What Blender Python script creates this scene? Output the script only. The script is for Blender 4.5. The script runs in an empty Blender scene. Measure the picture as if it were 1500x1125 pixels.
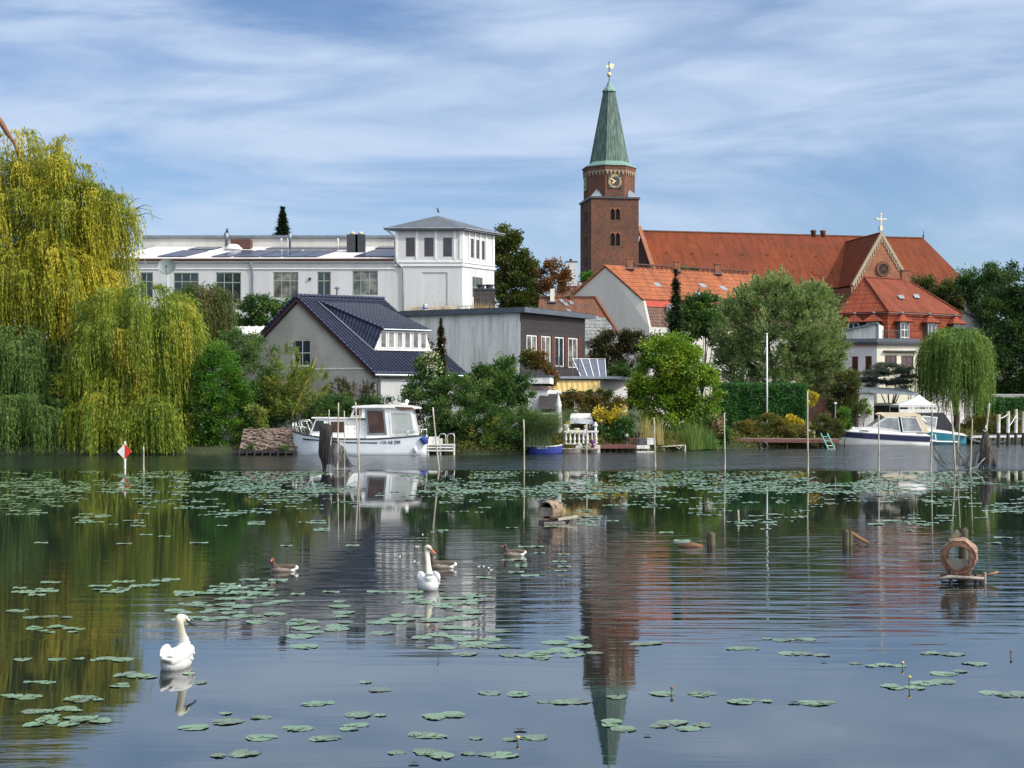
import bpy, bmesh, math, random
import numpy as np
from mathutils import Vector, Matrix, noise as mnoise

# ---------------------------------------------------------------- camera, sky, sun, exposure
S = bpy.context.scene
F, HOR, H = 2100.0, 600.0, 3.2            # focal length and horizon in photo pixels, eye height in metres
cam = bpy.data.objects.new("camera", bpy.data.cameras.new("camera"))
S.collection.objects.link(cam)
cam.location = (0, 0, H)
cam.rotation_euler = (math.radians(90), 0, 0)
cam.data.sensor_width = 36.0
cam.data.lens = 36.0 * F / 1500.0
cam.data.shift_y = (HOR - 562.5) / 1500.0
cam.data.clip_start = 0.1
cam.data.clip_end = 6000
S.camera = cam

SUN_AZ, SUN_EL = math.radians(116), math.radians(40)   # azimuth clockwise from the view direction
SUN_DIR = Vector((math.sin(SUN_AZ) * math.cos(SUN_EL), math.cos(SUN_AZ) * math.cos(SUN_EL), math.sin(SUN_EL)))
sl = bpy.data.lights.new("sun", 'SUN')
sl.energy, sl.angle, sl.color = 2.6, math.radians(1.2), (1.0, 0.94, 0.84)
so = bpy.data.objects.new("sun", sl)
so.rotation_euler = (-SUN_DIR).to_track_quat('-Z', 'Y').to_euler()
so.location = (60, -60, 80)
S.collection.objects.link(so)

S.view_settings.view_transform = 'Standard'
S.view_settings.look = 'None'
S.view_settings.exposure = 0.55
S.view_settings.gamma = 1.0
S.cycles.max_bounces = 6
S.cycles.diffuse_bounces = 2
S.cycles.glossy_bounces = 3
S.cycles.transmission_bounces = 3
S.cycles.transparent_max_bounces = 8
S.cycles.caustics_reflective = False
S.cycles.caustics_refractive = False

wd = bpy.data.worlds.new("World")
S.world = wd
wd.use_nodes = True
def world_nodes():
    nt = wd.node_tree; nt.nodes.clear(); L = nt.links.new; N = nt.nodes.new
    out = N('ShaderNodeOutputWorld'); bg = N('ShaderNodeBackground'); L(bg.outputs[0], out.inputs[0])
    sky = N('ShaderNodeTexSky'); sky.sky_type = 'NISHITA'; sky.sun_disc = False
    sky.sun_elevation = SUN_EL; sky.sun_rotation = SUN_AZ; sky.air_density = 1.0; sky.dust_density = 0.4; sky.ozone_density = 1.6
    tc = N('ShaderNodeTexCoord')
    # thin stratus: soft streaks of cloud over the blue
    mp = N('ShaderNodeMapping'); mp.inputs['Scale'].default_value = (1.9, 1.9, 8.5); mp.inputs['Rotation'].default_value = (0, math.radians(-9), 0); mp.inputs['Location'].default_value = (3.1, 0.7, 1.9)
    L(tc.outputs['Generated'], mp.inputs[0])
    n1 = N('ShaderNodeTexNoise'); n1.inputs['Scale'].default_value = 1.5; n1.inputs['Detail'].default_value = 8; n1.inputs['Roughness'].default_value = 0.56; n1.inputs['Distortion'].default_value = 0.7
    L(mp.outputs[0], n1.inputs['Vector'])
    r1 = N('ShaderNodeValToRGB'); r1.color_ramp.elements[0].position = 0.34; r1.color_ramp.elements[1].position = 0.60
    r1.color_ramp.interpolation = 'EASE'
    L(n1.outputs[0], r1.inputs[0])
    mp2 = N('ShaderNodeMapping'); mp2.inputs['Scale'].default_value = (7.0, 7.0, 34.0); mp2.inputs['Rotation'].default_value = (0, math.radians(6), 0); L(tc.outputs['Generated'], mp2.inputs[0])
    n2 = N('ShaderNodeTexNoise'); n2.inputs['Scale'].default_value = 1.2; n2.inputs['Detail'].default_value = 4; n2.inputs['Distortion'].default_value = 0.6; L(mp2.outputs[0], n2.inputs['Vector'])
    r2 = N('ShaderNodeMapRange'); r2.inputs['From Min'].default_value = .3; r2.inputs['From Max'].default_value = .7; r2.inputs['To Min'].default_value = .52; r2.inputs['To Max'].default_value = 1.15; L(n2.outputs[0], r2.inputs['Value'])
    m0 = N('ShaderNodeMath'); m0.operation = 'MULTIPLY'; L(r1.outputs[0], m0.inputs[0]); L(r2.outputs[0], m0.inputs[1])
    mul = N('ShaderNodeMath'); mul.operation = 'MULTIPLY'; mul.inputs[1].default_value = 0.97; mul.use_clamp = True
    L(m0.outputs[0], mul.inputs[0])
    tint = N('ShaderNodeMix'); tint.data_type = 'RGBA'; tint.blend_type = 'MULTIPLY'; tint.inputs[0].default_value = 1.0
    L(sky.outputs[0], tint.inputs['A']); tint.inputs['B'].default_value = SKY_TINT
    mix = N('ShaderNodeMix'); mix.data_type = 'RGBA'
    L(mul.outputs[0], mix.inputs[0]); L(tint.outputs['Result'], mix.inputs['A']); mix.inputs['B'].default_value = CLOUD
    # unseen bright cloud added on the sun's side and overhead for soft fill
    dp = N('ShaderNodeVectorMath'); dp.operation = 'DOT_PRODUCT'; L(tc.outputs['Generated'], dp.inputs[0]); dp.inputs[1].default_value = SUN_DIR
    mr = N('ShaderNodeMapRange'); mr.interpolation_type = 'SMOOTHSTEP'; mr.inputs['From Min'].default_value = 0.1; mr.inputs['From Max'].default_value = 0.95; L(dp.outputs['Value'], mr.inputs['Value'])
    mg = N('ShaderNodeMix'); mg.data_type = 'RGBA'; L(mr.outputs[0], mg.inputs[0]); L(mix.outputs['Result'], mg.inputs['A']); mg.inputs['B'].default_value = FILL_CLOUD; mix = mg
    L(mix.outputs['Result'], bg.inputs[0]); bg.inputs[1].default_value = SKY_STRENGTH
SKY_TINT = (0.52, 0.575, 0.68, 1)
CLOUD = (2.95, 3.65, 4.75, 1)
FILL_CLOUD = (13.5, 13.7, 14.0, 1)
SKY_STRENGTH = 0.13
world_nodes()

# ---------------------------------------------------------------- helpers
rng = np.random.default_rng(7)
R = random.Random(11)
V = Vector
def W(px, py, Y): return V(((px - 750) / F * Y, Y, H + (HOR - py) / F * Y))
def X(px, Y): return (px - 750) / F * Y
def Z(py, Y): return H + (HOR - py) / F * Y
def YW(py): return H * F / (py - HOR)        # distance of a point on the water seen at this row
ROOT = {}
def link(o): S.collection.objects.link(o); return o
def tag(o, label=None, cat=None, group=None, kind=None):
    if label: o['label'] = label
    if cat: o['category'] = cat
    if group: o['group'] = group
    if kind: o['kind'] = kind
    return o
def thing(name, label, cat, loc, group=None, rz=0.0):
    o = link(bpy.data.objects.new(name, None)); o.location = loc; o.rotation_euler = (0, 0, rz); o.empty_display_size = .3
    return tag(o, label, cat, group)
def root_of(o):
    while o.parent: o = o.parent
    return o
def auto_uv(me):
    """metric UVs: u runs level along each face, v runs up it"""
    n = len(me.loops)
    if not n: return
    co = np.empty(len(me.vertices) * 3); me.vertices.foreach_get('co', co); co = co.reshape(-1, 3)
    vi = np.empty(n, int); me.loops.foreach_get('vertex_index', vi)
    lt = np.empty(len(me.polygons), int); me.polygons.foreach_get('loop_total', lt)
    nm = np.empty(len(me.polygons) * 3); me.polygons.foreach_get('normal', nm); nm = nm.reshape(-1, 3)
    u = np.stack([-nm[:, 1], nm[:, 0], np.zeros(len(nm))], 1); l = np.linalg.norm(u, axis=1, keepdims=True)
    u = np.where(l > .02, u / np.maximum(l, 1e-9), np.array([[1., 0, 0]])); v = np.cross(nm, u)
    p = np.repeat(np.arange(len(lt)), lt)
    uv = np.stack([(co[vi] * u[p]).sum(1), (co[vi] * v[p]).sum(1)], 1)
    me.uv_layers.new(name='UVMap').data.foreach_set('uv', uv.astype(np.float32).ravel())
class MB:
    def __init__(s): s.v, s.f = [], []
    def add(s, vs, fs):
        k = len(s.v); s.v += [tuple(p) for p in vs]; s.f += [tuple(i + k for i in f) for f in fs]; return s
    def face(s, *pts): return s.add(pts, [tuple(range(len(pts)))])
    def obox(s, o, a, b, c):
        o, a, b, c = V(o), V(a), V(b), V(c)
        vs = [o, o + a, o + a + b, o + b, o + c, o + a + c, o + a + b + c, o + b + c]
        fl = a.cross(b).dot(c) < 0
        fs = [(3, 2, 1, 0), (4, 5, 6, 7), (0, 1, 5, 4), (1, 2, 6, 5), (2, 3, 7, 6), (3, 0, 4, 7)]
        return s.add(vs, [f[::-1] for f in fs] if fl else fs)
    def box(s, c, sz, rz=0.0):
        ca, sa = math.cos(rz), math.sin(rz); a = V((ca, sa, 0)) * sz[0]; b = V((-sa, ca, 0)) * sz[1]; z = V((0, 0, sz[2]))
        return s.obox(V(c) - a / 2 - b / 2 - z / 2, a, b, z)
    def bar(s, p, q, w, h=None, up=(0, 0, 1)):
        p, q = V(p), V(q); h = h or w; d = q - p; a = d.cross(V(up))
        if a.length < 1e-6: a = V((1, 0, 0))
        a.normalize(); b = d.cross(a).normalized()
        return s.obox(p - a * w / 2 - b * h / 2, a * w, b * h, d)
    def tube(s, pts, r, n=8, cap=True):
        pts = [V(p) for p in pts]; m = len(pts)
        rs = list(r) if hasattr(r, '__len__') else [r] * m
        vs, fs = [], []; ref = V((0, 0, 1))
        for i, p in enumerate(pts):
            d = (pts[min(i + 1, m - 1)] - pts[max(i - 1, 0)]).normalized()
            if abs(d.dot(ref)) > .95: ref = V((1, 0, 0)) if abs(d.x) < .9 else V((0, 1, 0))
            a = d.cross(ref).normalized(); b = d.cross(a); ref = -b if i == 0 else ref
            for k in range(n):
                t = 2 * math.pi * k / n; vs.append(p + (a * math.cos(t) + b * math.sin(t)) * rs[i])
        for i in range(m - 1):
            for k in range(n):
                k2 = (k + 1) % n; fs.append((i * n + k, i * n + k2, (i + 1) * n + k2, (i + 1) * n + k))
        if cap: fs += [tuple(range(n))[::-1], tuple((m - 1) * n + k for k in range(n))]
        return s.add(vs, fs)
    def lathe(s, prof, c=(0, 0, 0), n=16, rot=0.0, cap=True):
        c = V(c); vs, fs = [], []; m = len(prof)
        for r, z in prof:
            for k in range(n):
                t = 2 * math.pi * k / n + rot; vs.append(c + V((r * math.cos(t), r * math.sin(t), z)))
        for i in range(m - 1):
            for k in range(n):
                k2 = (k + 1) % n; fs.append((i * n + k, i * n + k2, (i + 1) * n + k2, (i + 1) * n + k))
        if cap: fs += [tuple(range(n))[::-1], tuple((m - 1) * n + k for k in range(n))]
        return s.add(vs, fs)
    def ell(s, c, rx, ry, rz, n=14, m=9, M=None):
        vs, fs = [], []; c = V(c)
        for i in range(m + 1):
            a = -math.pi / 2 + math.pi * i / m
            for k in range(n):
                t = 2 * math.pi * k / n; p = V((rx * math.cos(a) * math.cos(t), ry * math.cos(a) * math.sin(t), rz * math.sin(a)))
                vs.append(c + (M @ p if M else p))
        for i in range(m):
            for k in range(n):
                k2 = (k + 1) % n; fs.append((i * n + k, i * n + k2, (i + 1) * n + k2, (i + 1) * n + k))
        return s.add(vs, fs)
    def prism(s, poly, vec):
        poly = [V(p) for p in poly]; vec = V(vec); n = len(poly)
        nr = V((0, 0, 0))
        for i in range(n): nr += poly[i].cross(poly[(i + 1) % n])
        fl = nr.dot(vec) > 0
        fs = [tuple(range(n))[::-1] if fl else tuple(range(n)), tuple(range(n, 2 * n)) if fl else tuple(range(n, 2 * n))[::-1]]
        for i in range(n):
            j = (i + 1) % n; q = (i, j, n + j, n + i); fs.append(q if fl else q[::-1])
        return s.add(poly + [p + vec for p in poly], fs)
    def slab(s, poly, t):
        """a sheet of thickness t hung under this polygon"""
        poly = [V(p) for p in poly]; nr = V((0, 0, 0))
        for i in range(len(poly)): nr += poly[i].cross(poly[(i + 1) % len(poly)])
        nr.normalize()
        if nr.z < 0: nr = -nr
        return s.prism(poly, -nr * t)
    def build(s, name, mat, parent=None, smooth=False, loc=None, world=True):
        me = bpy.data.meshes.new(name); o = link(bpy.data.objects.new(name, me))
        off = V((0, 0, 0))
        if parent is not None:
            o.parent = parent
            if world: off = V(root_of(parent).location)
        elif loc is not None:
            o.location = loc
            if world: off = V(loc)
        me.from_pydata([tuple(V(p) - off) for p in s.v], [], s.f); me.update()
        if smooth: me.polygons.foreach_set('use_smooth', [True] * len(me.polygons))
        me.materials.append(mat); auto_uv(me)
        return o
def fuse(o, voxel, smooth=3):
    """melt overlapping pieces of one mesh into one continuous skin"""
    m = o.modifiers.new('r', 'REMESH'); m.mode = 'VOXEL'; m.voxel_size = voxel
    m2 = o.modifiers.new('s', 'SMOOTH'); m2.factor = .5; m2.iterations = smooth
    dg = bpy.context.evaluated_depsgraph_get(); me = bpy.data.meshes.new_from_object(o.evaluated_get(dg))
    mats = list(o.data.materials); o.modifiers.clear(); o.data = me; me.materials.clear()
    for x in mats: me.materials.append(x)
    me.polygons.foreach_set('use_smooth', [True] * len(me.polygons))
    return o
def text_mb(txt, size, o, ax, up, depth=.01):
    """lettering as real geometry on the plane (o, ax, up)"""
    cu = bpy.data.curves.new('t', 'FONT'); cu.body = txt; cu.size = size; cu.extrude = depth; cu.align_x = 'CENTER'; cu.align_y = 'CENTER'
    ob = link(bpy.data.objects.new('t', cu)); dg = bpy.context.evaluated_depsgraph_get(); dg.update()
    me = bpy.data.meshes.new_from_object(ob.evaluated_get(dg)); bpy.data.objects.remove(ob)
    ax, up = V(ax).normalized(), V(up).normalized(); nr = ax.cross(up); mb = MB()
    mb.add([V(o) + ax * v.co.x + up * v.co.y + nr * v.co.z for v in me.vertices], [tuple(p.vertices) for p in me.polygons])
    bpy.data.meshes.remove(me); return mb
def copy_tree(o, parent=None):
    c = link(o.copy()); c.parent = parent
    for ch in list(o.children): copy_tree(ch, c)
    return c

# ---------------------------------------------------------------- materials
def new_mat(name):
    m = bpy.data.materials.new(name); m.use_nodes = True; nt = m.node_tree
    b = nt.nodes['Principled BSDF']; return m, nt, b
def rgba(c): return (c[0], c[1], c[2], 1)
def n_noise(nt, vec, scale, detail=4, rough=.6, dist=0.0):
    n = nt.nodes.new('ShaderNodeTexNoise'); n.inputs['Scale'].default_value = scale; n.inputs['Detail'].default_value = detail
    n.inputs['Roughness'].default_value = rough; n.inputs['Distortion'].default_value = dist
    if vec is not None: nt.links.new(vec, n.inputs['Vector'])
    return n.outputs[0]
def n_ramp(nt, fac, stops):
    r = nt.nodes.new('ShaderNodeValToRGB'); e = r.color_ramp.elements
    while len(e) < len(stops): e.new(0.5)
    for i, (p, c) in enumerate(stops): e[i].position = p; e[i].color = rgba(c) if len(c) == 3 else c
    nt.links.new(fac, r.inputs[0]); return r.outputs[0]
def n_mix(nt, fac, a, b, mode='MIX'):
    m = nt.nodes.new('ShaderNodeMix'); m.data_type = 'RGBA'; m.blend_type = mode
    for sock, v in ((m.inputs[0], fac), (m.inputs['A'], a), (m.inputs['B'], b)):
        if hasattr(v, 'is_output'): nt.links.new(v, sock)
        elif isinstance(v, (int, float)): sock.default_value = v
        else: sock.default_value = rgba(v)
    return m.outputs['Result']
def n_math(nt, op, a, b=None):
    m = nt.nodes.new('ShaderNodeMath'); m.operation = op
    for i, v in enumerate((a, b)):
        if v is None: continue
        if hasattr(v, 'is_output'): nt.links.new(v, m.inputs[i])
        else: m.inputs[i].default_value = v
    return m.outputs[0]
def n_coord(nt, kind='Object', scale=None, rot=None):
    tc = nt.nodes.new('ShaderNodeTexCoord'); o = tc.outputs[kind]
    if scale or rot:
        mp = nt.nodes.new('ShaderNodeMapping')
        if scale: mp.inputs['Scale'].default_value = scale
        if rot: mp.inputs['Rotation'].default_value = rot
        nt.links.new(o, mp.inputs[0]); o = mp.outputs[0]
    return o
def n_bump(nt, b, h, strength=.3, dist=.02):
    n = nt.nodes.new('ShaderNodeBump'); n.inputs['Strength'].default_value = strength; n.inputs['Distance'].default_value = dist
    nt.links.new(h, n.inputs['Height']); nt.links.new(n.outputs[0], b.inputs['Normal'])
def M_noise(name, c1, c2, scale=2.0, rough=.6, bump=0.0, metal=0.0, stretch=None, lo=.35, hi=.65, spec=.5, c3=None, detail=5):
    m, nt, b = new_mat(name); co = n_coord(nt, 'Object', stretch)
    f = n_noise(nt, co, scale, detail)
    st = [(lo, c1), (hi, c2)] if c3 is None else [(lo, c1), ((lo + hi) / 2, c2), (hi, c3)]
    nt.links.new(n_ramp(nt, f, st), b.inputs['Base Color'])
    b.inputs['Roughness'].default_value = rough; b.inputs['Metallic'].default_value = metal; b.inputs['Specular IOR Level'].default_value = spec
    if bump: n_bump(nt, b, n_noise(nt, co, scale * 4, 3), bump)
    return m
def M_plaster(name, c, stain, s_lo=.5, s_hi=.75, streak=(.9, .9, .12), scale=.8, rough=.85, amount=.6):
    m, nt, b = new_mat(name); co = n_coord(nt, 'Object', streak)
    f = n_ramp(nt, n_noise(nt, co, scale, 6, .65), [(s_lo, (0, 0, 0)), (s_hi, (1, 1, 1))])
    f = n_math(nt, 'MULTIPLY', f, amount)
    g = n_noise(nt, n_coord(nt, 'Object'), 6.0, 4)
    base = n_mix(nt, f, c, stain)
    base = n_mix(nt, 1.0, base, n_ramp(nt, g, [(.3, (.9, .9, .9)), (.7, (1.06, 1.06, 1.06))]), 'MULTIPLY')
    nt.links.new(base, b.inputs['Base Color']); b.inputs['Roughness'].default_value = rough; b.inputs['Specular IOR Level'].default_value = .25
    n_bump(nt, b, g, .15, .02)
    return m
def M_brick(name, c1, c2, c3, mortar, bw=.25, bh=.08, bump=.3, patch=.35):
    m, nt, b = new_mat(name); uv = n_coord(nt, 'UV'); co = n_coord(nt, 'Object')
    br = nt.nodes.new('ShaderNodeTexBrick'); nt.links.new(uv, br.inputs['Vector'])
    br.inputs['Color1'].default_value = rgba(c1); br.inputs['Color2'].default_value = rgba(c2); br.inputs['Mortar'].default_value = rgba(mortar)
    br.inputs['Scale'].default_value = 1.0; br.inputs['Brick Width'].default_value = bw; br.inputs['Row Height'].default_value = bh
    br.inputs['Mortar Size'].default_value = bh * .12; br.inputs['Bias'].default_value = 0.0
    p = n_ramp(nt, n_noise(nt, co, patch, 8, .75, .6), [(.38, (0, 0, 0)), (.62, (1, 1, 1))])
    base = n_mix(nt, n_math(nt, 'MULTIPLY', p, .75), br.outputs['Color'], c3)
    g = n_ramp(nt, n_noise(nt, co, 2.4, 4, .7), [(.25, (.62, .6, .6)), (.75, (1.3, 1.3, 1.3))])
    nt.links.new(n_mix(nt, 1.0, base, g, 'MULTIPLY'), b.inputs['Base Color'])
    b.inputs['Roughness'].default_value = .9; b.inputs['Specular IOR Level'].default_value = .2
    if bump: n_bump(nt, b, br.outputs['Fac'], -bump, .02)
    return m
def M_tile(name, c1, c2, c3, tw=.25, th=.33, bump=.6, rough=.9, patch=.5, spec=.1, seam=.45, lines=None):
    m, nt, b = new_mat(name); uv = n_coord(nt, 'UV'); co = n_coord(nt, 'Object')
    br = nt.nodes.new('ShaderNodeTexBrick'); nt.links.new(uv, br.inputs['Vector'])
    br.inputs['Color1'].default_value = rgba(c1); br.inputs['Color2'].default_value = rgba(c2); br.inputs['Mortar'].default_value = rgba([x * seam for x in c1])
    br.inputs['Scale'].default_value = 1.0; br.inputs['Brick Width'].default_value = tw; br.inputs['Row Height'].default_value = th
    br.inputs['Mortar Size'].default_value = th * .05; br.inputs['Mortar Smooth'].default_value = .3
    base = n_mix(nt, n_ramp(nt, n_noise(nt, co, patch, 6, .7, .4), [(.4, (0, 0, 0)), (.7, (1, 1, 1))]), br.outputs['Color'], c3)
    sp = nt.nodes.new('ShaderNodeSeparateXYZ'); nt.links.new(uv, sp.inputs[0])
    saw = n_math(nt, 'FRACT', n_math(nt, 'DIVIDE', sp.outputs[1], th))
    if lines:   # broad courses that read from far away
        s2 = n_math(nt, 'FRACT', n_math(nt, 'DIVIDE', sp.outputs[1], lines))
        base = n_mix(nt, 1.0, base, n_ramp(nt, s2, [(.0, (.45, .42, .42)), (.22, (1, 1, 1))]), 'MULTIPLY')
    mp = nt.nodes.new('ShaderNodeMapping'); mp.inputs['Scale'].default_value = (1.1, .16, 1); nt.links.new(uv, mp.inputs[0])
    base = n_mix(nt, 1.0, base, n_ramp(nt, n_noise(nt, mp.outputs[0], 1.0, 6, .7, .3), [(.3, (.68, .7, .72)), (.68, (1.18, 1.16, 1.14))]), 'MULTIPLY')
    base = n_mix(nt, 1.0, base, n_ramp(nt, n_noise(nt, co, 3.0, 3, .7), [(.3, (.82, .82, .82)), (.7, (1.14, 1.14, 1.14))]), 'MULTIPLY')
    nt.links.new(base, b.inputs['Base Color'])
    wv = n_math(nt, 'SINE', n_math(nt, 'MULTIPLY', sp.outputs[0], 2 * math.pi / tw))
    hgt = n_math(nt, 'ADD', n_math(nt, 'MULTIPLY', saw, -1.0), n_math(nt, 'MULTIPLY', wv, .35))
    n_bump(nt, b, hgt, bump, .04)
    b.inputs['Roughness'].default_value = rough; b.inputs['Specular IOR Level'].default_value = spec
    return m
def M_leaf(name, cols, trans=.35, rough=.55):
    m, nt, b = new_mat(name)
    at = nt.nodes.new('ShaderNodeAttribute'); at.attribute_name = 'tint'
    n = len(cols); c = n_ramp(nt, at.outputs['Fac'], [(i / max(1, n - 1), col) for i, col in enumerate(cols)])
    nt.links.new(c, b.inputs['Base Color']); b.inputs['Roughness'].default_value = rough; b.inputs['Specular IOR Level'].default_value = .3
    tr = nt.nodes.new('ShaderNodeBsdfTranslucent'); nt.links.new(n_mix(nt, 1.0, c, (1.15, 1.2, .55), 'MULTIPLY'), tr.inputs[0])
    mx = nt.nodes.new('ShaderNodeMixShader'); mx.inputs[0].default_value = trans
    nt.links.new(b.outputs[0], mx.inputs[1]); nt.links.new(tr.outputs[0], mx.inputs[2])
    nt.links.new(mx.outputs[0], nt.nodes['Material Output'].inputs[0])
    return m
def M_glass(name, c=(.015, .02, .025), rough=.05, c2=None):
    m, nt, b = new_mat(name); co = n_coord(nt, 'Object')
    f = n_noise(nt, co, .9, 3)
    nt.links.new(n_ramp(nt, f, [(.4, c), (.65, c2 or [x * 2.2 for x in c])]), b.inputs['Base Color'])
    b.inputs['Roughness'].default_value = rough; b.inputs['Specular IOR Level'].default_value = .6
    n_bump(nt, b, n_noise(nt, co, 1.2, 1), .04, .05)
    return m
K = {}
K['white_wall'] = M_plaster('white_plaster', (.5, .505, .515), (.36, .37, .36), .42, .8, amount=.6)
K['grey_wall'] = M_plaster('grey_cement_render', (.38, .375, .34), (.22, .215, .19), .42, .7, streak=(.5, .5, .35), amount=.75)
K['concrete'] = M_plaster('streaked_concrete', (.64, .65, .63), (.27, .28, .26), .42, .72, streak=(1.4, 1.4, .16), scale=1.4, amount=.8)
K['pale_grey'] = M_plaster('pale_grey_render', (.5, .485, .455), (.36, .35, .32), .45, .75, amount=.6)
K['cream_wall'] = M_plaster('cream_plaster', (.72, .68, .56), (.42, .4, .32), .45, .8, streak=(2, 2, .15), amount=.6)
K['lilac_wall'] = M_plaster('pale_lilac_plaster', (.52, .5, .52), (.4, .38, .4), .5, .8, amount=.5)
K['church_brick'] = M_brick('weathered_church_brick', (.2, .06, .03), (.12, .045, .028), (.068, .048, .037), (.14, .105, .08), patch=.3)
K['orange_brick'] = M_brick('orange_brick', (.34, .11, .05), (.27, .09, .045), (.2, .09, .06), (.24, .17, .12), patch=.5)
K['dark_brick'] = M_brick('dark_chimney_brick', (.045, .038, .036), (.03, .026, .026), (.05, .045, .042), (.16, .15, .145), bw=.3, bh=.11, bump=.2)
K['wall_brick'] = M_brick('crumbling_brick', (.2, .12, .09), (.3, .22, .165), (.12, .1, .085), (.24, .22, .2), bw=.32, bh=.13, patch=1.4)
K['church_tile'] = M_tile('church_roof_tile', (.19, .05, .022), (.165, .043, .02), (.115, .036, .021), .4, .4, .4, patch=.12)
K['orange_tile'] = M_tile('orange_roof_tile', (.35, .125, .06), (.31, .105, .052), (.24, .088, .05), .3, .36, .8, patch=.4, lines=.72)
K['red_tile'] = M_tile('red_roof_tile', (.215, .06, .034), (.19, .053, .03), (.14, .045, .03), .3, .36, .7, patch=.35)
K['red_hung'] = M_tile('hung_red_tile', (.27, .066, .036), (.24, .06, .033), (.21, .06, .036), .3, .36, .8, patch=.5, lines=.72)
K['old_tile'] = M_tile('mossy_old_tile', (.24, .085, .045), (.17, .07, .045), (.09, .075, .06), .25, .33, .8, patch=.5)
K['brown_tile'] = M_tile('brown_patched_tile', (.23, .12, .085), (.13, .085, .07), (.1, .08, .07), .35, .4, .9, patch=.9, lines=.4)
K['grey_tile'] = M_tile('grey_cement_tile', (.3, .31, .31), (.22, .23, .23), (.13, .14, .12), .5, .55, .9, patch=.7, lines=.55)
K['blue_tile'] = M_noise('glazed_blue_black_tile', (.014, .02, .046), (.025, .032, .064), 3, rough=.42, spec=.3)
K['copper'] = M_noise('green_copper', (.03, .052, .042), (.062, .11, .088), 1.2, .6, .1, 0, (2.4, 2.4, .18), .35, .68, c3=(.12, .2, .16), detail=6)
K['copper_skirt'] = M_noise('bright_green_copper', (.08, .16, .13), (.16, .28, .23), 2, .6, .1, 0, (2, 2, .2))
K['gold'] = M_noise('gold_leaf', (.62, .47, .2), (.74, .6, .32), 5, .4, metal=.3)
K['black_paint'] = M_noise('black_paint', (.012, .012, .013), (.022, .022, .024), 3, .5)
K['glass'] = M_glass('window_glass')
K['glass_curtain'] = M_glass('curtained_glass', (.05, .05, .05), .1, (.22, .21, .2))
K['glass_red'] = M_glass('red_curtained_glass', (.028, .012, .012), .1, (.07, .03, .027))
K['hole'] = M_noise('dark_louvre', (.012, .01, .009), (.03, .024, .02), 4, .9)
K['white_paint'] = M_noise('white_paint', (.6, .6, .6), (.7, .7, .69), 2.2, .45)
K['weathered_white'] = M_noise('weathered_white_paint', (.5, .5, .47), (.78, .77, .73), 5, .6, .1)
K['green_frame'] = M_noise('pale_green_paint', (.2, .27, .2), (.26, .33, .25), 4, .5)
K['brown_frame'] = M_noise('dark_red_brown_paint', (.06, .018, .013), (.09, .03, .02), 4, .5)
K['dark_metal'] = M_noise('dark_metal', (.03, .034, .042), (.05, .055, .065), 3, .45, metal=.3)
K['zinc'] = M_noise('zinc_sheet', (.15, .175, .205), (.22, .25, .28), 1.3, .4, metal=.5)
K['fascia'] = M_noise('grey_blue_fascia', (.05, .065, .085), (.075, .09, .115), 1.5, .45)
K['roof_felt'] = M_noise('pale_roof_felt', (.42, .41, .39), (.55, .54, .52), .7, .8, stretch=(1, .25, 1), c3=(.33, .3, .22), lo=.3, hi=.75)
K['solar'] = M_noise('solar_cells', (.03, .04, .075), (.05, .065, .11), 2, .2, spec=.7)
K['tower_roof'] = M_noise('grey_metal_roof', (.075, .085, .1), (.1, .112, .13), 1, .45, metal=.2)
K['wood_dark'] = M_noise('dark_wood_cladding', (.012, .01, .012), (.034, .028, .03), 2.2, .8, .3, 0, (.3, .3, 9))
K['wood_grey'] = M_noise('weathered_grey_wood', (.14, .12, .1), (.3, .27, .23), 2.5, .85, .35, 0, (3, 3, .5))
K['wood_post'] = M_noise('mossy_post_wood', (.025, .022, .014), (.085, .07, .045), 3, .9, .5, 0, (4, 4, .6), c3=(.08, .085, .035))
K['wood_brown'] = M_noise('brown_bark', (.06, .028, .017), (.17, .085, .05), 7, .9, .9)
K['wood_red'] = M_noise('red_brown_planks', (.1, .035, .03), (.17, .07, .055), 2, .75, .2, 0, (.4, 3, 6))
K['wood_pale'] = M_noise('pale_planks', (.42, .36, .28), (.6, .54, .44), 3, .8, .2, 0, (.5, 4, 4))
K['stake'] = M_noise('pale_stake_wood', (.24, .21, .16), (.5, .46, .38), 2.2, .85, .25, 0, (4, 4, .7))
K['bark'] = M_noise('tree_bark', (.035, .028, .02), (.1, .08, .06), 4, .95, .6, 0, (3, 3, .6))
K['branch'] = M_noise('red_brown_branch', (.14, .06, .03), (.24, .12, .06), 5, .9)
K['canvas_cream'] = M_noise('cream_canvas', (.62, .5, .34), (.74, .62, .45), 2, .8, .2)
K['canvas_white'] = M_noise('white_canvas', (.5, .51, .51), (.62, .63, .62), 2, .8, .2)
K['canvas_grey'] = M_noise('grey_canvas', (.2, .22, .25), (.34, .36, .4), 3, .8, .2)
K['canvas_black'] = M_noise('black_canvas', (.012, .013, .018), (.03, .032, .04), 3, .75, .2)
K['canvas_yellow'] = M_noise('yellow_canvas', (.62, .45, .16), (.72, .54, .22), 2.5, .8, .2, 0, (4, 4, .3))
K['hull_white'] = M_noise('chalky_blue_white_hull', (.55, .6, .64), (.68, .72, .75), .9, .4, .05, 0, (.6, 1, 2))
K['gel_white'] = M_noise('white_gelcoat', (.72, .73, .72), (.82, .82, .8), 1, .25)
K['navy'] = M_noise('navy_stripe', (.012, .015, .06), (.02, .024, .08), 2, .3)
K['teal'] = M_noise('teal_hull', (.01, .13, .19), (.02, .18, .25), 1.5, .3)
K['blue_boat'] = M_noise('blue_boat_paint', (.012, .03, .2), (.025, .05, .28), 2, .4)
K['steel'] = M_noise('polished_rail', (.6, .6, .6), (.72, .72, .72), 4, .25, metal=.8)
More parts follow.
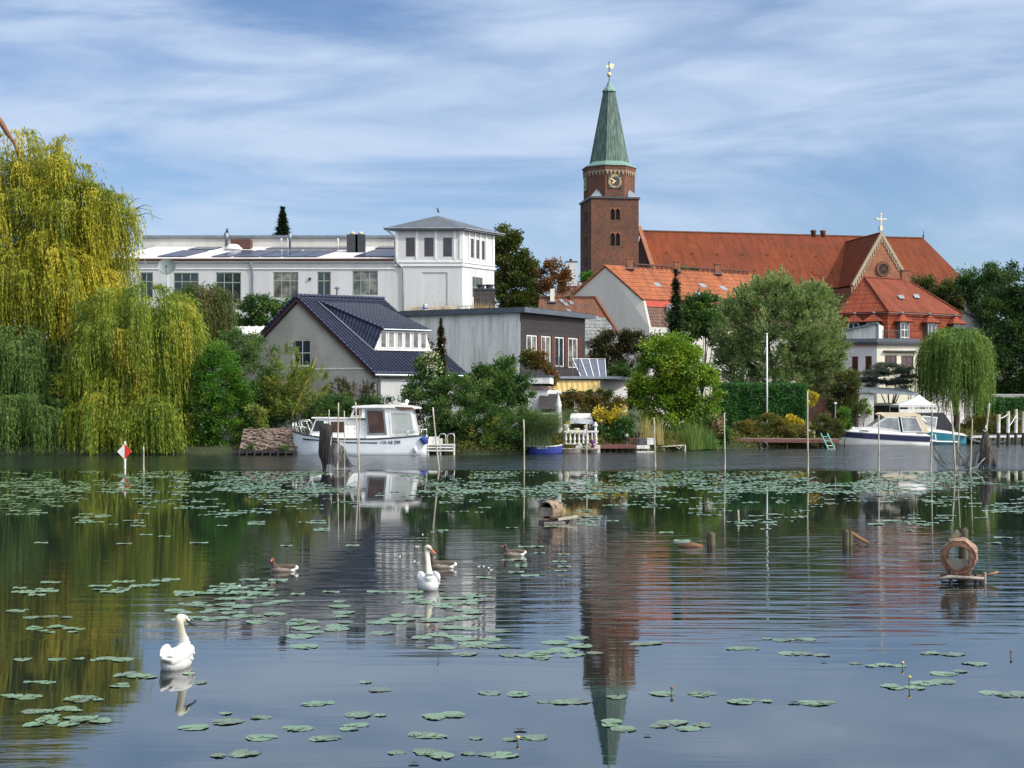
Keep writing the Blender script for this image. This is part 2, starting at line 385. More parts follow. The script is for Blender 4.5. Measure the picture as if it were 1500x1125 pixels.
K['soil'] = M_noise('bank_soil', (.03, .028, .018), (.06, .055, .035), 1.5, .95, .5)
# ---------------------------------------------------------------- setting: water, banks, ground
def water_mat():
    m, nt, b = new_mat('lake_water'); co = n_coord(nt, 'Object'); L = nt.links.new
    sp = nt.nodes.new('ShaderNodeSeparateXYZ'); L(co, sp.inputs[0])
    # wind-ruffled strip off the far bank and a cat's-paw in mid lake
    wob = n_noise(nt, n_coord(nt, 'Object', (.05, .12, 1)), 1.0, 3)
    yy = n_math(nt, 'ADD', sp.outputs[1], n_math(nt, 'MULTIPLY', n_math(nt, 'SUBTRACT', wob, .5), 9.0))
    def smooth(v, a, b_):
        mr = nt.nodes.new('ShaderNodeMapRange'); mr.interpolation_type = 'SMOOTHSTEP'; mr.inputs['From Min'].default_value = a; mr.inputs['From Max'].default_value = b_; L(v, mr.inputs['Value']); return mr.outputs[0]
    far = smooth(yy, 74, 80)
    mid = n_math(nt, 'MULTIPLY', smooth(yy, 16, 24), n_math(nt, 'SUBTRACT', 1.0, smooth(yy, 32, 44)))
    xr = smooth(sp.outputs[0], -4.0, 5.0)
    mid = n_math(nt, 'MULTIPLY', mid, n_math(nt, 'ADD', n_math(nt, 'MULTIPLY', xr, .75), .25))
    left = n_math(nt, 'MULTIPLY', smooth(n_math(nt, 'MULTIPLY', sp.outputs[0], -1), 3.3, 4.6), n_math(nt, 'SUBTRACT', 1.0, smooth(yy, 13.5, 16.5)))
    fine = n_noise(nt, n_coord(nt, 'Object', (.9, 4.0, 1)), 2.2, 3, .55)
    longw = n_noise(nt, n_coord(nt, 'Object', (.16, 1.0, 1)), 2.6, 2, .5, .3)
    swell = n_noise(nt, n_coord(nt, 'Object', (.4, .9, 1)), .7, 2)
    chop = n_noise(nt, n_coord(nt, 'Object', (1.5, .5, 1)), 1.0, 3, .6)
    a_f = n_math(nt, 'ADD', n_math(nt, 'ADD', .0003, n_math(nt, 'MULTIPLY', n_math(nt, 'MULTIPLY', far, .07), n_math(nt, 'ADD', .22, n_math(nt, 'MULTIPLY', smooth(sp.outputs[0], -24, 30), .9)))), n_math(nt, 'ADD', n_math(nt, 'MULTIPLY', mid, .0022), n_math(nt, 'MULTIPLY', left, .003)))
    a_l = n_math(nt, 'ADD', .0006, n_math(nt, 'ADD', n_math(nt, 'MULTIPLY', mid, .019), n_math(nt, 'MULTIPLY', left, .006)))
    gust = n_ramp(nt, n_noise(nt, n_coord(nt, 'Object', (.22, .55, 1)), 1.0, 4, .65), [(.35, (.15, .15, .15)), (.65, (1.6, 1.6, 1.6))])
    a_f = n_math(nt, 'MULTIPLY', a_f, gust)
    h = n_math(nt, 'ADD', n_math(nt, 'MULTIPLY', fine, a_f), n_math(nt, 'ADD', n_math(nt, 'MULTIPLY', longw, a_l), n_math(nt, 'ADD', n_math(nt, 'MULTIPLY', swell, .0015), n_math(nt, 'MULTIPLY', chop, n_math(nt, 'MULTIPLY', far, .16)))))
    bp = nt.nodes.new('ShaderNodeBump'); bp.inputs['Strength'].default_value = 1.0; bp.inputs['Distance'].default_value = 1.0
    L(h, bp.inputs['Height']); L(bp.outputs[0], b.inputs['Normal'])
    b.inputs['Base Color'].default_value = (.006, .0115, .012, 1)
    b.inputs['IOR'].default_value = 3.2
    L(n_math(nt, 'ADD', .02, n_math(nt, 'MULTIPLY', far, .12)), b.inputs['Roughness'])
    return m
mb = MB(); mb.face((-400, -40, 0), (400, -40, 0), (400, 170, 0), (-400, 170, 0))
tag(mb.build('lake_water', water_mat()), kind='structure')

SHORE = [(-400, 101.5), (X(0, 101.5), 101.5), (X(280, 102), 102), (X(420, 102), 101.6), (X(640, 101), 101.4), (X(700, 102), 101.6), (X(800, 105), 105), (X(900, 109), 108.5),
         (X(1000, 111), 111), (X(1060, 116), 116), (X(1226, 119), 119.5), (X(1229, 130.5), 130.5), (X(1300, 131.5), 131.5), (X(1420, 134), 134), (X(1500, 135), 135), (400, 140)]
def shore_y(x):
    for (x0, y0), (x1, y1) in zip(SHORE, SHORE[1:]):
        if x0 <= x <= x1: return y0 + (y1 - y0) * (x - x0) / (x1 - x0)
    return SHORE[-1][1]
GZ = .9
def ground_mat():
    m, nt, b = new_mat('garden_ground'); co = n_coord(nt, 'Object')
    f = n_noise(nt, co, .35, 6, .7); g = n_noise(nt, co, 4.0, 4, .7)
    c = n_ramp(nt, f, [(.35, (.015, .024, .008)), (.6, (.032, .045, .014)), (.75, (.045, .038, .022))])
    nt.links.new(n_mix(nt, 1.0, c, n_ramp(nt, g, [(.3, (.6, .6, .6)), (.7, (1.3, 1.3, 1.3))]), 'MULTIPLY'), b.inputs['Base Color'])
    b.inputs['Roughness'].default_value = .95; n_bump(nt, b, g, .6, .05)
    return m
xs = sorted(set([p[0] for p in SHORE] + [float(x) for x in range(-80, 81, 2)]))
mb = MB(); rows = []
for x in xs:
    y = shore_y(x); j = mnoise.noise((x * .35, 1.7, 0)) * .25
    rows.append([(x, y - .1 + j, -.7), (x, y + j, -.02), (x, y + .35 + j, .42), (x, y + 1.6 + j, .72 + j * .3), (x, y + 4, GZ), (x, y + 45, GZ), (x, 2500, GZ)])
vs = [p for r in rows for p in r]; n = 7
mb.add(vs, [(i * n + k, (i + 1) * n + k, (i + 1) * n + k + 1, i * n + k + 1) for i in range(len(xs) - 1) for k in range(n - 1)])
tag(mb.build('ground', ground_mat(), smooth=True), kind='structure')

# ---------------------------------------------------------------- walls, windows
class Wall:
    """an upright wall through O running along d; s = metres along it, n = metres out of it towards the lake"""
    def __init__(s, px, Y, d):
        s.O = V((X(px, Y), Y, 0)); s.d = V((d[0], d[1], 0)).normalized()
        nr = V((s.d.y, -s.d.x, 0)); s.n = nr if nr.dot(s.O) < 0 else -nr
    def s(s_, px):
        u = (px - 750) / F; return (u * s_.O.y - s_.O.x) / (s_.d.x - u * s_.d.y)
    def Y(s_, s): return s_.O.y + s * s_.d.y
    def z(s_, s, py): return Z(py, s_.Y(s))
    def p(s_, s, z, n=0.0): q = s_.O + s_.d * s + s_.n * n; return V((q.x, q.y, z))
    def rect(s_, x0, x1, y0, y1):
        a, b = sorted((s_.s(x0), s_.s(x1))); m = (a + b) / 2; return (a, b, s_.z(m, y1), s_.z(m, y0))
def wall_mb(mb, w, top, z0, holes=(), reveal=.18):
    """wall face under the polyline top [(s, z)...] with real openings"""
    cuts = sorted(set([p[0] for p in top] + [h[0] for h in holes] + [h[1] for h in holes]))
    cuts = [c for c in cuts if top[0][0] - 1e-6 <= c <= top[-1][0] + 1e-6]
    def zt(s):
        for (a, za), (b, zb) in zip(top, top[1:]):
            if a - 1e-9 <= s <= b + 1e-9: return za + (zb - za) * ((s - a) / (b - a) if b > a else 0)
        return top[-1][1]
    def q(*pts):
        pts = [w.p(*p) for p in pts]
        nr = (pts[1] - pts[0]).cross(pts[2] - pts[0]); mb.face(*(pts if nr.dot(w.n) > 0 else pts[::-1]))
    for a, b in zip(cuts, cuts[1:]):
        if b - a < 1e-5: continue
        m = (a + b) / 2; zl = z0
        for h in sorted([h for h in holes if h[0] <= m <= h[1]], key=lambda h: h[2]):
            q((a, zl), (b, zl), (b, h[2]), (a, h[2])); zl = h[3]
        q((a, zl), (b, zl), (b, zt(b)), (a, zt(a)))
    for s0, s1, a, b in holes:
        i, o = -reveal, 0.0
        for e in (((s0, a, o), (s1, a, o), (s1, a, i), (s0, a, i)), ((s0, b, i), (s1, b, i), (s1, b, o), (s0, b, o)), ((s0, a, i), (s0, b, i), (s0, b, o), (s0, a, o)), ((s1, a, o), (s1, b, o), (s1, b, i), (s1, a, i))):
            mb.face(*[w.p(*p) for p in e])
def window(root, w, r, nx=2, rails=(), fw=.07, frame='white_paint', glass='glass', depth=.14, sill=None, name='window', label=None):
    """frame mesh in an opening, its pane a sub-part"""
    s0, s1, z0, z1 = r; mb = MB()
    def bar(a, b, c, d, t=.06): mb.obox(w.p(a, c, -depth), w.d * (b - a), V((0, 0, d - c)), w.n * t)
    bar(s0, s0 + fw, z0, z1); bar(s1 - fw, s1, z0, z1); bar(s0 + fw, s1 - fw, z0, z0 + fw); bar(s0 + fw, s1 - fw, z1 - fw, z1)
    for i in range(1, nx):
        c = s0 + (s1 - s0) * i / nx; bar(c - fw * .4, c + fw * .4, z0 + fw, z1 - fw, .055)
    for f in rails:
        c = z0 + (z1 - z0) * f; bar(s0 + fw, s1 - fw, c - fw * .4, c + fw * .4, .05)
    o = mb.build(name, K[frame], root)
    if label: o['label'] = label
    g = MB(); g.obox(w.p(s0 + .01, z0 + .01, -depth + .004), w.d * (s1 - s0 - .02), V((0, 0, z1 - z0 - .02)), w.n * .018); g.build('pane', K[glass], o)
    if sill: k = MB(); k.obox(w.p(s0 - .08, z0 - .07, 0.003), w.d * (s1 - s0 + .16), V((0, 0, .07)), w.n * .09); k.build('sill', K[sill], o)
    return o
def pipe(root, pts, r, mat, name='downpipe'): mb = MB(); mb.tube(pts, r, 8); return mb.build(name, K[mat], root, smooth=True)

# ---------------------------------------------------------------- church
YC = 270.0
def church():
    th = math.radians(10); a = V((math.cos(th), math.sin(th), 0)); b = V((-math.sin(th), math.cos(th), 0))
    P0 = V((X(866, YC), YC, 0)); wd_ = X(935.7, YC + 1.5) - X(866, YC)
    wd_ = wd_ / math.cos(th)
    root = thing('church', 'red brick church with tall green copper spire and long red roof', 'church', (P0.x, P0.y, GZ))
    wf = Wall(866, YC, a); wl = Wall(866, YC, b)
    zt = Z(290, YC); T = wd_
    holes = []; wins = []
    for y0, y1 in ((304, 322), (339.5, 360)):
        for x0, x1 in ((894.5, 900.5), (902, 908)):
            holes.append(wf.rect(x0, x1, y0, y1))
    hl = []
    for y0, y1 in ((306, 324), (343, 361), (373, 390)):
        for q in (.36, .54): hl.append((T * q, T * q + .8, Z(y1, YC + 4), Z(y0, YC + 4)))
    mb = MB(); wall_mb(mb, wf, [(0, zt), (T, zt)], 0, holes, .6); wall_mb(mb, wl, [(0, zt), (T, zt)], 0, hl, .6)
    c = [P0, P0 + a * T, P0 + a * T + b * T, P0 + b * T]
    for i in (1, 2): mb.face(*[V((p.x, p.y, z)) for p, z in ((c[i], 0), (c[(i + 1) % 4], 0), (c[(i + 1) % 4], zt), (c[i], zt))])
    mb.build('tower', K['church_brick'], root)
    for w, hs in ((wf, holes), (wl, hl)):
        for s0, s1, z0, z1 in hs:     # pointed belfry openings: dark louvre with brick shoulders forming the arch
            k = MB(); m = (s0 + s1) / 2; wdt = (s1 - s0)
            k.obox(w.p(s0 + .01, z0 + .01, -.5), w.d * (wdt - .02), V((0, 0, z1 - z0 - .02)), w.n * .08)
            for q in range(7): k.obox(w.p(s0 + .02, z0 + (z1 - z0) * q / 7 + .05, -.42), w.d * (wdt - .04), V((0, 0, .05)), w.n * .12)
            o = k.build('belfry_window', K['hole'], root)
            k = MB(); sp = z1 - wdt * .75
            for sgn, s_ in ((1, s0), (-1, s1)):
                pts = [w.p(s_, z1, -.3), w.p(s_, sp, -.3)] + [w.p(s_ + sgn * wdt / 2 * (math.sin(t) ** 1.4), sp + (z1 - sp) * (t / (math.pi / 2)) ** .8, -.3) for t in (.5, .9, 1.3, math.pi / 2)]
                k.prism(pts, w.n * .302)
            k.build('arch', K['orange_brick'], o)
    # copper ledge between the square and the octagon, with small corner roofs
    k = MB(); C = P0 + a * T / 2 + b * T / 2; e = .25
    q = [C + a * (T / 2 + e) * sx + b * (T / 2 + e) * sy for sx, sy in ((-1, -1), (1, -1), (1, 1), (-1, 1))]
    k.prism([V((p.x, p.y, zt)) for p in q], (0, 0, .35)); k.build('ledge', K['dark_metal'], root)
    R8 = T / 2 * 1.075; zo = Z(240, YC)
    rot8 = th + math.pi / 8; ap = R8 * math.cos(math.pi / 8)
    k = MB(); k.lathe([(R8, zt + .3), (R8, zo)], C, 8, rot8); k.build('octagon', K['church_brick'], root)
    for sx, sy in ((-1, -1), (1, -1), (-1, 1), (1, 1)):
        k = MB(); base = C + a * sx * T * .385 + b * sy * T * .385; z = zt + .35
        ring = [base + a * dx * T * .115 + b * dy * T * .115 for dx, dy in ((-1, -1), (1, -1), (1, 1), (-1, 1))]
        top = base - (a * sx + b * sy) * T * .06
        pts = [V((p.x, p.y, z)) for p in ring] + [V((top.x, top.y, z + 1.9))]
        k.add(pts, [(0, 1, 4), (1, 2, 4), (2, 3, 4), (3, 0, 4), (3, 2, 1, 0)]); k.build('corner_roof', K['zinc'], root)
    # frieze of little arches under the spire
    k = MB(); fr = MB()
    for i in range(8):
        ang = th + i * math.pi / 4 - math.pi / 2; nrm = V((math.cos(ang), math.sin(ang), 0)); tg = V((-math.sin(ang), math.cos(ang), 0))
        if nrm.y > .6: continue
        L8 = 2 * R8 * math.sin(math.pi / 8); o = C + nrm * (ap + .005)
        fr.obox(o - tg * L8 / 2 + V((0, 0, zo - .95)), tg * L8, V((0, 0, .95)), nrm * .16)
        m_ = 5
        for j in range(m_):
            s0 = -L8 / 2 + L8 * (j + .5) / m_; wd2 = L8 / m_
            k.prism([o + nrm * .003 + tg * (s0 - wd2 * .5) + V((0, 0, zo - .96)), o + nrm * .003 + tg * (s0 + wd2 * .5) + V((0, 0, zo - .96)), o + nrm * .003 + tg * s0 + V((0, 0, zo - 2.0))], nrm * .15)
    fr.build('cornice', K['church_brick'], root); k.build('arch_frieze', M_noise('pale_frieze', (.17, .12, .08), (.3, .23, .155), 3, .8), root)
    # spire: flared skirt, eight sides, then the little cap, ball and vane
    zs = Z(232, YC); z1 = Z(125, YC); zc = Z(110, YC); r1 = 8.3 / 7.78
    k = MB(); k.lathe([(R8 * 1.08, zo - .12), (R8 * 1.06, zo + .12), (R8 * .9, zo + .45), (R8 * .77, zo + .95)], C, 8, rot8); k.build('spire_skirt', K['copper_skirt'], root)
    k = MB(); rb = R8 * .765; k.lathe([(rb, zo + .9), (r1 + .05, z1)], C, 8, rot8)
    for i in range(8):
        for j in range(6):     # standing seams of the copper
            t0 = rot8 + i * math.pi / 4; 
            p0 = V((math.cos(t0), math.sin(t0), 0)); p1 = V((math.cos(t0 + math.pi / 4), math.sin(t0 + math.pi / 4), 0)); f = j / 6
            d0 = p0.lerp(p1, f); k.tube([C + d0 * rb + V((0, 0, zo + .9)), C + d0 * (r1 + .05) + V((0, 0, z1))], .05, 4)
    k.build('spire', K['copper'], root)
    k = MB(); k.lathe([(r1 * 1.3, z1 - .1), (r1 * 1.25, z1 + .2), (r1 * .6, z1 + 1.0), (.22, zc)], C, 8, rot8); k.build('spire_cap', K['copper_skirt'], root)
    k = MB(); k.tube([C + V((0, 0, zc - .3)), C + V((0, 0, Z(80, YC)))], .11, 6); k.build('vane_rod', K['dark_metal'], root)
    k = MB(); k.ell(C + V((0, 0, Z(99.5, YC))), .45, .45, .45); k.build('gold_ball', K['gold'], root, smooth=True)
    k = MB(); zv = Z(87, YC); vd = V((.9, .44, 0))
    k.prism([C + vd * s + V((0, 0, zv + z)) for s, z in ((.1, -.2), (.7, -.45), (1.0, .1), (1.1, .6), (.75, .35), (.45, .65), (.12, .3))], V((-.44, .9, 0)) * .08)
    k.prism([C + vd * s + V((0, 0, zv + z)) for s, z in ((-.1, -.15), (-.6, -.35), (-.55, .1), (-.1, .15))], V((-.44, .9, 0)) * .08); k.build('weathervane', K['gold'], root)
    # clock faces on two sides of the octagon
    for i in (0, 6):
        ang = th + i * math.pi / 4 - math.pi / 2; nrm = V((math.cos(ang), math.sin(ang), 0)); tg = V((-math.sin(ang), math.cos(ang), 0))
        o = C + nrm * (ap + .01) + V((0, 0, Z(264.5, YC))); hs = 1.35
        k = MB(); k.obox(o - tg * hs - V((0, 0, hs)), tg * hs * 2, V((0, 0, hs * 2)), nrm * .12); cf = k.build('clock_face', K['black_paint'], root)
        k = MB()
        for q, t in enumerate(('XII', 'I', 'II', 'III', 'IV', 'V', 'VI', 'VII', 'VIII', 'IX', 'X', 'XI')):
            an = math.pi / 2 - q * math.pi / 6; up = tg * math.cos(an) + V((0, 0, math.sin(an)))
            ax = up.cross(nrm)
            tm = text_mb(t, .64, o + nrm * .14 + up * 1.06, ax * (.8 if len(t) > 2 else 1), up, .02); k.add(tm.v, tm.f)
        k.build('numerals', K['gold'], cf)
        for L, an, wd3, nm in ((1.05, math.radians(150), .15, 'minute_hand'), (.8, math.radians(215), .19, 'hour_hand')):
            d = tg * math.cos(an) + V((0, 0, math.sin(an))); sd = d.cross(nrm); k = MB()
            k.prism([o + nrm * .17 - d * .15 - sd * wd3 * .5, o + nrm * .17 + d * L * .7 - sd * wd3 * .8, o + nrm * .17 + d * L, o + nrm * .17 + d * L * .7 + sd * wd3 * .8, o + nrm * .17 - d * .15 + sd * wd3 * .5], nrm * .03)
            k.build(nm, K['gold'], cf)
    # nave: roof planes between true points, walls beneath
    Yr0, Yr1 = 284.0, 296.0
    rl, rr = W(940, 338.5, Yr0), W(1352.7, 348, Yr1); rr.z = rl.z
    dr = (rr - rl); dr.z = 0; dr.normalize(); dn = V((dr.y, -dr.x, 0))
    ze = 27.0; half = 12.0
    def e(p, k_=1): q = p + dn * half * k_; return V((q.x, q.y, ze))
    chx = rr + dr * 4.8
    def plane_z(p): return rl.z - (rl.z - ze) * max(0, (p - rl).dot(dn)) / half
    k = MB(); k.slab([rl, rr, e(chx), e(rl)], .35); k.slab([rl, rr, e(chx, -1), e(rl, -1)], .35); k.slab([rr, e(chx), e(chx, -1)], .35)
    k.build('nave_roof', K['church_tile'], root)
    k = MB()
    for p, q in ((e(rl), e(chx)), (e(chx), e(chx, -1)), (e(chx, -1), e(rl, -1))):
        p, q = p - dn * .0, q; k.face(V((p.x, p.y, 0)), V((q.x, q.y, 0)), V((q.x, q.y, ze - .3)), V((p.x, p.y, ze - .3)))
    g0, g1, g2 = e(rl), e(rl, -1), rl
    k.face(V((g0.x, g0.y, 0)), V((g1.x, g1.y, 0)), g1 - V((0, 0, .4)), g2 - V((0, 0, .4)), g0 - V((0, 0, .4)))
    k.build('nave_wall', K['church_brick'], root)
    k = MB()
    for s_ in (1, -1): k.obox(e(rl, s_ * 1.03) - dr * .9, rl - e(rl, s_ * 1.03) + V((0, 0, .45)), dr * .8, V((0, 0, .55)))
    k.build('gable_parapet', K['orange_brick'], root)
    k = MB(); k.bar(rl + V((0, 0, .08)), rr + V((0, 0, .08)), .4, .25); k.build('ridge', K['old_tile'], root)
    for px in (1187, 1201):
        c0 = rl.lerp(rr, (px - 940) / 412.); k = MB(); k.lathe([(.55, -1), (.5, .7), (.62, .75), (.6, 1.05), (.2, 1.15)], c0, 10); k.build('roof_vent', K['old_tile'], root, smooth=True)
    k = MB()
    for row, n in ((.42, 7), (.72, 9)):
        for i in range(n):
            p = rl.lerp(rr, .06 + .6 * i / n + (.03 if row > .5 else 0)).lerp(e(rl).lerp(e(rr), .06 + .6 * i / n), row)
            k = MB(); k.obox(p + V((-.13, -.1, .0)), V((.26, 0, 0)), V((0, -.2, 0)), V((0, 0, .26))); k.build('roof_hatch', K['old_tile'], root)
    # transept with its brick gable to the lake
    Yg = 274.0
    ap_ = W(1290, 339.5, Yg + 2); gl = W(1246, 416, Yg); gr = W(1337, 416, Yg + 4)
    gl.z = gr.z = ze
    back = -dn * 1.0
    def hit(p):    # follow the transept ridge/eave back until it meets the nave roof plane
        t = 0.0
        while t < 30 and plane_z(p + back * t) < p.z: t += .1
        return p + back * (t + .3)
    k = MB(); bb = hit(ap_); bl, br_ = gl + back * 12, gr + back * 12
    vl = gl + back * max(.5, (gl - rl).dot(dn) - half + .2); vr = gr + back * max(.5, (gr - rl).dot(dn) - half + .2)
    k.slab([ap_, bb, vl, gl], .3); k.slab([ap_, bb, vr, gr], .3); k.build('transept_roof', K['church_tile'], root)
    k = MB(); gd = (gr - gl).normalized(); gn = V((gd.y, -gd.x, 0))
    g = [V((gl.x, gl.y, 0)), V((gr.x, gr.y, 0)), gr, ap_, gl]
    k.prism([p + gn * .25 for p in g], -gn * .5)
    k.obox(V((gl.x, gl.y, 0)) - gn * .2, -gn * 14, gd * .3, V((0, 0, ze - .4)))
    k.build('transept_gable', K['orange_brick'], root)
    k = MB(); wn = gn * .26
    for p, q in ((gl, ap_), (gr, ap_)):
        d = (q - p); dd = d.normalized(); inn = dd.cross(gn); inn = inn if inn.z < 0 else -inn
        k.obox(p + wn + V((0, 0, .1)), d, inn * .55, gn * .2)
        for i in range(15):    # stepped corbels along the rake
            c0 = p + d * ((i + .6) / 16) + wn + inn * .5; k.obox(c0 - dd * .2, dd * .36, V((0, 0, -1)) * 1.0, gn * .15)
    k.build('gable_trim', M_noise('pale_trim', (.25, .2, .135), (.34, .28, .2), 3, .8), root)
    oc = W(1292, 394.5, Yg + 2) ; oc = oc + gn * ((gl - oc).dot(gn) + .3)
    k = MB(); ring = []
    for rr_, nn in ((1.5, .0), (1.5, .22), (1.0, .22), (1.0, .05)): ring.append([oc + (gd * math.cos(t) + V((0, 0, math.sin(t)))) * rr_ + gn * nn for t in np.linspace(0, 2 * math.pi, 24, endpoint=False)])
    for i in range(3):
        for j in range(24): k.face(ring[i][j], ring[i][(j + 1) % 24], ring[i + 1][(j + 1) % 24], ring[i + 1][j])
    rw = k.build('rose_window', K['church_brick'], root)
    k = MB(); k.prism(ring[3], gn * .03); k.build('pane', K['hole'], rw)
    k = MB()
    for i in range(6):
        t = i * math.pi / 6; d = gd * math.cos(t) + V((0, 0, math.sin(t))); k.bar(oc - d * 1.0 + gn * .12, oc + d * 1.0 + gn * .12, .07)
    k.build('tracery', K['brown_frame'], rw)
    k = MB(); c0 = ap_ + V((0, 0, .2)); k.obox(c0 - gd * .35 - gn * .2, gd * .7, gn * .5, V((0, 0, .8))); z0 = .7
    k.obox(c0 + V((0, 0, z0)) - gd * .13, gd * .26, gn * .2, V((0, 0, 2.4))); k.obox(c0 + V((0, 0, z0 + 1.4)) - gd * .85, gd * .7, gn * .2, V((0, 0, .26))); k.obox(c0 + V((0, 0, z0 + 1.4)) + gd * .15, gd * .7, gn * .2, V((0, 0, .26)))
    for p in (V((0, 0, z0 + 2.45)), V((0, 0, z0 + 1.53)) - gd * .95, V((0, 0, z0 + 1.53)) + gd * .95): k.ell(c0 + p + gn * .1, .24, .14, .24, 8, 6)
    k.build('gable_cross', M_noise('stone_cross', (.5, .46, .36), (.62, .58, .47), 3, .8), root)
    k = MB(); k.tube([rr + V((0, 0, 0)), rr + V((0, 0, 1.6))], [.12, .05], 6); k.ell(rr + V((0, 0, .5)), .2, .2, .3, 8, 6); k.build('finial', K['dark_metal'], root)
church()
# ---------------------------------------------------------------- long white building with its square tower
def white_building():
    Yc = 160.0
    root = thing('white_building', 'long white factory building with square tower and grey hipped tower roof', 'building', (X(677, Yc), Yc, GZ))
    wf = Wall(677, Yc, (-1, .0)); wr = Wall(677, Yc, (.62, .78))
    zt = Z(331, Yc) - .35
    sL = wf.s(579); sR = wr.s(724)
    # tower
    hf = [wf.rect(a, b, 348, 376) for a, b in ((594.5, 607.5), (621.5, 635), (649, 662))]
    door = wf.rect(618.5, 655.5, 399, 452)
    hr = [wr.rect(a, b, y0, y1) for a, b, y0, y1 in ((689.5, 694, 350, 377.5), (697.5, 702, 351.5, 379), (705.5, 710, 353, 380.5), (692, 707, 406, 436))]
    mb = MB(); wall_mb(mb, wf, [(0, zt), (sL, zt)], 0, hf + [door], .12); wall_mb(mb, wr, [(0, zt), (sR, zt)], 0, hr, .2)
    # back and left sides of the tower
    A, B, C_ = wf.p(0, 0), wf.p(sL, 0), wr.p(sR, 0); D = B + (C_ - A)
    for p, q in ((C_, D), (D, B)): mb.face(p, q, V((q.x, q.y, zt)), V((p.x, p.y, zt)))
    k = door; mb.obox(wf.p(k[0], k[2], -.12), wf.d * (k[1] - k[0]), V((0, 0, k[3] - k[2])), wf.n * .02)
    mb.build('tower_wall', K['white_wall'], root)
    # string courses and pilaster strips
    k = MB()
    for w, s1 in ((wf, sL), (wr, sR)):
        for y, hh, pr in ((384.5, .25, .09), (390, .18, .13)):
            k.obox(w.p(-.08, Z(y, Yc), .002), w.d * (s1 + .1), V((0, 0, hh)), w.n * pr)
        za, zb = Z(384, Yc) + .26, zt - .02
        nb = 4 if w is wf else 5
        sx = ([w.s(q) for q in (610.5, 638.5, 666)] if w is wf else [w.s(q) for q in (687, 695.7, 703.7, 712)])
        for q in sx: k.obox(w.p(q - .12, za, .003), w.d * .24, V((0, 0, zb - za)), w.n * .07)
        for q in (0, s1 - .3): k.obox(w.p(q, za, .003), w.d * .3, V((0, 0, zb - za)), w.n * .07)
    k.build('string_course', K['white_paint'], root)
    for r in hf: window(root, wf, r, 2, (.18, .45), .06, 'brown_frame', 'glass', .08)
    for r in hr[:3]: window(root, wr, r, 1, (.25, .5), .05, 'brown_frame', 'glass', .1)
    window(root, wr, hr[3], 3, (.5,), .06, 'green_frame', 'glass', .1)
    k = MB(); r = wr.rect(713, 719, 431, 457); k.obox(wr.p(r[0], r[2], .002), wr.d * (r[1] - r[0]), V((0, 0, r[3] - r[2])), wr.n * .05); k.build('door', K['weathered_white'], root)
    # hipped metal roof
    ov = .75; ctr = (A + B + C_ + D) / 4; z0 = zt + .05
    cor = []
    for p in (A, B, D, C_):
        d = (p - ctr); q = ctr + d + (wf.d * (1 if (p - A).length > .1 and p in (B, D) else -1)) * ov + (wr.d * (1 if p in (D, C_) else -1)) * ov
        cor.append(V((q.x, q.y, z0)))
    apx = V((ctr.x, ctr.y, z0 + 1.75)); apx.x = X(641, ctr.y)
    k = MB()
    k.add([c for c in cor] + [apx] + [c + V((0, 0, -.22)) for c in cor], [(0, 1, 4), (1, 2, 4), (2, 3, 4), (3, 0, 4), (0, 1, 6, 5), (1, 2, 7, 6), (2, 3, 8, 7), (3, 0, 5, 8), (5, 6, 7, 8)])
    k.build('tower_roof', K['tower_roof'], root)
    k = MB()
    for i in range(4): k.tube([cor[i] + V((0, 0, -.02)), cor[(i + 1) % 4] + V((0, 0, -.02))], .1, 6)
    k.build('tower_gutter', K['zinc'], root)
    pipe(root, [cor[1] + V((.3, 0, -.2)), wf.p(sL + .0, z0 - .9, .2), wf.p(sL + .02, Z(372, Yc), .2), wf.p(sL - .1, Z(384, Yc), .25), wf.p(sL - .9, Z(394, Yc), .2), wf.p(sL - 1.0, 0, .2)], .1, 'zinc')
    # long wing to the left
    sE = wf.s(150); ze = Z(381, Yc)
    wins = [(205, 224, 399, 440, 2), (254, 291, 399.5, 440, 3), (316, 353, 399, 445, 3), (400, 437, 398.5, 437, 3), (464.5, 484.5, 398, 433, 2), (516, 553.5, 396.5, 433, 3)]
    hs = [wf.rect(a, b, c, d) for a, b, c, d, n in wins]
    mb = MB(); wall_mb(mb, wf, [(sL, ze), (sE, ze)], 0, hs, .22)
    mb.obox(wf.p(sE, 0, -.01), wf.n * -12, wf.d * .2, V((0, 0, ze)))
    mb.build('wall', K['white_wall'], root)
    for r, w_ in zip(hs, wins): window(root, wf, r, w_[4], (.68,) if w_[3] > 436 else (.62,), .11, 'green_frame', 'glass_curtain' if w_[0] in (400, 516) else 'glass', .14, sill='white_paint' if w_[0] == 316 else None)
    k = MB(); k.obox(wf.p(sL + .002, Z(394.5, Yc), .003), wf.d * (sE - sL), V((0, 0, .12)), wf.n * .1); k.obox(wf.p(sL + .002, ze - .28, .003), wf.d * (sE - sL), V((0, 0, .3)), wf.n * .22); k.build('cornice', K['white_paint'], root)
    k = MB(); k.tube([wf.p(sL + .1, ze + .02, .38), wf.p(sE, ze + .02, .38)], .13, 8); k.build('gutter', K['brown_frame'], root)
    pipe(root, [wf.p(wf.s(368), ze - .05, .34), wf.p(wf.s(368), Z(390, Yc), .2), wf.p(wf.s(370.5), Z(398, Yc), .14), wf.p(wf.s(370.5), 0, .14)], .09, 'zinc')
    # shallow felt roof rising to a low clerestory
    dpt = 11.0; zr = Z(362, Yc + dpt)
    def rp(px, f, lift=0.0):   # point on the roof: photo column at the eaves, share of the way up
        s = wf.s(px); q = wf.p(s, 0, .25); y = q.y + f * dpt; return V((q.x * (1 + f * .0) + f * 3.2, y, ze + .12 + (zr - ze - .1) * f + lift))
    k = MB(); k.slab([rp(150, 0), rp(581, 0), rp(581, 1), rp(150, 1)], .12); k.build('roof', K['roof_felt'], root)
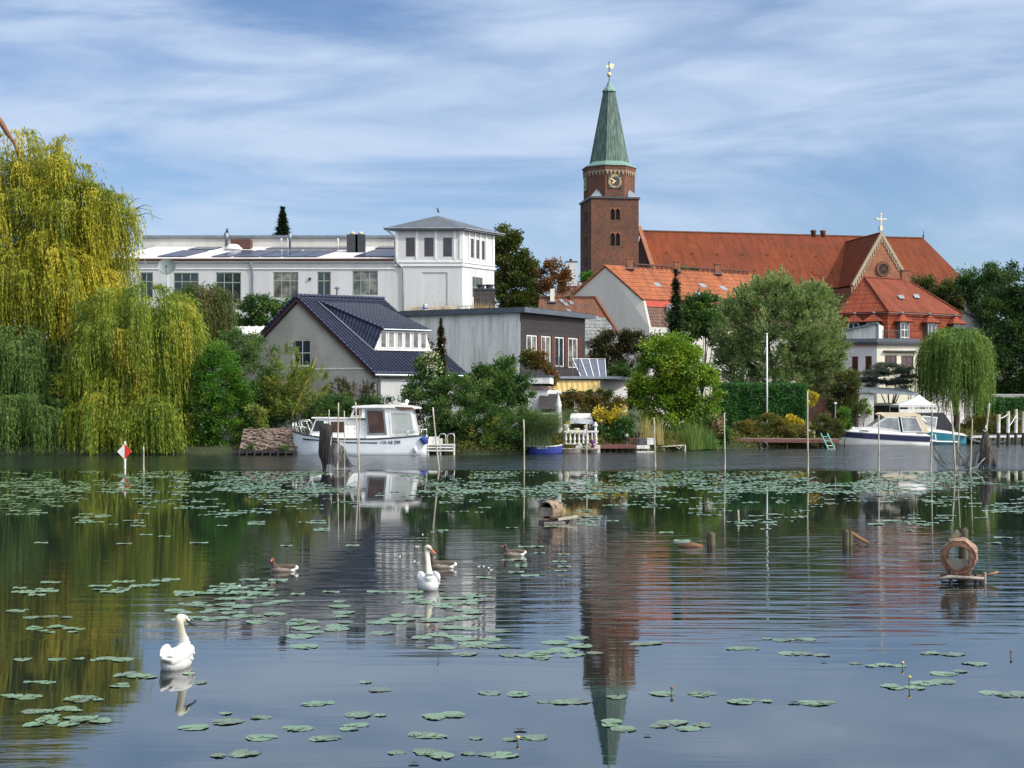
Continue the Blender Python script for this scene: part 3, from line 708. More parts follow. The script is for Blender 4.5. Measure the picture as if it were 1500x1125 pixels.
    k = MB(); q0, q1 = rp(130, 1), rp(590, 1); zc = Z(349, Yc + dpt) - q0.z
    k.obox(q0 + V((0, 0, -.2)), q1 - q0, V((0, 5, 0)), V((0, 0, zc + .2))); k.build('clerestory', K['pale_grey'], root)
    k = MB(); k.obox(q0 + V((0, -.25, zc)), q1 - q0, V((0, 5.5, 0)), V((0, 0, .3))); k.build('clerestory_roof', K['zinc'], root)
    for a, b, f0, f1 in ((222, 262, .12, .62), (303, 330, .1, .62), (336, 372, .1, .62), (376, 404, .1, .62), (408, 436, .1, .62), (438, 458, .1, .62), (512, 570, .12, .7), (224, 262, .7, .9), (340, 440, .74, .9), (440, 470, .74, .95), (505, 560, .8, .95)):
        k = MB(); k.slab([rp(a, f0, .14), rp(b, f0, .14), rp(b, f1, .14), rp(a, f1, .14)], .08); k.build('solar_panel', K['solar'], root)
    for px, y0, r in ((276, 341, .22), (374.5, 342, .17)):
        c = rp(px - 6, .88); k = MB(); zt_ = Z(y0, c.y); k.lathe([(r * .8, 0), (r * .8, (zt_ - c.z) * .55), (r * 1.25, (zt_ - c.z) * .6), (r * 1.25, zt_ - c.z)], c, 12); k.build('flue', K['zinc'], root, smooth=True)
    k = MB(); c = rp(296, .85); k.box(c + V((0, 0, .45)), (2.3, 1.6, 1.1)); k.build('roof_box', K['brown_frame'], root)
    k = MB(); c = rp(292, .72); k.box(c + V((0, 0, .12)), (1.9, 1.5, .3)); k.ell(c + V((0, 0, .25)), .85, .7, .45); k.build('skylight_dome', K['white_paint'], root, smooth=True)
    for px, w_ in ((489, 1.25), (501, 1.1)):
        c = rp(px - 4, .55); k = MB(); zt_ = Z(344, c.y) - c.z; k.box(c + V((0, 0, zt_ / 2 - .1)), (w_, 1.0, zt_ + .2))
        ch = k.build('chimney', K['dark_metal'], root)
        k = MB(); k.lathe([(.28, 0), (.3, .25), (.2, .33)], c + V((0, 0, zt_)), 10); k.build('chimney_pot', K['wood_pale'], ch, smooth=True)
    for px in (352, 362, 440):
        c = rp(px, .93); k = MB(); k.lathe([(.08, 0), (.08, .9), (.14, .95), (.05, 1.1)], c, 8); k.build('roof_vent', K['white_paint'], root)
    k = MB(); k.obox(wf.p(wf.s(452.5), Z(410, Yc), 0.002), wf.d * -.25, V((0, 0, .25)), wf.n * .2); k.build('wall_lamp', K['dark_metal'], root)
    return root
white_building()

# ---------------------------------------------------------------- grey gabled house with the blue-black roof
def pantiles(mb, p0, p1, q1, q0, tw=.3, th=.34, amp=.03):
    """real pantile relief over the slope p0-p1 (eaves) to q0-q1 (ridge)"""
    p0, p1, q0, q1 = map(V, (p0, p1, q0, q1)); Lx = max((p1 - p0).length, (q1 - q0).length); Ly = ((q0 - p0).length + (q1 - p1).length) / 2
    nr = (p1 - p0).cross(q0 - p0).normalized(); nr = nr if nr.z > 0 else -nr
    nx = int(Lx / tw) * 6; ny = int(Ly / th); vs = []; row = nx + 1
    for j in range(ny):
        for f, lift in ((j / ny, .045), ((j + 1) / ny, .0)):
            a, b = p0.lerp(q0, f), p1.lerp(q1, f)
            for i in range(row):
                t = i / nx; ph = (i % 6) / 6.0
                vs.append(a.lerp(b, t) + nr * (lift + amp * (math.sin(2 * math.pi * ph) + .35 * math.sin(4 * math.pi * ph + 1))))
    fs = []
    for j in range(ny * 2 - 1):
        for i in range(nx): a = j * row + i; fs.append((a, a + 1, a + row + 1, a + row))
    mb.add(vs, fs)
def grey_house():
    Y0 = 110.0
    root = thing('grey_house', 'grey rendered gable house with glossy blue black tiled roof and white dormer', 'house', (X(548, Y0), Y0, GZ))
    w = Wall(548, Y0, (-.93, .37)); rd = V((6.3, 3.2, 0)).normalized(); ws = Wall(548, Y0, rd)
    za = w.z(w.s(437), 436); zev = Z(545, Y0)
    sA = w.s(437); sL = w.s(330)
    zl = za - (za - zev) * (sL - sA) / sA
    wr = w.rect(430.5, 455, 498, 536)
    mb = MB(); wall_mb(mb, w, [(0, zev - .05), (sA, za - .12), (sL, zl)], 0, [wr], .16)
    Ls = 7.3
    wall_mb(mb, ws, [(0, zev), (Ls, zev)], 0, [], .1)
    mb.build('gable_wall', K['grey_wall'], root)
    window(root, w, wr, 2, (.5,), .07, 'white_paint', 'glass', .1, sill='white_paint')
    k = MB(); q = w.rect(428.0, 431.0, 499, 537); k.obox(w.p(w.s(430), q[2], .003), w.d * .1, V((0, 0, q[3] - q[2])), w.n * .03)
    k.build('window_trim', K['white_paint'], root)
    k = MB(); k.obox(w.p(.4, Z(540.5, Y0), .003), w.d * 5.5, V((0, 0, .1)), w.n * .05); k.build('ledge', K['weathered_white'], root)
    # roof slopes
    ov = w.n * .35
    apx = w.p(sA, za + .12) + ov; aps = apx + rd * 7.35
    ev0 = w.p(-.25, zev - .12) + ov; ev1 = ev0 + rd * 7.9
    fall = (ev0 - apx)
    le = w.p(sL, zl) + ov
    mb = MB(); pantiles(mb, ev0, ev1, aps, apx); roof = mb.build('roof', K['blue_tile'], root, smooth=True)
    mb = MB(); mb.slab([apx + V((0, 0, -.05)), aps + V((0, 0, -.05)), ev1 + V((0, 0, -.05)), ev0 + V((0, 0, -.05))], .12); mb.slab([apx, aps, le + rd * 7.4, le], .14); mb.build('roof_underlay', K['blue_tile'], root)
    mb = MB(); n = 22
    for i in range(n):
        p = apx.lerp(aps, i / n); q = apx.lerp(aps, (i + 1.12) / n); mb.tube([p + V((0, 0, .02)), q + V((0, 0, .05))], [.13, .16], 8)
    mb.build('ridge_tile', K['blue_tile'], root, smooth=True)
    mb = MB(); n = 24
    for i in range(n):
        p = apx.lerp(ev0, i / n); q = apx.lerp(ev0, (i + 1.1) / n); mb.tube([p + V((0, 0, .0)), q + V((0, 0, .04))], [.1, .13], 8)
        p = apx.lerp(le, i / n); q = apx.lerp(le, (i + 1.1) / n); mb.tube([p + V((0, 0, .0)), q + V((0, 0, .04))], [.1, .13], 8)
    mb.build('verge_tile', K['blue_tile'], root, smooth=True)
    mb = MB(); mb.obox(apx - V((0, 0, .42)) + w.n * -.02, ev0 - apx, V((0, 0, .32)), w.n * -.05); mb.obox(apx - V((0, 0, .42)) + w.n * -.02, le - apx, V((0, 0, .32)), w.n * -.05); mb.build('barge_board', K['brown_frame'], root)
    mb = MB(); g = V((0, 0, -.12)); mb.tube([ev0 + g + ws.n * .06, ev1 + g + ws.n * .06], .1, 8); mb.build('gutter', K['zinc'], root)
    pipe(root, [ev0 + rd * .5 + g, ws.p(.3, zev - .7, .12), ws.p(.3, zev - 1.0, .1), ws.p(.3, GZ, .1)], .06, 'zinc')
    pipe(root, [le + (apx - le) * .52 + ov * .2, le + ov * .2], .07, 'weathered_white', 'verge_strip')
    # long sloping dormer: swept roof with a tiled cheek and a white window band
    fd = fall.normalized(); up = V((0, 0, 1))
    def sl(a, f): return apx + rd * a + fall * f          # on the main slope
    nm = rd.cross(fd).normalized(); nm = nm if nm.z > 0 else -nm
    a0, a1 = 1.95, 6.55
    fT, fB = .075, .76
    tl = sl(a0 - .55, fT); tr = sl(a1 - .2, fT)
    bl = sl(a0, .70); br_ = sl(a1, .70)
    zE = Z(482, bl.y) ; zS = Z(514, bl.y)
    hd = V((fd.x, fd.y, 0)).normalized()
    # face plane stands where the slope reaches the sill level
    fs_ = (za + .12 - zS) / (apx.z - ev0.z); wl0 = sl(a0 - .1, fs_) + V((0, 0, .03)); wl1 = sl(a1 + .15, fs_) + V((0, 0, .03))
    tl1 = sl(a0 + .62, fs_); tl1 = V((tl1.x, tl1.y, zE)); tr1 = sl(a1 - .42, fs_); tr1 = V((tr1.x, tr1.y, zE))
    mb = MB(); mb.prism([wl0, wl1, tr1, tl1], -hd * .12); mb.build('dormer_front', K['white_paint'], root)
    e0 = tl1 + hd * .3 - rd * .22 + V((0, 0, .04)); e1 = tr1 + hd * .3 + rd * .25 + V((0, 0, .04))
    mb = MB(); pantiles(mb, e0, e1, tr + nm * .06, tl + nm * .06); mb.build('dormer_roof', K['blue_tile'], root, smooth=True)
    mb = MB(); mb.slab([e0 - V((0, 0, .04)), e1 - V((0, 0, .04)), tr, tl], .1); mb.tube([e0 + V((0, 0, -.06)), e1 + V((0, 0, -.06))], .07, 8); mb.build('dormer_gutter', K['zinc'], root)
    mb = MB(); pantiles(mb, wl0 - hd * .02, sl(a0 - .6, fT + .02), tl + nm * .05, e0 - hd * .05, .3, .4)
    for p_, q_, r_, s_ in ((wl0, sl(a0 - .6, fT), tl, tl1), (wl1, sl(a1 - .1, fT), tr, tr1)): mb.face(p_, q_, r_, s_)
    mb.build('dormer_cheek', K['blue_tile'], root)
    mb = MB(); n = 16
    for p_, q_ in ((tl + nm * .1, e0),):
        for i in range(n): mb.tube([p_.lerp(q_, i / n), p_.lerp(q_, (i + 1.1) / n) + V((0, 0, .04))], [.11, .14], 8)
    mb.build('dormer_ridge_tile', K['blue_tile'], root, smooth=True)
    mb = MB(); mb.tube([tl + nm * .1 - rd * .1, wl0 - rd * .05 + nm * .05], .05, 6); mb.build('flashing', K['zinc'], root)
    for j, c in enumerate((.17, .45, .73)):
        for dx in (-.068, .068):
            f0 = c + dx - .057 + .05; f1 = f0 + .114
            def fp(f, z): b_ = wl0.lerp(wl1, f); return V((b_.x, b_.y, z)) + hd * .004
            z0_, z1_ = zS + .24, zE - .14
            mb = MB(); A_, B_ = fp(f0, z0_), fp(f1, z0_); ax = (B_ - A_); Lw = ax.length; ax.normalize(); t = .07
            mb.obox(A_, ax * Lw, up * t, hd * .07); mb.obox(A_ + up * (z1_ - z0_ - t), ax * Lw, up * t, hd * .07); mb.obox(A_ + up * t, ax * t, up * (z1_ - z0_ - 2 * t), hd * .07); mb.obox(A_ + up * t + ax * (Lw - t), ax * t, up * (z1_ - z0_ - 2 * t), hd * .07)
            o = mb.build('dormer_window', K['white_paint'], root)
            mb = MB(); mb.obox(A_ + up * .03 + ax * .03, ax * (Lw - .06), up * (z1_ - z0_ - .06), hd * .02); mb.build('pane', K['glass_curtain'], o)
    mb = MB(); mb.obox(wl0 + hd * .003 + up * .02 + rd * .1, wl1 - wl0 - rd * .2, up * .1, hd * .14); mb.build('dormer_sill', K['white_paint'], root)
    # white side wall under the eaves
    mb = MB(); mb.obox(ws.p(.5, 0, .005), ws.d * 6.2, V((0, 0, Z(556, Y0))), ws.n * .12); mb.build('side_wall', K['white_wall'], root)
    c = apx + rd * 3.4 + V((0, .0, -.1)); mb = MB(); mb.lathe([(.09, 0), (.09, .75), (.22, .78), (.22, .86), (.05, .95)], c, 10); mb.build('flue', K['zinc'], root)
grey_house()

def porch():
    Y0 = 116.0; c = W(365, 500, Y0)
    root = thing('garden_veranda', 'low veranda with pale sheet roof beside the grey gable house', 'veranda', (c.x, c.y, GZ))
    w = Wall(420, Y0, (-1, .05)); s1 = w.s(330)
    rects = [w.rect(a, b, 494, 512) for a, b in ((343, 353), (357, 366), (369, 392))]
    mb = MB(); wall_mb(mb, w, [(0, Z(490, Y0)), (s1, Z(490, Y0))], 0, rects, .1); mb.build('wall', K['white_wall'], root)
    for r in rects: window(root, w, r, 1, (.5,), .07, 'white_paint', 'glass_red', .06)
    mb = MB(); p0, p1 = w.p(-.2, Z(490, Y0) + .05, .4), w.p(s1 + .2, Z(490, Y0) + .05, .4); b = V((.3, 4.2, Z(479, Y0 + 4) - Z(490, Y0)))
    mb.slab([p0, p1, p1 + b, p0 + b], .12); n = 9
    for i in range(n + 1): q = p0.lerp(p1, i / n); mb.bar(q + V((0, 0, .04)), q + b + V((0, 0, .04)), .06, .06)
    mb.build('roof', K['roof_felt'], root)
porch()

# ---------------------------------------------------------------- flat concrete house clad in dark wood
def concrete_house():
    Yc = 122.0; zt = Z(458, Yc)
    root = thing('concrete_house', 'flat roofed house of streaked concrete and dark wood cladding', 'house', (X(762, Yc), Yc, GZ))
    wl = Wall(761.5, Yc, (-.905, .427)); wr = Wall(762, Yc, (.575, .818))
    sl_ = wl.s(590); sr = wr.s(857)
    rects = [wr.rect(a, b, 491 + i * 1.4, 535 + i * 1.2) for i, (a, b) in enumerate(((771.5, 786.5), (793, 806.5), (812.5, 826), (832.5, 846)))]
    mb = MB(); wall_mb(mb, wl, [(0, zt), (sl_, zt)], 0); mb.build('concrete_wall', K['concrete'], root)
    mb = MB(); wall_mb(mb, wr, [(0.02, zt), (sr, zt)], 0, rects, .12); q = wr.p(sr, 0); mb.face(q, q + wl.d * 4, q + wl.d * 4 + V((0, 0, zt)), q + V((0, 0, zt)))
    for i in range(30): mb.obox(wr.p(.02, zt - .1 - i * .21, .001), wr.d * (sr - .03), V((0, 0, .02)), wr.n * .015) if i * .21 < 1.4 else None
    mb.build('wood_wall', K['wood_dark'], root)
    for i, r in enumerate(rects):
        window(root, wr, r, 2, (), .1, 'white_paint', 'glass_curtain' if i != 2 else 'glass', .08, name='glazed_door')
        k = MB(); k.obox(wr.p(r[1] + .06, r[2], .003), wr.d * .55, V((0, 0, r[3] - r[2] + .1)), wr.n * .06); k.build('shutter', K['brown_frame'], root)
    # roof slab with fascia, running out over the end
    A = wl.p(-.35, zt, .35) + wr.n * .3; B = wl.p(sl_ + .2, zt, .35); C_ = wr.p(sr + .9, zt, .45); D = C_ + wl.d * (sl_ + 1)
    mb = MB(); mb.prism([A, C_, D, B], V((0, 0, .42))); mb.build('roof', K['fascia'], root)
    mb = MB(); mb.prism([A + V((0, 0, .424)) - wl.n * .3, C_ + V((0, 0, .424)), D + V((0, 0, .424)), B + V((0, 0, .424)) - wl.n * .3], V((0, 0, .06))); mb.build('roof_planting_bed', K['soil'], root)
    zr = zt + .45
    # brick chimney on the roof
    cp = wl.p(wl.s(693) * 1.0, zr, -2.2); wd_ = 31 / F * cp.y; zc = Z(425.5, cp.y)
    mb = MB(); mb.box((cp.x, cp.y, (zr + zc) / 2), (wd_, 1.2, zc - zr + .1)); ch = mb.build('chimney', K['dark_brick'], root)
    mb = MB(); mb.box((cp.x, cp.y, zc + .06), (wd_ + .12, 1.32, .12)); mb.lathe([(.3, 0), (.32, .3), (.42, .32), (.42, .4)], (cp.x - .3, cp.y, zc + .1), 10); mb.lathe([(.3, 0), (.32, .3), (.42, .32), (.42, .4)], (cp.x + .45, cp.y, zc + .1), 10); mb.build('chimney_cap', K['dark_metal'], ch)
    # roof rail
    mb = MB(); zq = Z(447, Yc + 4); p0, p1 = wl.p(wl.s(676), 0, -2.6), wl.p(wl.s(588), 0, -2.6)
    mb.tube([V((p0.x, p0.y, zq)), V((p1.x, p1.y, zq))], .03, 6)
    for i in range(6): q = p0.lerp(p1, i / 5); mb.tube([V((q.x, q.y, zr)), V((q.x, q.y, zq))], .025, 5)
    mb.build('roof_rail', K['steel'], root)
    # terrace in front of the wood wall: slab, rail
    tz = Z(555, Yc - 1)
    f0, f1 = W(808, 551, 118.2), W(911, 558.5, 119.4); f1.z = f0.z; tz = f0.z; q0 = wr.p(wr.s(790), tz, .02); q1 = V((f1.x + 1.5, f1.y + 6, tz))
    mb = MB(); mb.prism([q0, q1, f1, f0], V((0, 0, -.2))); mb.build('terrace_slab', K['zinc'], root)
    mb = MB()
    r0, r1 = f0.lerp(f1, .02) + V((0, .15, 0)), f0.lerp(f1, .38) + V((0, .15, 0))
    for zz in (.4, .8, 1.2, 1.6): mb.tube([r0 + V((0, 0, zz)), r1 + V((0, 0, zz))], .025, 6)
    for i in range(5): q = r0.lerp(r1, i / 4); mb.tube([q, q + V((0, 0, 1.62))], .035, 6)
    mb.build('terrace_rail', K['dark_metal'], root)
    # walls under the terrace
    mb = MB(); mb.prism([V((p.x, p.y, 0)) for p in (q0 + V((.4, -.3, 0)), q1 + V((-.6, -.5, 0)), f1 + V((-1.6, .9, 0)), f0 + V((.5, .8, 0)))], V((0, 0, tz - .22))); mb.build('terrace_wall', K['lilac_wall'], root)
    # yellow side awning
    mb = MB(); a0 = W(808, 557.5, f0.y + .25); a1 = W(879, 557.5, f0.y + 1.0); n = 18
    for i in range(n):
        p, q = a0.lerp(a1, i / n), a0.lerp(a1, (i + 1) / n); o1 = V((0, .05 * (i % 2), 0)); o2 = V((0, .05 * ((i + 1) % 2), 0)); dp = V((0, 0, -.92))
        sh = V((.12 * (1 - i / n), 0, 0)); sh2 = V((.12 * (1 - (i + 1) / n), 0, 0))
        mb.face(p + o1, q + o2, q + o2 + dp + sh2, p + o1 + dp + sh)
    mb.build('side_awning', K['canvas_yellow'], root)
    # tilted solar panel
    mb = MB(); b0, b1 = W(851, 552.5, f0.y + 1.0), W(888, 552.5, f0.y + 1.8); t0, t1 = W(838.5, 526, f0.y + 2.0), W(886, 526, f0.y + 3.0)
    mb.slab([b0, b1, t1, t0], .08); sp = mb.build('solar_panel', K['solar'], root)
    mb = MB()
    for i in range(5): mb.bar(b0.lerp(b1, i / 4) + V((0, -.03, .02)), t0.lerp(t1, i / 4) + V((0, -.03, .02)), .05, .05)
    mb.bar(b0 + V((0, -.03, .02)), b1 + V((0, -.03, .02)), .05); mb.bar(t0 + V((0, -.03, .02)), t1 + V((0, -.03, .02)), .05)
    for q in (t0, t1): mb.bar(q, V((q.x, q.y + .3, tz)), .06)
    mb.build('panel_frame', K['steel'], sp)
    # dry grass in the roof bed is a thing of its own
    verts = MB()
    for i in range(420):
        px = R.choice((R.uniform(588, 612), R.uniform(620, 660), R.uniform(590, 720), R.uniform(684, 712))); n_ = R.uniform(-2.0, -.5)
        b_ = wl.p(max(-.1, wl.s(px)), zr + .02, n_); hh = R.uniform(.25, .6) if R.random() < .85 else R.uniform(.7, 1.3)
        t = b_ + V((R.uniform(-.15, .15), R.uniform(-.1, .1), hh)); verts.face(b_ - V((.018, 0, 0)), b_ + V((.018, 0, 0)), t)
    c = wl.p(wl.s(640), zr, -1.2)
    tag(verts.build('roof_grass', M_noise('dry_grass', (.3, .21, .1), (.45, .34, .18), 3, .9), loc=c), 'dry brown grasses growing along the flat concrete roof', 'grass', kind='stuff')
    for px, wd2, mt, nm, lb in ((614.5, .45, 'white_paint', 'roof_drum', 'small blue and white drum standing on the flat roof'), ):
        c = wl.p(wl.s(px), zr + .03, -1.0); k = MB(); k.lathe([(.2, 0), (.21, .12), (.19, .14), (.19, .5), (.21, .52), (.21, .62)], c, 12); o = k.build(nm, K[mt], loc=c, smooth=True); tag(o, lb, 'drum')
        k = MB(); k.lathe([(.215, .16), (.215, .32)], c, 12); k.build('band', K['blue_boat'], o)
    for i, (px, t) in enumerate(((631, 'left'), (652, 'right'))):
        c = wl.p(wl.s(px), zr + .03, -1.0); k = MB(); r = 1.3 if i == 0 else 1.0
        k.obox(c - V((r / 2, .2, 0)), (r, 0, 0), (0, .4, 0), (0, 0, .36)); k.obox(c + V((r / 2 - .1, -.22, .02)), (.12, 0, 0), (0, .42, 0), (.12, 0, .42))
        o = k.build('planter_box', K['wood_pale'], loc=c); tag(o, 'wooden planter on the flat roof ' + ('next to the blue and white drum' if i == 0 else 'nearer the brick chimney'), 'planter', 'planters on the flat roof')
concrete_house()

# ---------------------------------------------------------------- far roofs
def gable_house():
    Yg = 175.0
    a = W(887.6, 389.6, Yg + 2); re = W(942, 438, Yg); ft = W(951, 479, Yg - .6)
    rd = V((16.8, 9.6, 0)).normalized(); gd = (V((a.x, a.y, 0)) - V((re.x, re.y, 0))).normalized()
    root = thing('gabled_house', 'pale grey gabled house with orange tile roof and steep mansard side', 'house', (re.x, re.y, GZ))
    L = 23.0
    le = a + gd * ((a - re).length * .83); le = V((le.x, le.y, a.z - (a.z - re.z) * 1.0))
    mb = MB(); g = [V((ft.x, ft.y, 0)), ft, re, a, le, V((le.x, le.y, 0))]; mb.prism(g, rd * .3); mb.build('gable_wall', K['pale_grey'], root)
    mb = MB(); o = V((0, 0, .15)) - rd * .25; e2 = (re - a).normalized() * .3
    mb.slab([a + o, a + o + rd * L, re + o + rd * L + e2, re + o + e2], .2); mb.slab([a + o, a + o + rd * L, le + o + rd * L, le + o], .2); mb.build('roof', K['orange_tile'], root)
    mb = MB(); mb.slab([re + rd * .1 - V((0, 0, .9)), re + rd * L - V((0, 0, .9)), ft + rd * L, ft + rd * .1], .2); mb.build('mansard', K['brown_tile'], root)
    sn = V((rd.y, -rd.x, 0))
    mb = MB(); mb.obox(re + rd * .3 - V((0, 0, .9)), rd * (L - .3), V((0, 0, .78)), sn * .08); mb.build('eaves_band', M_noise('red_fascia', (.4, .05, .03), (.48, .07, .04), 2, .6), root)
    mb = MB(); p0 = ft + rd * .3; mb.face(V((p0.x, p0.y, 0)), V((p0 + rd * L).xy.to_3d()), p0 + rd * L, p0); mb.build('lower_wall', K['pale_grey'], root)
    # white dormer
    c = W(961, 478, Yg + 3.5); c = re + rd * ((c - re).dot(rd)) ; zb, ztp = Z(477, Yg + 2), Z(446, Yg + 2); wd_ = 1.9
    c0 = V((c.x, c.y, zb)) + sn * .9
    mb = MB(); h_ = ztp - zb
    mb.prism([c0, c0 + rd * .35, c0 + rd * .35 + V((0, 0, h_)), c0 + V((0, 0, h_))], -sn * 1.6); mb.prism([c0 + rd * (wd_ - .35), c0 + rd * wd_, c0 + rd * wd_ + V((0, 0, h_)), c0 + rd * (wd_ - .35) + V((0, 0, h_))], -sn * 1.6)
    mb.prism([c0 + V((0, 0, h_ - .35)) - rd * .12, c0 + rd * (wd_ + .12) + V((0, 0, h_ - .35)), c0 + rd * wd_ / 2 + V((0, 0, h_ + .55))], -sn * 1.8)
    dm = mb.build('dormer', K['white_paint'], root)
    mb = MB(); mb.obox(c0 + rd * .36 - sn * .15, rd * (wd_ - .72), V((0, 0, h_ - .36)), sn * .03); pn = mb.build('pane', K['glass_curtain'], dm)
    mb = MB(); mb.obox(c0 + rd * (wd_ / 2 - .05) - sn * .11, rd * .1, V((0, 0, h_ - .36)), sn * .06); mb.obox(c0 + rd * .36 - sn * .11 + V((0, 0, h_ * .55)), rd * (wd_ - .72), V((0, 0, .12)), sn * .05); mb.build('sash', K['brown_frame'], dm)
    # skylights, snow boards, chimneys
    def on(s, f, lift=.2): return a + rd * s + (re - a) * f + V((0, 0, lift))
    for s, f in ((4.2, .5), (11.5, .45), (14.5, .5), (9.2, .74)):
        mb = MB(); mb.slab([on(s, f), on(s + .9, f), on(s + .9, f + .12), on(s, f + .12)], .1); mb.build('skylight', K['zinc'], root)
    mb = MB(); p0, p1 = on(4.0, .03, .55), on(L - 1, .03, .55); mb.bar(p0, p1, .5, .14)
    for i in range(26): q = p0.lerp(p1, i / 25); mb.bar(q, q + V((0, -.1, -.55)), .16)
    mb.build('roof_walkway', K['brown_frame'], root)
    for s in (3.3, 10.5, 17.0):
        mb = MB(); q = on(s, .05); mb.box((q.x, q.y, q.z + .3), (.75, .75, 1.5)); mb.box((q.x, q.y, q.z + 1.08), (.9, .9, .12)); mb.build('chimney', K['orange_brick'], root)
        mb = MB(); mb.box((q.x, q.y - .1, q.z - .2), (1.2, 1.3, .1)); mb.build('flashing', K['zinc'], root)
gable_house()

def old_house():
    Y0 = 150.0
    rt = W(872, 436, Y0 + 4); rl = W(790, 438, Y0 + 4); rl.z = rt.z; eb = W(906, 489, Y0); el = W(785, 505, Y0 - 1); el.z = eb.z - .3
    root = thing('old_roofed_house', 'low house with mossy old red tile roof partly relaid in grey', 'house', (rt.x, rt.y, GZ))
    back = V((-.8, 5.5, 0)); bz = V((0, 0, eb.z - rt.z))
    mb = MB(); mb.slab([rl, rt, eb, el], .2); mb.slab([rl, rt, rt + back + bz, rl + back + bz], .2); mb.build('roof', K['old_tile'], root)
    nr = (eb - rt).cross(rl - rt).normalized(); nr = nr if nr.z > 0 else -nr
    def on(px, py):
        t = (py - 436) / 53.; l = rl.lerp(el, t); r = rt.lerp(eb, t); u0 = 750 + l.x / l.y * F; u1 = 750 + r.x / r.y * F; return l.lerp(r, (px - u0) / (u1 - u0))
    mb = MB(); mb.slab([on(855, 463) + nr * .06, on(886, 466) + nr * .06, on(903, 486) + nr * .06, on(852, 500) + nr * .06], .05); mb.build('relaid_patch', K['grey_tile'], root)
    mb = MB(); mb.bar(rl + V((0, 0, .08)), rt + V((0, 0, .08)), .3, .18); mb.bar(rt + V((0, 0, .1)), eb + V((0, 0, .1)), .3, .16); mb.build('ridge', K['old_tile'], root)
    mb = MB(); mb.face(V((el.x, el.y + .3, 0)), V((eb.x, eb.y + .3, 0)), eb + V((0, .3, -.2)), el + V((0, .3, -.2))); q = rt + back + bz; mb.face(V((eb.x - .2, eb.y + .3, 0)), V((q.x - .2, q.y, 0)), q - V((.2, 0, .2)), rt - V((.2, 0, .2)), eb + V((-.2, .3, -.2))); mb.build('wall', K['pale_grey'], root)
    c = on(809, 441); mb = MB(); mb.box((c.x, c.y, c.z + .3), (.45, .5, 2.0)); mb.build('chimney', K['cream_wall'], root)
    mb = MB(); mb.box((c.x, c.y - .1, c.z - .1), (.9, .9, .12)); mb.build('chimney_flashing', K['zinc'], root)
    c = on(837, 438); mb = MB(); mb.box((c.x, c.y, c.z + .2), (.35, .4, 1.5)); mb.build('chimney', K['old_tile'], root)
    for px, py in ((822, 441), (828, 446), (836, 444), (833, 456)):
        mb = MB(); mb.slab([on(px - 4, py - 2) + nr * .12, on(px + 2, py - 2) + nr * .12, on(px + 5, py + 3) + nr * .12, on(px, py + 3) + nr * .12], .07); mb.build('skylight', K['zinc'], root)
    c = on(884, 475); mb = MB(); mb.slab([on(872, 465) + nr * .14, on(876, 465) + nr * .14, on(879, 471) + nr * .14, on(874, 471) + nr * .14], .06); mb.build('skylight', K['zinc'], root)
old_house()

def distant_house():
    Y0 = 215.0; rl, rr = W(818, 410, Y0), W(846, 410, Y0); e0, e1 = W(812, 440, Y0 - 4), W(866, 440, Y0 - 4)
    root = thing('distant_house', 'distant tiled roof with tall white chimney block between trees', 'house', (rl.x, rl.y, GZ))
    mb = MB(); mb.slab([rl, rr, e1, e0], .2); b = V((0, 8, 0)); z = V((0, 0, e0.z - rl.z)); mb.slab([rl, rr, rr + b + z + V((2, 0, 0)), rl + b + z], .2); mb.face(rr, e1, rr + b + z + V((2, 0, 0))); mb.build('roof', K['old_tile'], root)
    mb = MB(); mb.obox(V((e0.x, e0.y + .5, 0)), V((e1.x - e0.x - .5, 0, 0)), V((0, 7, 0)), V((0, 0, e0.z - .2))); mb.build('wall', K['pale_grey'], root)
    c = W(837, 402, Y0 - 1); mb = MB(); mb.box((c.x, c.y, c.z), (1.7, 1.2, 3.6)); mb.build('chimney_block', K['white_wall'], root)
    mb = MB(); mb.box((c.x, c.y, c.z + 1.86), (1.85, 1.35, .12)); mb.box((c.x - .1, c.y, c.z + 2.1), (.4, .4, .4)); mb.build('chimney_cap', K['dark_metal'], root)
    for px, py in ((853, 420), (850, 417)):
        q = W(px, py, Y0 - 2.2); mb = MB(); mb.slab([q + V((-.3, 0, .35)), q + V((.2, 0, .35)), q + V((.55, -.5, -.35)), q + V((.05, -.5, -.35))], .06); mb.build('skylight', K['zinc'], root)
distant_house()

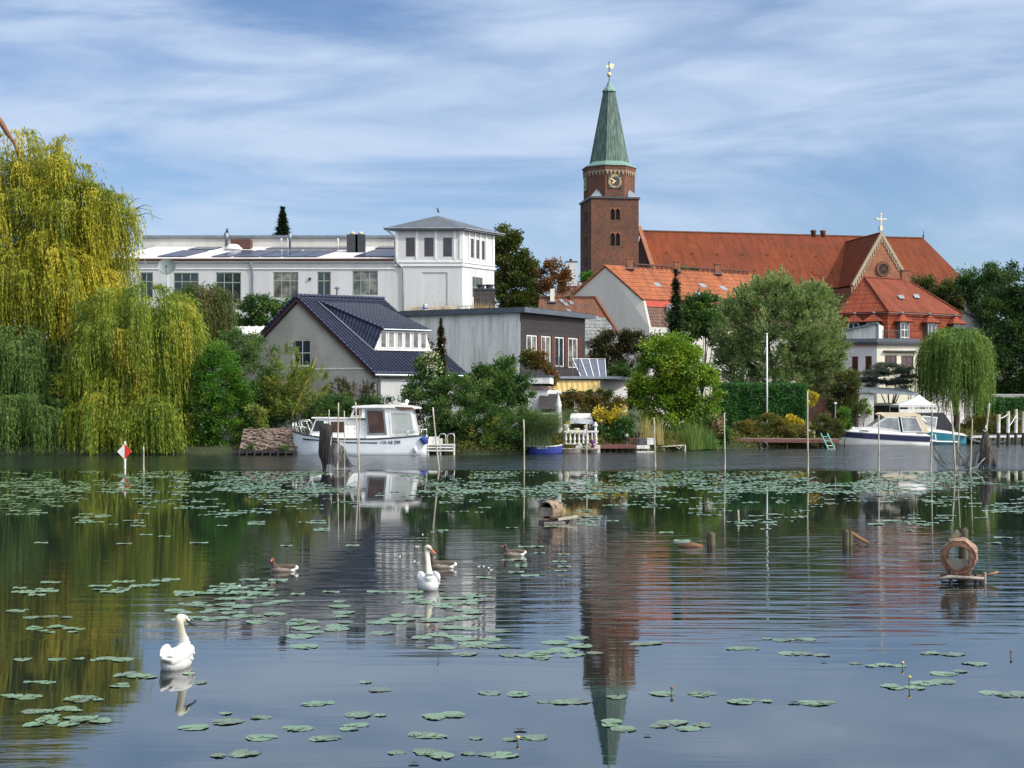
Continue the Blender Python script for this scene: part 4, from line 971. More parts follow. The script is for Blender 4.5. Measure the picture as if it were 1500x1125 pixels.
def red_house():
    Yc = 170.0
    c = W(1301, 456, Yc); rl, rr = W(1266, 407, Yc + 5), W(1329, 409, Yc + 8.5); rr.z = rl.z
    e_r = W(1411, 458, Yc + 6); e_l = W(1228, 456, Yc + 3); e_r.z = e_l.z = c.z
    root = thing('red_mansard_house', 'red tile hung mansard house with small hooded dormers and one chimney', 'house', (c.x, c.y, GZ))
    bk = e_l + (e_r - c)
    mb = MB(); o = V((0, 0, .06))
    mb.slab([rl, c, e_l], .18); mb.build('side_roof', K['red_hung'], root)
    mb = MB(); mb.slab([rl + o, rr + o, e_r, c], .18); mb.slab([rr, e_r, bk], .18); mb.slab([rl, rr, bk, e_l], .18); mb.build('roof', K['red_tile'], root)
    mb = MB()
    for p, q in ((rl, c), (rl, rr), (rr, e_r)): mb.tube([p + V((0, 0, .1)), q + V((0, 0, .1))], .13, 6)
    mb.build('hip_tile', K['red_tile'], root)
    wl = Wall(1301, Yc, (e_l - c).normalized()); wr = Wall(1301.3, Yc, (e_r - c).normalized()); zt = c.z - .15
    sl_, sr = (e_l - c).length - .1, (e_r - c).length - .1
    mb = MB()
    for w, s1 in ((wl, sl_), (wr, sr)):   # battered tile hung walls
        mb.face(w.p(.1, zt, -.25), w.p(s1, zt, -.25), w.p(s1 + .2, zt - 4.2, .35), w.p(-.1, zt - 4.2, .35))
    mb.build('hung_wall', K['red_hung'], root)
    mb = MB()
    for w, s1 in ((wl, sl_), (wr, sr)): mb.face(w.p(0, 0, .2), w.p(s1, 0, .2), w.p(s1, zt - 4.1, .2), w.p(0, zt - 4.1, .2))
    mb.build('lower_wall', K['lilac_wall'], root)
    mb = MB()
    for w, s1 in ((wl, sl_), (wr, sr)): mb.tube([w.p(-.1, zt - .05, .1), w.p(s1, zt - .05, .1)], .1, 6)
    mb.build('gutter', K['brown_frame'], root)
    for w, lst in ((wl, (1252, 1280)), (wr, (1320, 1360, 1398))):
        for px in lst:
            s = w.s(px); wd_ = 1.5; z1 = zt - 1.0; z0 = zt - 3.0 if px != 1320 else zt - 3.8
            mb = MB(); p = lambda a, z, n: w.p(s + a, z, n)
            mb.obox(p(-wd_ / 2, z0, -.2), w.d * .12, V((0, 0, z1 - z0)), w.n * .85); mb.obox(p(wd_ / 2 - .12, z0, -.2), w.d * .12, V((0, 0, z1 - z0)), w.n * .85)
            dm = mb.build('dormer', K['zinc'], root)
            mb = MB(); t = p(0, z1 + .95, -.15); t2 = p(0, z1 + .95, .15)
            f0, f1, b0, b1 = p(-wd_ * .8, z1 - .05, .95), p(wd_ * .8, z1 - .05, .95), p(-wd_ * .8, z1 - .05, -.2), p(wd_ * .8, z1 - .05, -.2)
            for fc in ((f0, f1, t2), (f1, b1, t, t2), (b0, f0, t2, t)): mb.slab(fc, .1)
            mb.build('dormer_hood', K['red_hung'], dm)
            mb = MB(); mb.ell(t2 + V((0, 0, .08)), .22, .22, .15, 8, 5); mb.build('hood_cap', K['zinc'], dm)
            window(dm, w, (s - wd_ / 2 + .13, s + wd_ / 2 - .13, z0, z1 - .1), 2, (.33, .66) if px == 1320 else (), .1, 'white_paint', 'glass', -.5)
    q = rl.lerp(rr, .95); mb = MB(); mb.box((q.x, q.y, q.z + .4), (1.0, .8, 1.6)); mb.box((q.x, q.y, q.z + 1.25), (1.15, .95, .14)); mb.build('chimney', K['orange_brick'], root)
    for a_, b_ in ((.33, .55), (.62, .5)):
        p = rl.lerp(rr, a_).lerp(c.lerp(e_r, a_), b_) + V((0, -.1, .25)); mb = MB(); mb.slab([p, p + V((.7, 0.2, 0)), p + V((.8, -.2, -.45)), p + V((.1, -.4, -.45))], .08); mb.build('skylight', K['zinc'], root)
red_house()

def grey_barn():
    Y0 = 185.0; root = thing('grey_roofed_house', 'grey roofed house showing past the red mansard house', 'house', (X(1422, Y0), Y0, GZ))
    a, b = W(1408, 455, Y0), W(1442, 484, Y0 - 2); mb = MB(); pts = [W(1400, 460, Y0), W(1412, 456, Y0), W(1428, 464, Y0), W(1440, 478, Y0), W(1443, 486, Y0)]
    mb.prism(pts + [V((pts[-1].x, Y0, 0)), V((pts[0].x, Y0, 0))], V((0, .3, 0))); mb.build('gable_wall', K['pale_grey'], root)
    mb = MB()
    for p, q in zip(pts, pts[1:]): mb.slab([p + V((0, -.3, .1)), q + V((0, -.3, .1)), q + V((2, 12, .1)), p + V((2, 12, .1))], .2)
    mb.build('roof', K['grey_tile'], root)
    c = W(1417, 452, Y0 + 3); mb = MB(); mb.box((c.x, c.y, c.z), (.5, .5, 1.6)); mb.build('chimney', K['cream_wall'], root)
grey_barn()

def cream_house():
    Y0 = 146.0; root = thing('cream_flat_house', 'cream flat roofed house with dark roof terraces behind the conifer', 'house', (X(1284, Y0), Y0, GZ))
    wl = Wall(1284, Y0, (-.93, .36)); wr = Wall(1284.2, Y0, (.97, .25)); zt = Z(507, Y0)
    sl_, sr = wl.s(1232), wr.s(1352)
    hl = [wl.rect(1248, 1257, 522, 545), wl.rect(1267.5, 1277, 521.5, 545)]; hr = [wr.rect(1296, 1313.5, 520.5, 538), wr.rect(1320, 1338, 521, 538)]
    mb = MB(); wall_mb(mb, wl, [(0, zt), (sl_, zt)], 0, hl, .15); mb.build('side_wall', K['lilac_wall'], root)
    mb = MB(); wall_mb(mb, wr, [(0.02, zt + .15), (sr, zt + .15)], 0, hr, .15); mb.build('front_wall', K['cream_wall'], root)
    for w, hs in ((wl, hl), (wr, hr)):
        for r in hs: window(root, w, r, 2 if w is wr else 1, (), .09, 'brown_frame', 'glass_red', .08)
    mb = MB(); mb.obox(wr.p(wr.s(1294), Z(515.5, Y0), .003), wr.d * (wr.s(1340) - wr.s(1294)), V((0, 0, .16)), wr.n * .3); mb.build('awning_box', K['dark_metal'], root)
    A, B, C_ = wl.p(-.1, zt + .15, .2) + wr.n * .1, wl.p(sl_, zt + .15, .25), wr.p(sr, zt + .15, .25); D = B + C_ - A
    mb = MB(); mb.prism([A, C_, D, B], V((0, 0, .28))); mb.build('roof', K['dark_metal'], root)
    mb = MB(); q = wr.n * -.5; mb.prism([A + q + wr.d * .2 + V((0, 0, .3)), C_ + q + V((0, 0, .3)), D + V((0, 0, .3)), B + V((0, 0, .3))], V((0, 0, .35))); mb.build('terrace_edge', K['fascia'], root)
    # upper block with a raking parapet
    zb = zt + .45; u0 = wl.p(0, zb, -.9); d = wl.d; Lu = sl_
    pts = [u0, u0 + d * Lu, u0 + d * Lu + V((0, 0, Z(484, Y0) - zb)), u0 + V((0, 0, Z(473.5, Y0) - zb))]
    mb = MB(); mb.prism(pts, -wl.n * .3); mb.obox(u0 - d * .0, -wl.n * 5, d * .25, V((0, 0, Z(473.5, Y0) - zb))); mb.build('parapet_wall', K['concrete'], root)
    mb = MB(); mb.bar(pts[2] + V((0, 0, .08)), pts[3] + V((0, 0, .08)), .5, .16); mb.bar(u0 + V((0, 0, 0)) - d * .06, pts[3] - d * .06 + V((0, 0, .1)), .12, .12); mb.build('parapet_cap', K['zinc'], root)
    # iron table, chairs and plants on the terrace
    c = wr.p(wr.s(1309), zt + .8, -3.6)
    rail = MB(); p0, p1 = wr.p(wr.s(1301), zt + .8, -3.9), wr.p(wr.s(1347), zt + .8, -3.9)
    for zz in (.0, 1.0): rail.tube([p0 + V((0, 0, zz + .05)), p1 + V((0, 0, zz + .05))], .03, 6)
    for i in range(34): q = p0.lerp(p1, i / 33); rail.tube([q, q + V((0, 0, 1.05))], .018, 4)
    rail.build('terrace_rail', K['dark_metal'], root)
cream_house()

def brick_outhouse():
    Y0 = 112.0
    root = thing('white_outbuilding', 'small white outbuilding with grey roof edge among the shrubs', 'outbuilding', (X(792, Y0), Y0, GZ))
    w = Wall(802, Y0, (-1, .12)); wr = Wall(802, Y0, (.4, .92)); s1 = w.s(590); zt = Z(571, Y0)
    mb = MB(); wall_mb(mb, w, [(0, zt), (s1, zt)], 0, [w.rect(700, 716, 585, 605)], .1); wall_mb(mb, wr, [(0, zt), (3, zt)], 0); mb.build('wall', K['white_wall'], root)
    mb = MB(); mb.obox(w.p(-.1, zt, .1), w.d * (s1 + .2), V((0, 0, .3)), -w.n * 3.2); mb.build('brick_band', K['wall_brick'], root)
    mb = MB(); mb.obox(w.p(-.2, Z(562, Y0), .3), w.d * 5.2, V((0, 0, Z(552.5, Y0) - Z(562, Y0))), -w.n * 3.4); mb.build('parapet', K['concrete'], root)
    mb = MB(); mb.obox(w.p(-.25, Z(552.5, Y0), .35), w.d * 5.3, V((0, 0, .16)), -w.n * 3.5); mb.build('roof', K['fascia'], root)
    window(root, w, w.rect(700, 716, 585, 605), 2, (), .06, 'white_paint', 'glass', .06)
    r2 = thing('garden_shed', 'low dark garden shed behind the closed white parasol', 'shed', (X(806, Y0 - 1), Y0 - 1, GZ))
    w = Wall(816, Y0 - 1, (-1, 0)); s1 = w.s(793)
    mb = MB(); mb.obox(w.p(0, 0, 0), w.d * s1, V((0, 0, Z(597, Y0 - 1))), -w.n * 2); mb.build('wall', K['wood_dark'], r2)
    mb = MB(); a, b = w.p(-.1, Z(599, Y0 - 1), .2), w.p(s1 + .1, Z(599, Y0 - 1), .2); u = V((0, 1.4, Z(577, Y0) - Z(599, Y0 - 1))); mb.slab([a, b, b + u, a + u], .1); mb.build('roof', K['wood_dark'], r2)
    mb = MB(); mb.obox(w.p(0, Z(606.5, Y0 - 1), .003), w.d * s1, V((0, 0, .08)), w.n * .05); mb.build('ledge', K['white_paint'], r2)
brick_outhouse()

def boat_shed():
    Y0 = 134.0; root = thing('white_boat_shed', 'white walled boat shed with flat overhanging roof by the motorboats', 'shed', (X(1258, Y0), Y0, GZ))
    mb = MB(); mb.obox(V((X(1257.5, Y0), Y0, 0)), (X(1280, Y0) - X(1257.5, Y0), 0, 0), (0, .35, 0), (0, 0, Z(573.5, Y0))); mb.build('wall', K['weathered_white'], root)
    mb = MB(); mb.obox(V((X(1254.5, Y0), Y0 + .05, 0)), (.18, 0, 0), (0, 3.5, 0), (0, 0, Z(573, Y0))); mb.build('side_wall', K['wall_brick'], root)
    mb = MB(); mb.obox(V((X(1281, Y0), Y0 + 3.2, 0)), (X(1344, Y0) - X(1281, Y0), 0, 0), (0, .2, 0), (0, 0, Z(590, Y0))); mb.build('back_wall', K['wood_dark'], root)
    mb = MB(); mb.obox(V((X(1281, Y0), Y0 + 3.0, Z(594, Y0))), (X(1322, Y0) - X(1281, Y0), 0, 0), (0, .15, 0), (0, 0, .25)); mb.build('beam', K['weathered_white'], root)
    mb = MB(); a, b = V((X(1251, Y0), Y0 - .3, Z(572.5, Y0))), V((X(1343, Y0), Y0 - .3, Z(576, Y0))); mb.slab([a, b, b + V((0, 4.2, .5)), a + V((0, 4.2, .5))], .18); mb.bar(a + V((1.4, -.05, -.1)), b + V((0, -.05, -.1)), .06, .22); mb.build('roof', K['zinc'], root)
    mb = MB()
    for px in (1342.5,): mb.tube([V((X(px, Y0), Y0 - .1, GZ)), V((X(px, Y0), Y0 - .1, Z(577, Y0)))], .06, 6)
    mb.build('post', K['steel'], root)
    # pavilion tent
    Yp = 131.0; c = W(1346, 606, Yp); r = thing('garden_pavilion', 'white pavilion tent with peaked canopy behind the motorboats', 'pavilion', (c.x, c.y, GZ))
    x0, x1 = X(1317, Yp), X(1372, Yp); ze = Z(593, Yp); zp = Z(578, Yp + 1.5); d = 3.2
    cs = [V((x0, Yp, ze)), V((x1, Yp, ze)), V((x1, Yp + d, ze)), V((x0, Yp + d, ze))]; ap = V(((x0 + x1) / 2 + .6, Yp + d / 2, zp)); mb = MB(); n = 8
    for i in range(4):
        p, q = cs[i], cs[(i + 1) % 4]
        for j in range(n):   # each side sags a little between peak and eaves
            f0, f1 = j / n, (j + 1) / n; sg = lambda f: V((0, 0, -.12 * math.sin(math.pi * f)))
            mb.face(ap.lerp(p, f0) + sg(f0), ap.lerp(p, f1) + sg(f1), ap.lerp(q, f1) + sg(f1), ap.lerp(q, f0) + sg(f0))
        dp = V((0, 0, -.22)); mb.face(p, q, q + dp, p + dp)
    mb.build('canopy', K['canvas_white'], r)
    for p in cs: mb = MB(); mb.tube([V((p.x, p.y, GZ)), p], .04, 6); mb.build('post', K['white_paint'], r)
    mb = MB(); mb.bar(cs[0] + V((0, -.02, -.55)), cs[1] + V((0, -.02, -.55)), .05, .3); mb.build('valance_rail', K['weathered_white'], r)
boat_shed()

def dish():
    Yd = 118.0; c = W(244.5, 391.5, Yd); root = thing('satellite_dish', 'large grey satellite dish above the willow on a pole', 'satellite dish', (c.x, c.y + .4, GZ))
    ax = V((.12, -1, .35)).normalized(); M = ax.to_track_quat('Z', 'Y').to_matrix(); r = .72; prof = [(0.001, 0), (.25, .02), (.45, .07), (.6, .13), (r, .19)]
    mb = MB(); n = 28
    for side, off in ((1, 0), (-1, -.03)):
        vs = [c + M @ V((q * math.cos(2 * math.pi * i / n), q * math.sin(2 * math.pi * i / n), z + off)) for q, z in prof for i in range(n)]
        mb.add(vs, [(a * n + i, a * n + (i + 1) % n, (a + 1) * n + (i + 1) % n, (a + 1) * n + i) for a in range(len(prof) - 1) for i in range(n)])
    mb.build('reflector', M_noise('dish_grey', (.1, .13, .13), (.14, .17, .17), 2, .5), root, smooth=True)
    mb = MB(); f = c + ax * .75 + V((0, 0, -.2)); mb.tube([c + M @ V((0, -r, .19)), f], .025, 6); mb.tube([f, f - ax * .15], [.05, .07], 8); mb.build('feed_arm', K['dark_metal'], root)
    mb = MB(); mb.tube([c - ax * .05 + V((0, .1, 0)), c - ax * .3 + V((0, .1, -.5)), V((c.x, c.y + .4, GZ))], .06, 8); mb.build('pole', K['steel'], root)
dish()
# ---------------------------------------------------------------- boats
def hull_mb(st, n_up=5):
    """st: stations (x, half beam at sheer, z sheer, half beam at waterline, z keel); returns closed hull, local axes"""
    mb = MB(); rings = []
    for x, hb, zs, hw, zk in st:
        half = []
        for i in range(n_up + 1):
            t = i / n_up; z = zs + (0.0 - zs) * t; half.append((hb + (hw - hb) * t ** 1.3, z))
        half.append((hw * .75, zk * .6)); half.append((0.0, zk))
        ring = [V((x, -y, z)) for y, z in half] + [V((x, y, z)) for y, z in half[-2::-1]]; rings.append(ring)
    m = len(rings[0]); vs = [p for r in rings for p in r]
    fs = [(i * m + j, (i + 1) * m + j, (i + 1) * m + j + 1, i * m + j + 1) for i in range(len(rings) - 1) for j in range(m - 1)]
    fs += [tuple(range(m)), tuple((len(rings) - 1) * m + j for j in range(m))[::-1]]
    return mb.add(vs, fs), rings
def deck_mb(st, drop=.03):
    mb = MB(); vs = []
    for x, hb, zs, hw, zk in st: vs += [V((x, -hb, zs - drop)), V((x, 0, zs - drop + .05)), V((x, hb, zs - drop))]
    fs = [(i * 3 + k, i * 3 + k + 1, i * 3 + 4 + k, i * 3 + 3 + k) for i in range(len(st) - 1) for k in (0, 1)]
    return mb.add(vs, fs)
def rail_along(st, off, z, r, side=-1):
    return [V((x, side * (hb + off), zs + z)) for x, hb, zs, hw, zk in st]
def pane_frame(root, pts, nrm, fw, frame, glass, name='window', t=.03):
    """window set on a plane: frame strips round a polygon, pane inside as a sub-part"""
    pts = [V(p) for p in pts]; nrm = V(nrm).normalized(); c = sum(pts, V()) / len(pts); inn = []
    for i, p in enumerate(pts):
        d1 = (pts[i - 1] - p).normalized(); d2 = (pts[(i + 1) % len(pts)] - p).normalized(); bis = (d1 + d2).normalized(); sn = max(.3, d1.cross(d2).length) ; hs = math.sqrt(max(.05, (1 - d1.dot(d2)) / 2)); inn.append(p + bis * fw / hs)
    mb = MB(); n = len(pts)
    for i in range(n):
        j = (i + 1) % n; mb.prism([pts[i], pts[j], inn[j], inn[i]], nrm * t)
    o = mb.build(name, K[frame], root, world=False)
    mb = MB(); mb.prism([p + nrm * .002 for p in inn], nrm * t * .4); mb.build('pane', K[glass], o, world=False); return o

def cabin_cruiser():
    Yn = 100.2; x0, x1 = X(424.5, Yn), X(626, Yn); L = x1 - x0; hb = 1.5
    root = thing('cabin_cruiser', 'white cabin cruiser with brown curtained wheelhouse moored at the brick bank', 'boat', ((x0 + x1) / 2, Yn + hb, 0))
    ox, oy = (x0 + x1) / 2, Yn + hb
    bx = lambda px: X(px, Yn) - ox
    bz = lambda py: Z(py, Yn)
    st = []
    for px, h, py, w_, k in ((424.3, .03, 631, .02, .0), (426, .25, 632.2, .12, -.2), (432, .6, 634, .42, -.35), (445, 1.0, 637, .82, -.4), (465, 1.3, 640, 1.15, -.45), (500, 1.5, 643, 1.38, -.5), (550, 1.5, 643, 1.42, -.5), (590, 1.45, 640.5, 1.35, -.45), (615, 1.35, 638, 1.2, -.3), (624, 1.3, 637.5, 1.1, -.15)):
        st.append((bx(px), h, bz(py), w_, k))
    mb, rings = hull_mb(st); mb.build('hull', K['hull_white'], root, smooth=True, world=False)
    deck_mb(st).build('deck', K['gel_white'], root, world=False)
    mb = MB()
    for s_ in (-1, 1): mb.tube(rail_along(st, .0, .0, 0, s_), .055, 8)
    mb.tube([V((bx(442), -1.02, bz(643))), V((bx(470), -1.31, bz(645.5))), V((bx(510), -1.49, bz(648))), V((bx(553), -1.49, bz(648.5)))], .05, 6)
    mb.build('rub_rail', K['dark_metal'], root, smooth=True, world=False)
    # fore cabin: side profile drawn across the beam
    def house(name, pts, y0, y1, mat='gel_white'):
        mb = MB(); mb.prism([V((bx(a), y0, bz(b))) for a, b in pts], V((0, y1 - y0, 0))); return mb.build(name, K[mat], root, world=False)
    cb = .95
    house('fore_cabin', [(450, 641), (460.5, 613.5), (520, 613.8), (536, 616), (536, 643), (500, 644)], -cb, cb)
    house('cabin_roof', [(454, 613), (456, 611), (520, 611.5), (521, 613.5)], -cb - .12, cb + .12)
    pane_frame(root, [(bx(454), -cb - .003, bz(633.5)), (bx(474), -cb - .003, bz(633.5)), (bx(474), -cb - .003, bz(615.3)), (bx(460.5), -cb - .003, bz(615.3))], (0, -1, 0), .05, 'gel_white', 'glass')
    pane_frame(root, [(bx(482), -cb - .003, bz(635)), (bx(504), -cb - .003, bz(635)), (bx(504), -cb - .003, bz(616.5)), (bx(482), -cb - .003, bz(616.5))], (0, -1, 0), .05, 'gel_white', 'glass_red')
    mb = MB()
    for a in (508.5, 518.5, 531):
        for b in (621.5, 628, 635): mb.ell((bx(a), -cb, bz(b)), .06, .03, .06, 8, 6)
    mb.build('bolt', K['steel'], root, world=False)
    # wheelhouse
    wb = 1.22
    house('wheelhouse', [(512, 612.5), (517, 597.5), (604, 599), (611, 638.5), (536, 642.5), (535, 612.5)], -wb, wb)
    house('wheelhouse_roof', [(514.5, 597.3), (517, 594.6), (548, 592.7), (600, 593.5), (613, 596), (614.5, 598.6), (606, 599.2), (570, 597.3)], -wb - .18, wb + .18)
    house('roof_edge', [(577, 597.6), (580, 595.6), (604, 596.8), (607, 599.4), (590, 600.2)], -wb - .2, -wb - .183, 'wood_brown')
    wy = -wb - .003
    pane_frame(root, [(bx(515), wy, bz(609.8)), (bx(530), wy, bz(609.8)), (bx(530), wy, bz(598.5)), (bx(518.5), wy, bz(598.5))], (0, -1, 0), .05, 'weathered_white', 'glass_red')
    pane_frame(root, [(bx(537.5), wy, bz(637.5)), (bx(566.5), wy, bz(637)), (bx(562.5), wy, bz(599.5)), (bx(534), wy, bz(599)),], (0, -1, 0), .13, 'zinc', 'glass_red')
    pane_frame(root, [(bx(572), wy, bz(638.5)), (bx(608.5), wy, bz(637)), (bx(602.5), wy, bz(604)), (bx(569.5), wy, bz(603)),], (0, -1, 0), .1, 'gel_white', 'dodger')
    # rails
    mb = MB(); r = .028
    P = lambda a, y, b: V((bx(a), y, bz(b)))
    for s_ in (-1, 1):
        mb = MB(); mb.tube([P(424, s_ * .12, 619), P(436, s_ * .75, 617.5), P(450, s_ * 1.05, 617.5)], r, 6); mb.tube([P(424, s_ * .1, 625), P(437, s_ * .76, 625.5), P(447, s_ * 1.0, 627)], r, 6)
        for a, b, c, d in ((424, 619, 424.6, 631), (427.5, 618.6, 431.5, 634), (434, 617.7, 441, 636.5), (448, 617.5, 457, 640)): mb.tube([P(a, s_ * (.12 + (a - 424) * .038), b), P(c, s_ * (.15 + (c - 424) * .034), d)], r, 6)
        mb.tube([P(434, s_ * .65, 620), P(437, s_ * .7, 615.5), P(446, s_ * .95, 615.2), P(451, s_ * 1.05, 628)], r, 6); mb.tube([P(424, s_ * .12, 619), P(423.6, 0, 619)], r, 6); mb.build('bow_rail', K['steel'], root, smooth=True, world=False)
    for s_ in (-1, 1):
        mb = MB(); mb.tube([P(580, s_ * 1.42, 636.5), P(583, s_ * 1.42, 631.5), P(604, s_ * 1.4, 631), P(611, s_ * 1.36, 629), P(624.5, s_ * 1.25, 629.2), P(625, s_ * 1.2, 637)], r, 6); mb.tube([P(596, s_ * 1.4, 638), P(598, s_ * 1.4, 631.2)], r, 6); mb.tube([P(617, s_ * 1.3, 629.3), P(617, s_ * 1.3, 637)], r, 6); mb.build('stern_rail', K['steel'], root, smooth=True, world=False)
    mb = MB(); mb.ell(P(594, -.3, 588), .15, .15, .15, 10, 8); mb.tube([P(594, -.3, 590), P(594, -.3, 594)], .05, 6); mb.ell(P(590, -.3, 592), .3, .2, .08, 10, 6); mb.build('searchlight', K['gel_white'], root, smooth=True, world=False)
    mb = MB(); mb.bar(P(614, -1.42, 644), P(625, -1.36, 644), .1, .05); mb.ell(P(622, -1.4, 645), .25, .14, .3, 8, 6); mb.ell(P(619, -1.42, 643.3), .2, .12, .15, 8, 6); mb.build('fender', K['blue_boat'], root, world=False)
    mb = MB(); mb.tube([P(608, -1.42, 655), P(609, -1.4, 663)], .1, 8); mb.build('fender_pad', K['gel_white'], root, smooth=True, world=False)
    t = text_mb('VEB-AB 298', .3, P(571, -1.475, 648), (1, 0, .02), (0, .03, 1), .012); t.build('registration', K['navy'], root, world=False)
K['dodger'] = M_noise('milky_window_sheet', (.34, .37, .36), (.46, .49, .47), .8, .3)
cabin_cruiser()

def motorboat():
    Yn = 127.0; ox = (X(1230, Yn) + X(1366, Yn)) / 2; hb = 1.2; oy = Yn + hb
    root = thing('motorboat', 'white motorboat with navy stripe and cream canvas canopy', 'boat', (ox, oy, 0))
    bx = lambda px: X(px, Yn) - ox
    bz = lambda py: Z(py, Yn)
    st = [(bx(p), h, bz(py), w_, k) for p, h, py, w_, k in ((1230, .04, 631, .02, .25), (1234, .4, 631.3, .1, .05), (1245, .8, 632, .5, -.2), (1265, 1.1, 633.5, .85, -.3), (1300, 1.2, 635.5, 1.0, -.35), (1335, 1.2, 637.5, 1.02, -.3), (1363, 1.15, 638.5, 1.0, -.2))]
    mb, rings = hull_mb(st); mb.build('hull', K['gel_white'], root, smooth=True, world=False)
    deck_mb(st).build('deck', K['gel_white'], root, world=False)
    for s_ in (-1, 1):   # stripe follows the hull flare
        mb = MB(); a, b = [], []
        for x, h, zs, w_, k in st:
            f = lambda z: h + (w_ - h) * max(0, (zs - z) / zs) ** 1.3
            z1, z0 = zs - .08, zs - .55
            a.append(V((x, s_ * (f(z1) + .012), z1))); b.append(V((x, s_ * (f(z0) + .016), z0)))
        for i in range(len(a) - 1): mb.face(a[i], a[i + 1], b[i + 1], b[i])
        mb.build('stripe', K['navy'], root, world=False)
    mb = MB()
    for s_ in (-1, 1): mb.tube(rail_along(st, .01, .0, 0, s_), .04, 6)
    mb.build('rub_rail', K['gel_white'], root, world=False)
    cb = 1.0
    P = lambda a, y, b: V((bx(a), y, bz(b)))
    mb = MB(); mb.prism([P(a, -cb, b) for a, b in ((1237, 631.5), (1256, 627.5), (1276, 625.5), (1290, 625), (1322, 633.5), (1355, 634), (1362, 638), (1300, 637))], V((0, 2 * cb, 0))); mb.build('cabin_top', K['gel_white'], root, world=False)
    mb = MB(); mb.prism([P(a, -cb - .02, b) for a, b in ((1290, 606.5), (1296, 604), (1340, 604.5), (1348, 607), (1342, 610), (1297, 611.5))], V((0, 2 * cb + .04, 0)))
    for s_ in (-1, 1): mb.prism([P(a, s_ * (cb + .015), b) for a, b in ((1341, 607), (1349, 607), (1362.5, 634), (1354, 634))], V((0, -s_ * .05, 0)))
    mb.prism([P(a, -cb, b) for a, b in ((1347, 607), (1349, 607), (1362.5, 634), (1361, 634))], V((0, 2 * cb, 0)))
    mb.build('canopy', K['canvas_cream'], root, world=False)
    for s_ in (-1, 1):
        y = s_ * cb; nr = (0, s_, 0)
        pane_frame(root, [P(1278, y, 625), P(1320, y, 632.5), P(1316.5, y, 611), P(1299, y, 611.3)], nr, .07, 'gel_white', 'tint')
        pane_frame(root, [P(1323.5, y, 633), P(1354, y, 633.5), P(1343, y, 611.3), P(1319.5, y, 610.8)], nr, .07, 'gel_white', 'tint')
    pane_frame(root, [P(1277, -cb, 625.3), P(1277, cb, 625.3), P(1298, cb, 611), P(1298, -cb, 611)], (-.6, 0, .8), .07, 'gel_white', 'tint', 'windscreen')
    mb = MB()
    for a, b in ((1259, 1272), (1343, 1356)): mb.obox(P(a, -1.2, 635.2 if a > 1300 else 632), (bx(b) - bx(a), 0, 0), (0, .05, 0), (0, 0, .09))
    mb.build('vent', K['black_paint'], root, world=False)
    for s_ in (-1, 1): mb = MB(); mb.tube([P(1230, s_ * .1, 624), P(1240, s_ * .7, 624.5), P(1258, s_ * 1.0, 626.5), P(1275, s_ * 1.05, 632)], .025, 6); mb.tube([P(1237, s_ * .55, 624.4), P(1239, s_ * .6, 631)], .025, 6); mb.tube([P(1250, s_ * .9, 625.5), P(1252, s_ * .9, 632)], .025, 6); mb.build('bow_rail', K['steel'], root, smooth=True, world=False)
    mb = MB(); mb.tube([P(1366, -.8, 644), P(1368, -.8, 636), P(1372, -.8, 637), P(1373, -.8, 646)], .05, 6); mb.ell(P(1368, -.4, 646), .35, .5, .12, 10, 6); mb.build('stern_ladder', K['gel_white'], root, world=False)
K['tint'] = M_glass('tinted_vinyl_pane', (.16, .18, .2), .08, (.34, .37, .4))
motorboat()

def teal_boat():
    Yn = 130.5; ox = X(1385, Yn); hb = 1.1; oy = Yn + hb
    root = thing('teal_motorboat', 'teal hulled motorboat with black canopy partly behind the white motorboat', 'boat', (ox, oy, 0))
    bx = lambda px: X(px, Yn) - ox
    bz = lambda py: Z(py, Yn)
    P = lambda a, y, b: V((bx(a), y, bz(b)))
    st = [(bx(p), h, bz(py), w_, k) for p, h, py, w_, k in ((1345, 1.05, 631, .95, -.2), (1365, 1.1, 632.5, 1.0, -.3), (1385, 1.1, 634.5, .95, -.3), (1402, .9, 636.5, .7, -.25), (1413, .55, 638.2, .35, -.1), (1419, .2, 639.5, .06, .1), (1421, .04, 640.3, .02, .3))]
    mb, rings = hull_mb(st); mb.build('hull', K['teal'], root, smooth=True, world=False)
    deck_mb(st).build('deck', K['gel_white'], root, world=False)
    mb = MB(); mb.prism([P(a, -.95, b) for a, b in ((1345, 622), (1358, 624), (1380, 630), (1400, 633), (1412, 635), (1419, 639), (1405, 637.5), (1345, 631.5))], V((0, 1.9, 0))); mb.build('foredeck', K['gel_white'], root, world=False)
    mb = MB(); mb.tube([P(1366, -1.13, 646.5), P(1405, -.85, 647.5)], .07, 6); mb.build('bottom_stripe', K['gel_white'], root, world=False)
    mb = MB(); mb.prism([P(a, -.97, b) for a, b in ((1340, 605), (1383, 604.5), (1391, 616), (1402, 630.5), (1372, 629), (1375, 611), (1352, 608.5), (1344, 618))], V((0, 1.94, 0)))
    mb.build('canopy', K['canvas_black'], root, world=False)
    pane_frame(root, [P(1350, -.96, 622), P(1371.5, -.96, 628), P(1374, -.96, 611), P(1352, -.96, 608.8)], (0, -1, 0), .08, 'gel_white', 'tint', 'windscreen')
    mb = MB(); mb.tube([P(1350, -1.02, 612), P(1358, -1.02, 619), P(1371, -1.02, 611.5)], .03, 6); mb.build('canopy_bow', K['steel'], root, world=False)
    mb = MB(); mb.ell(P(1393, -.8, 633), .1, .03, .06); mb.build('cleat', K['steel'], root, world=False)
teal_boat()

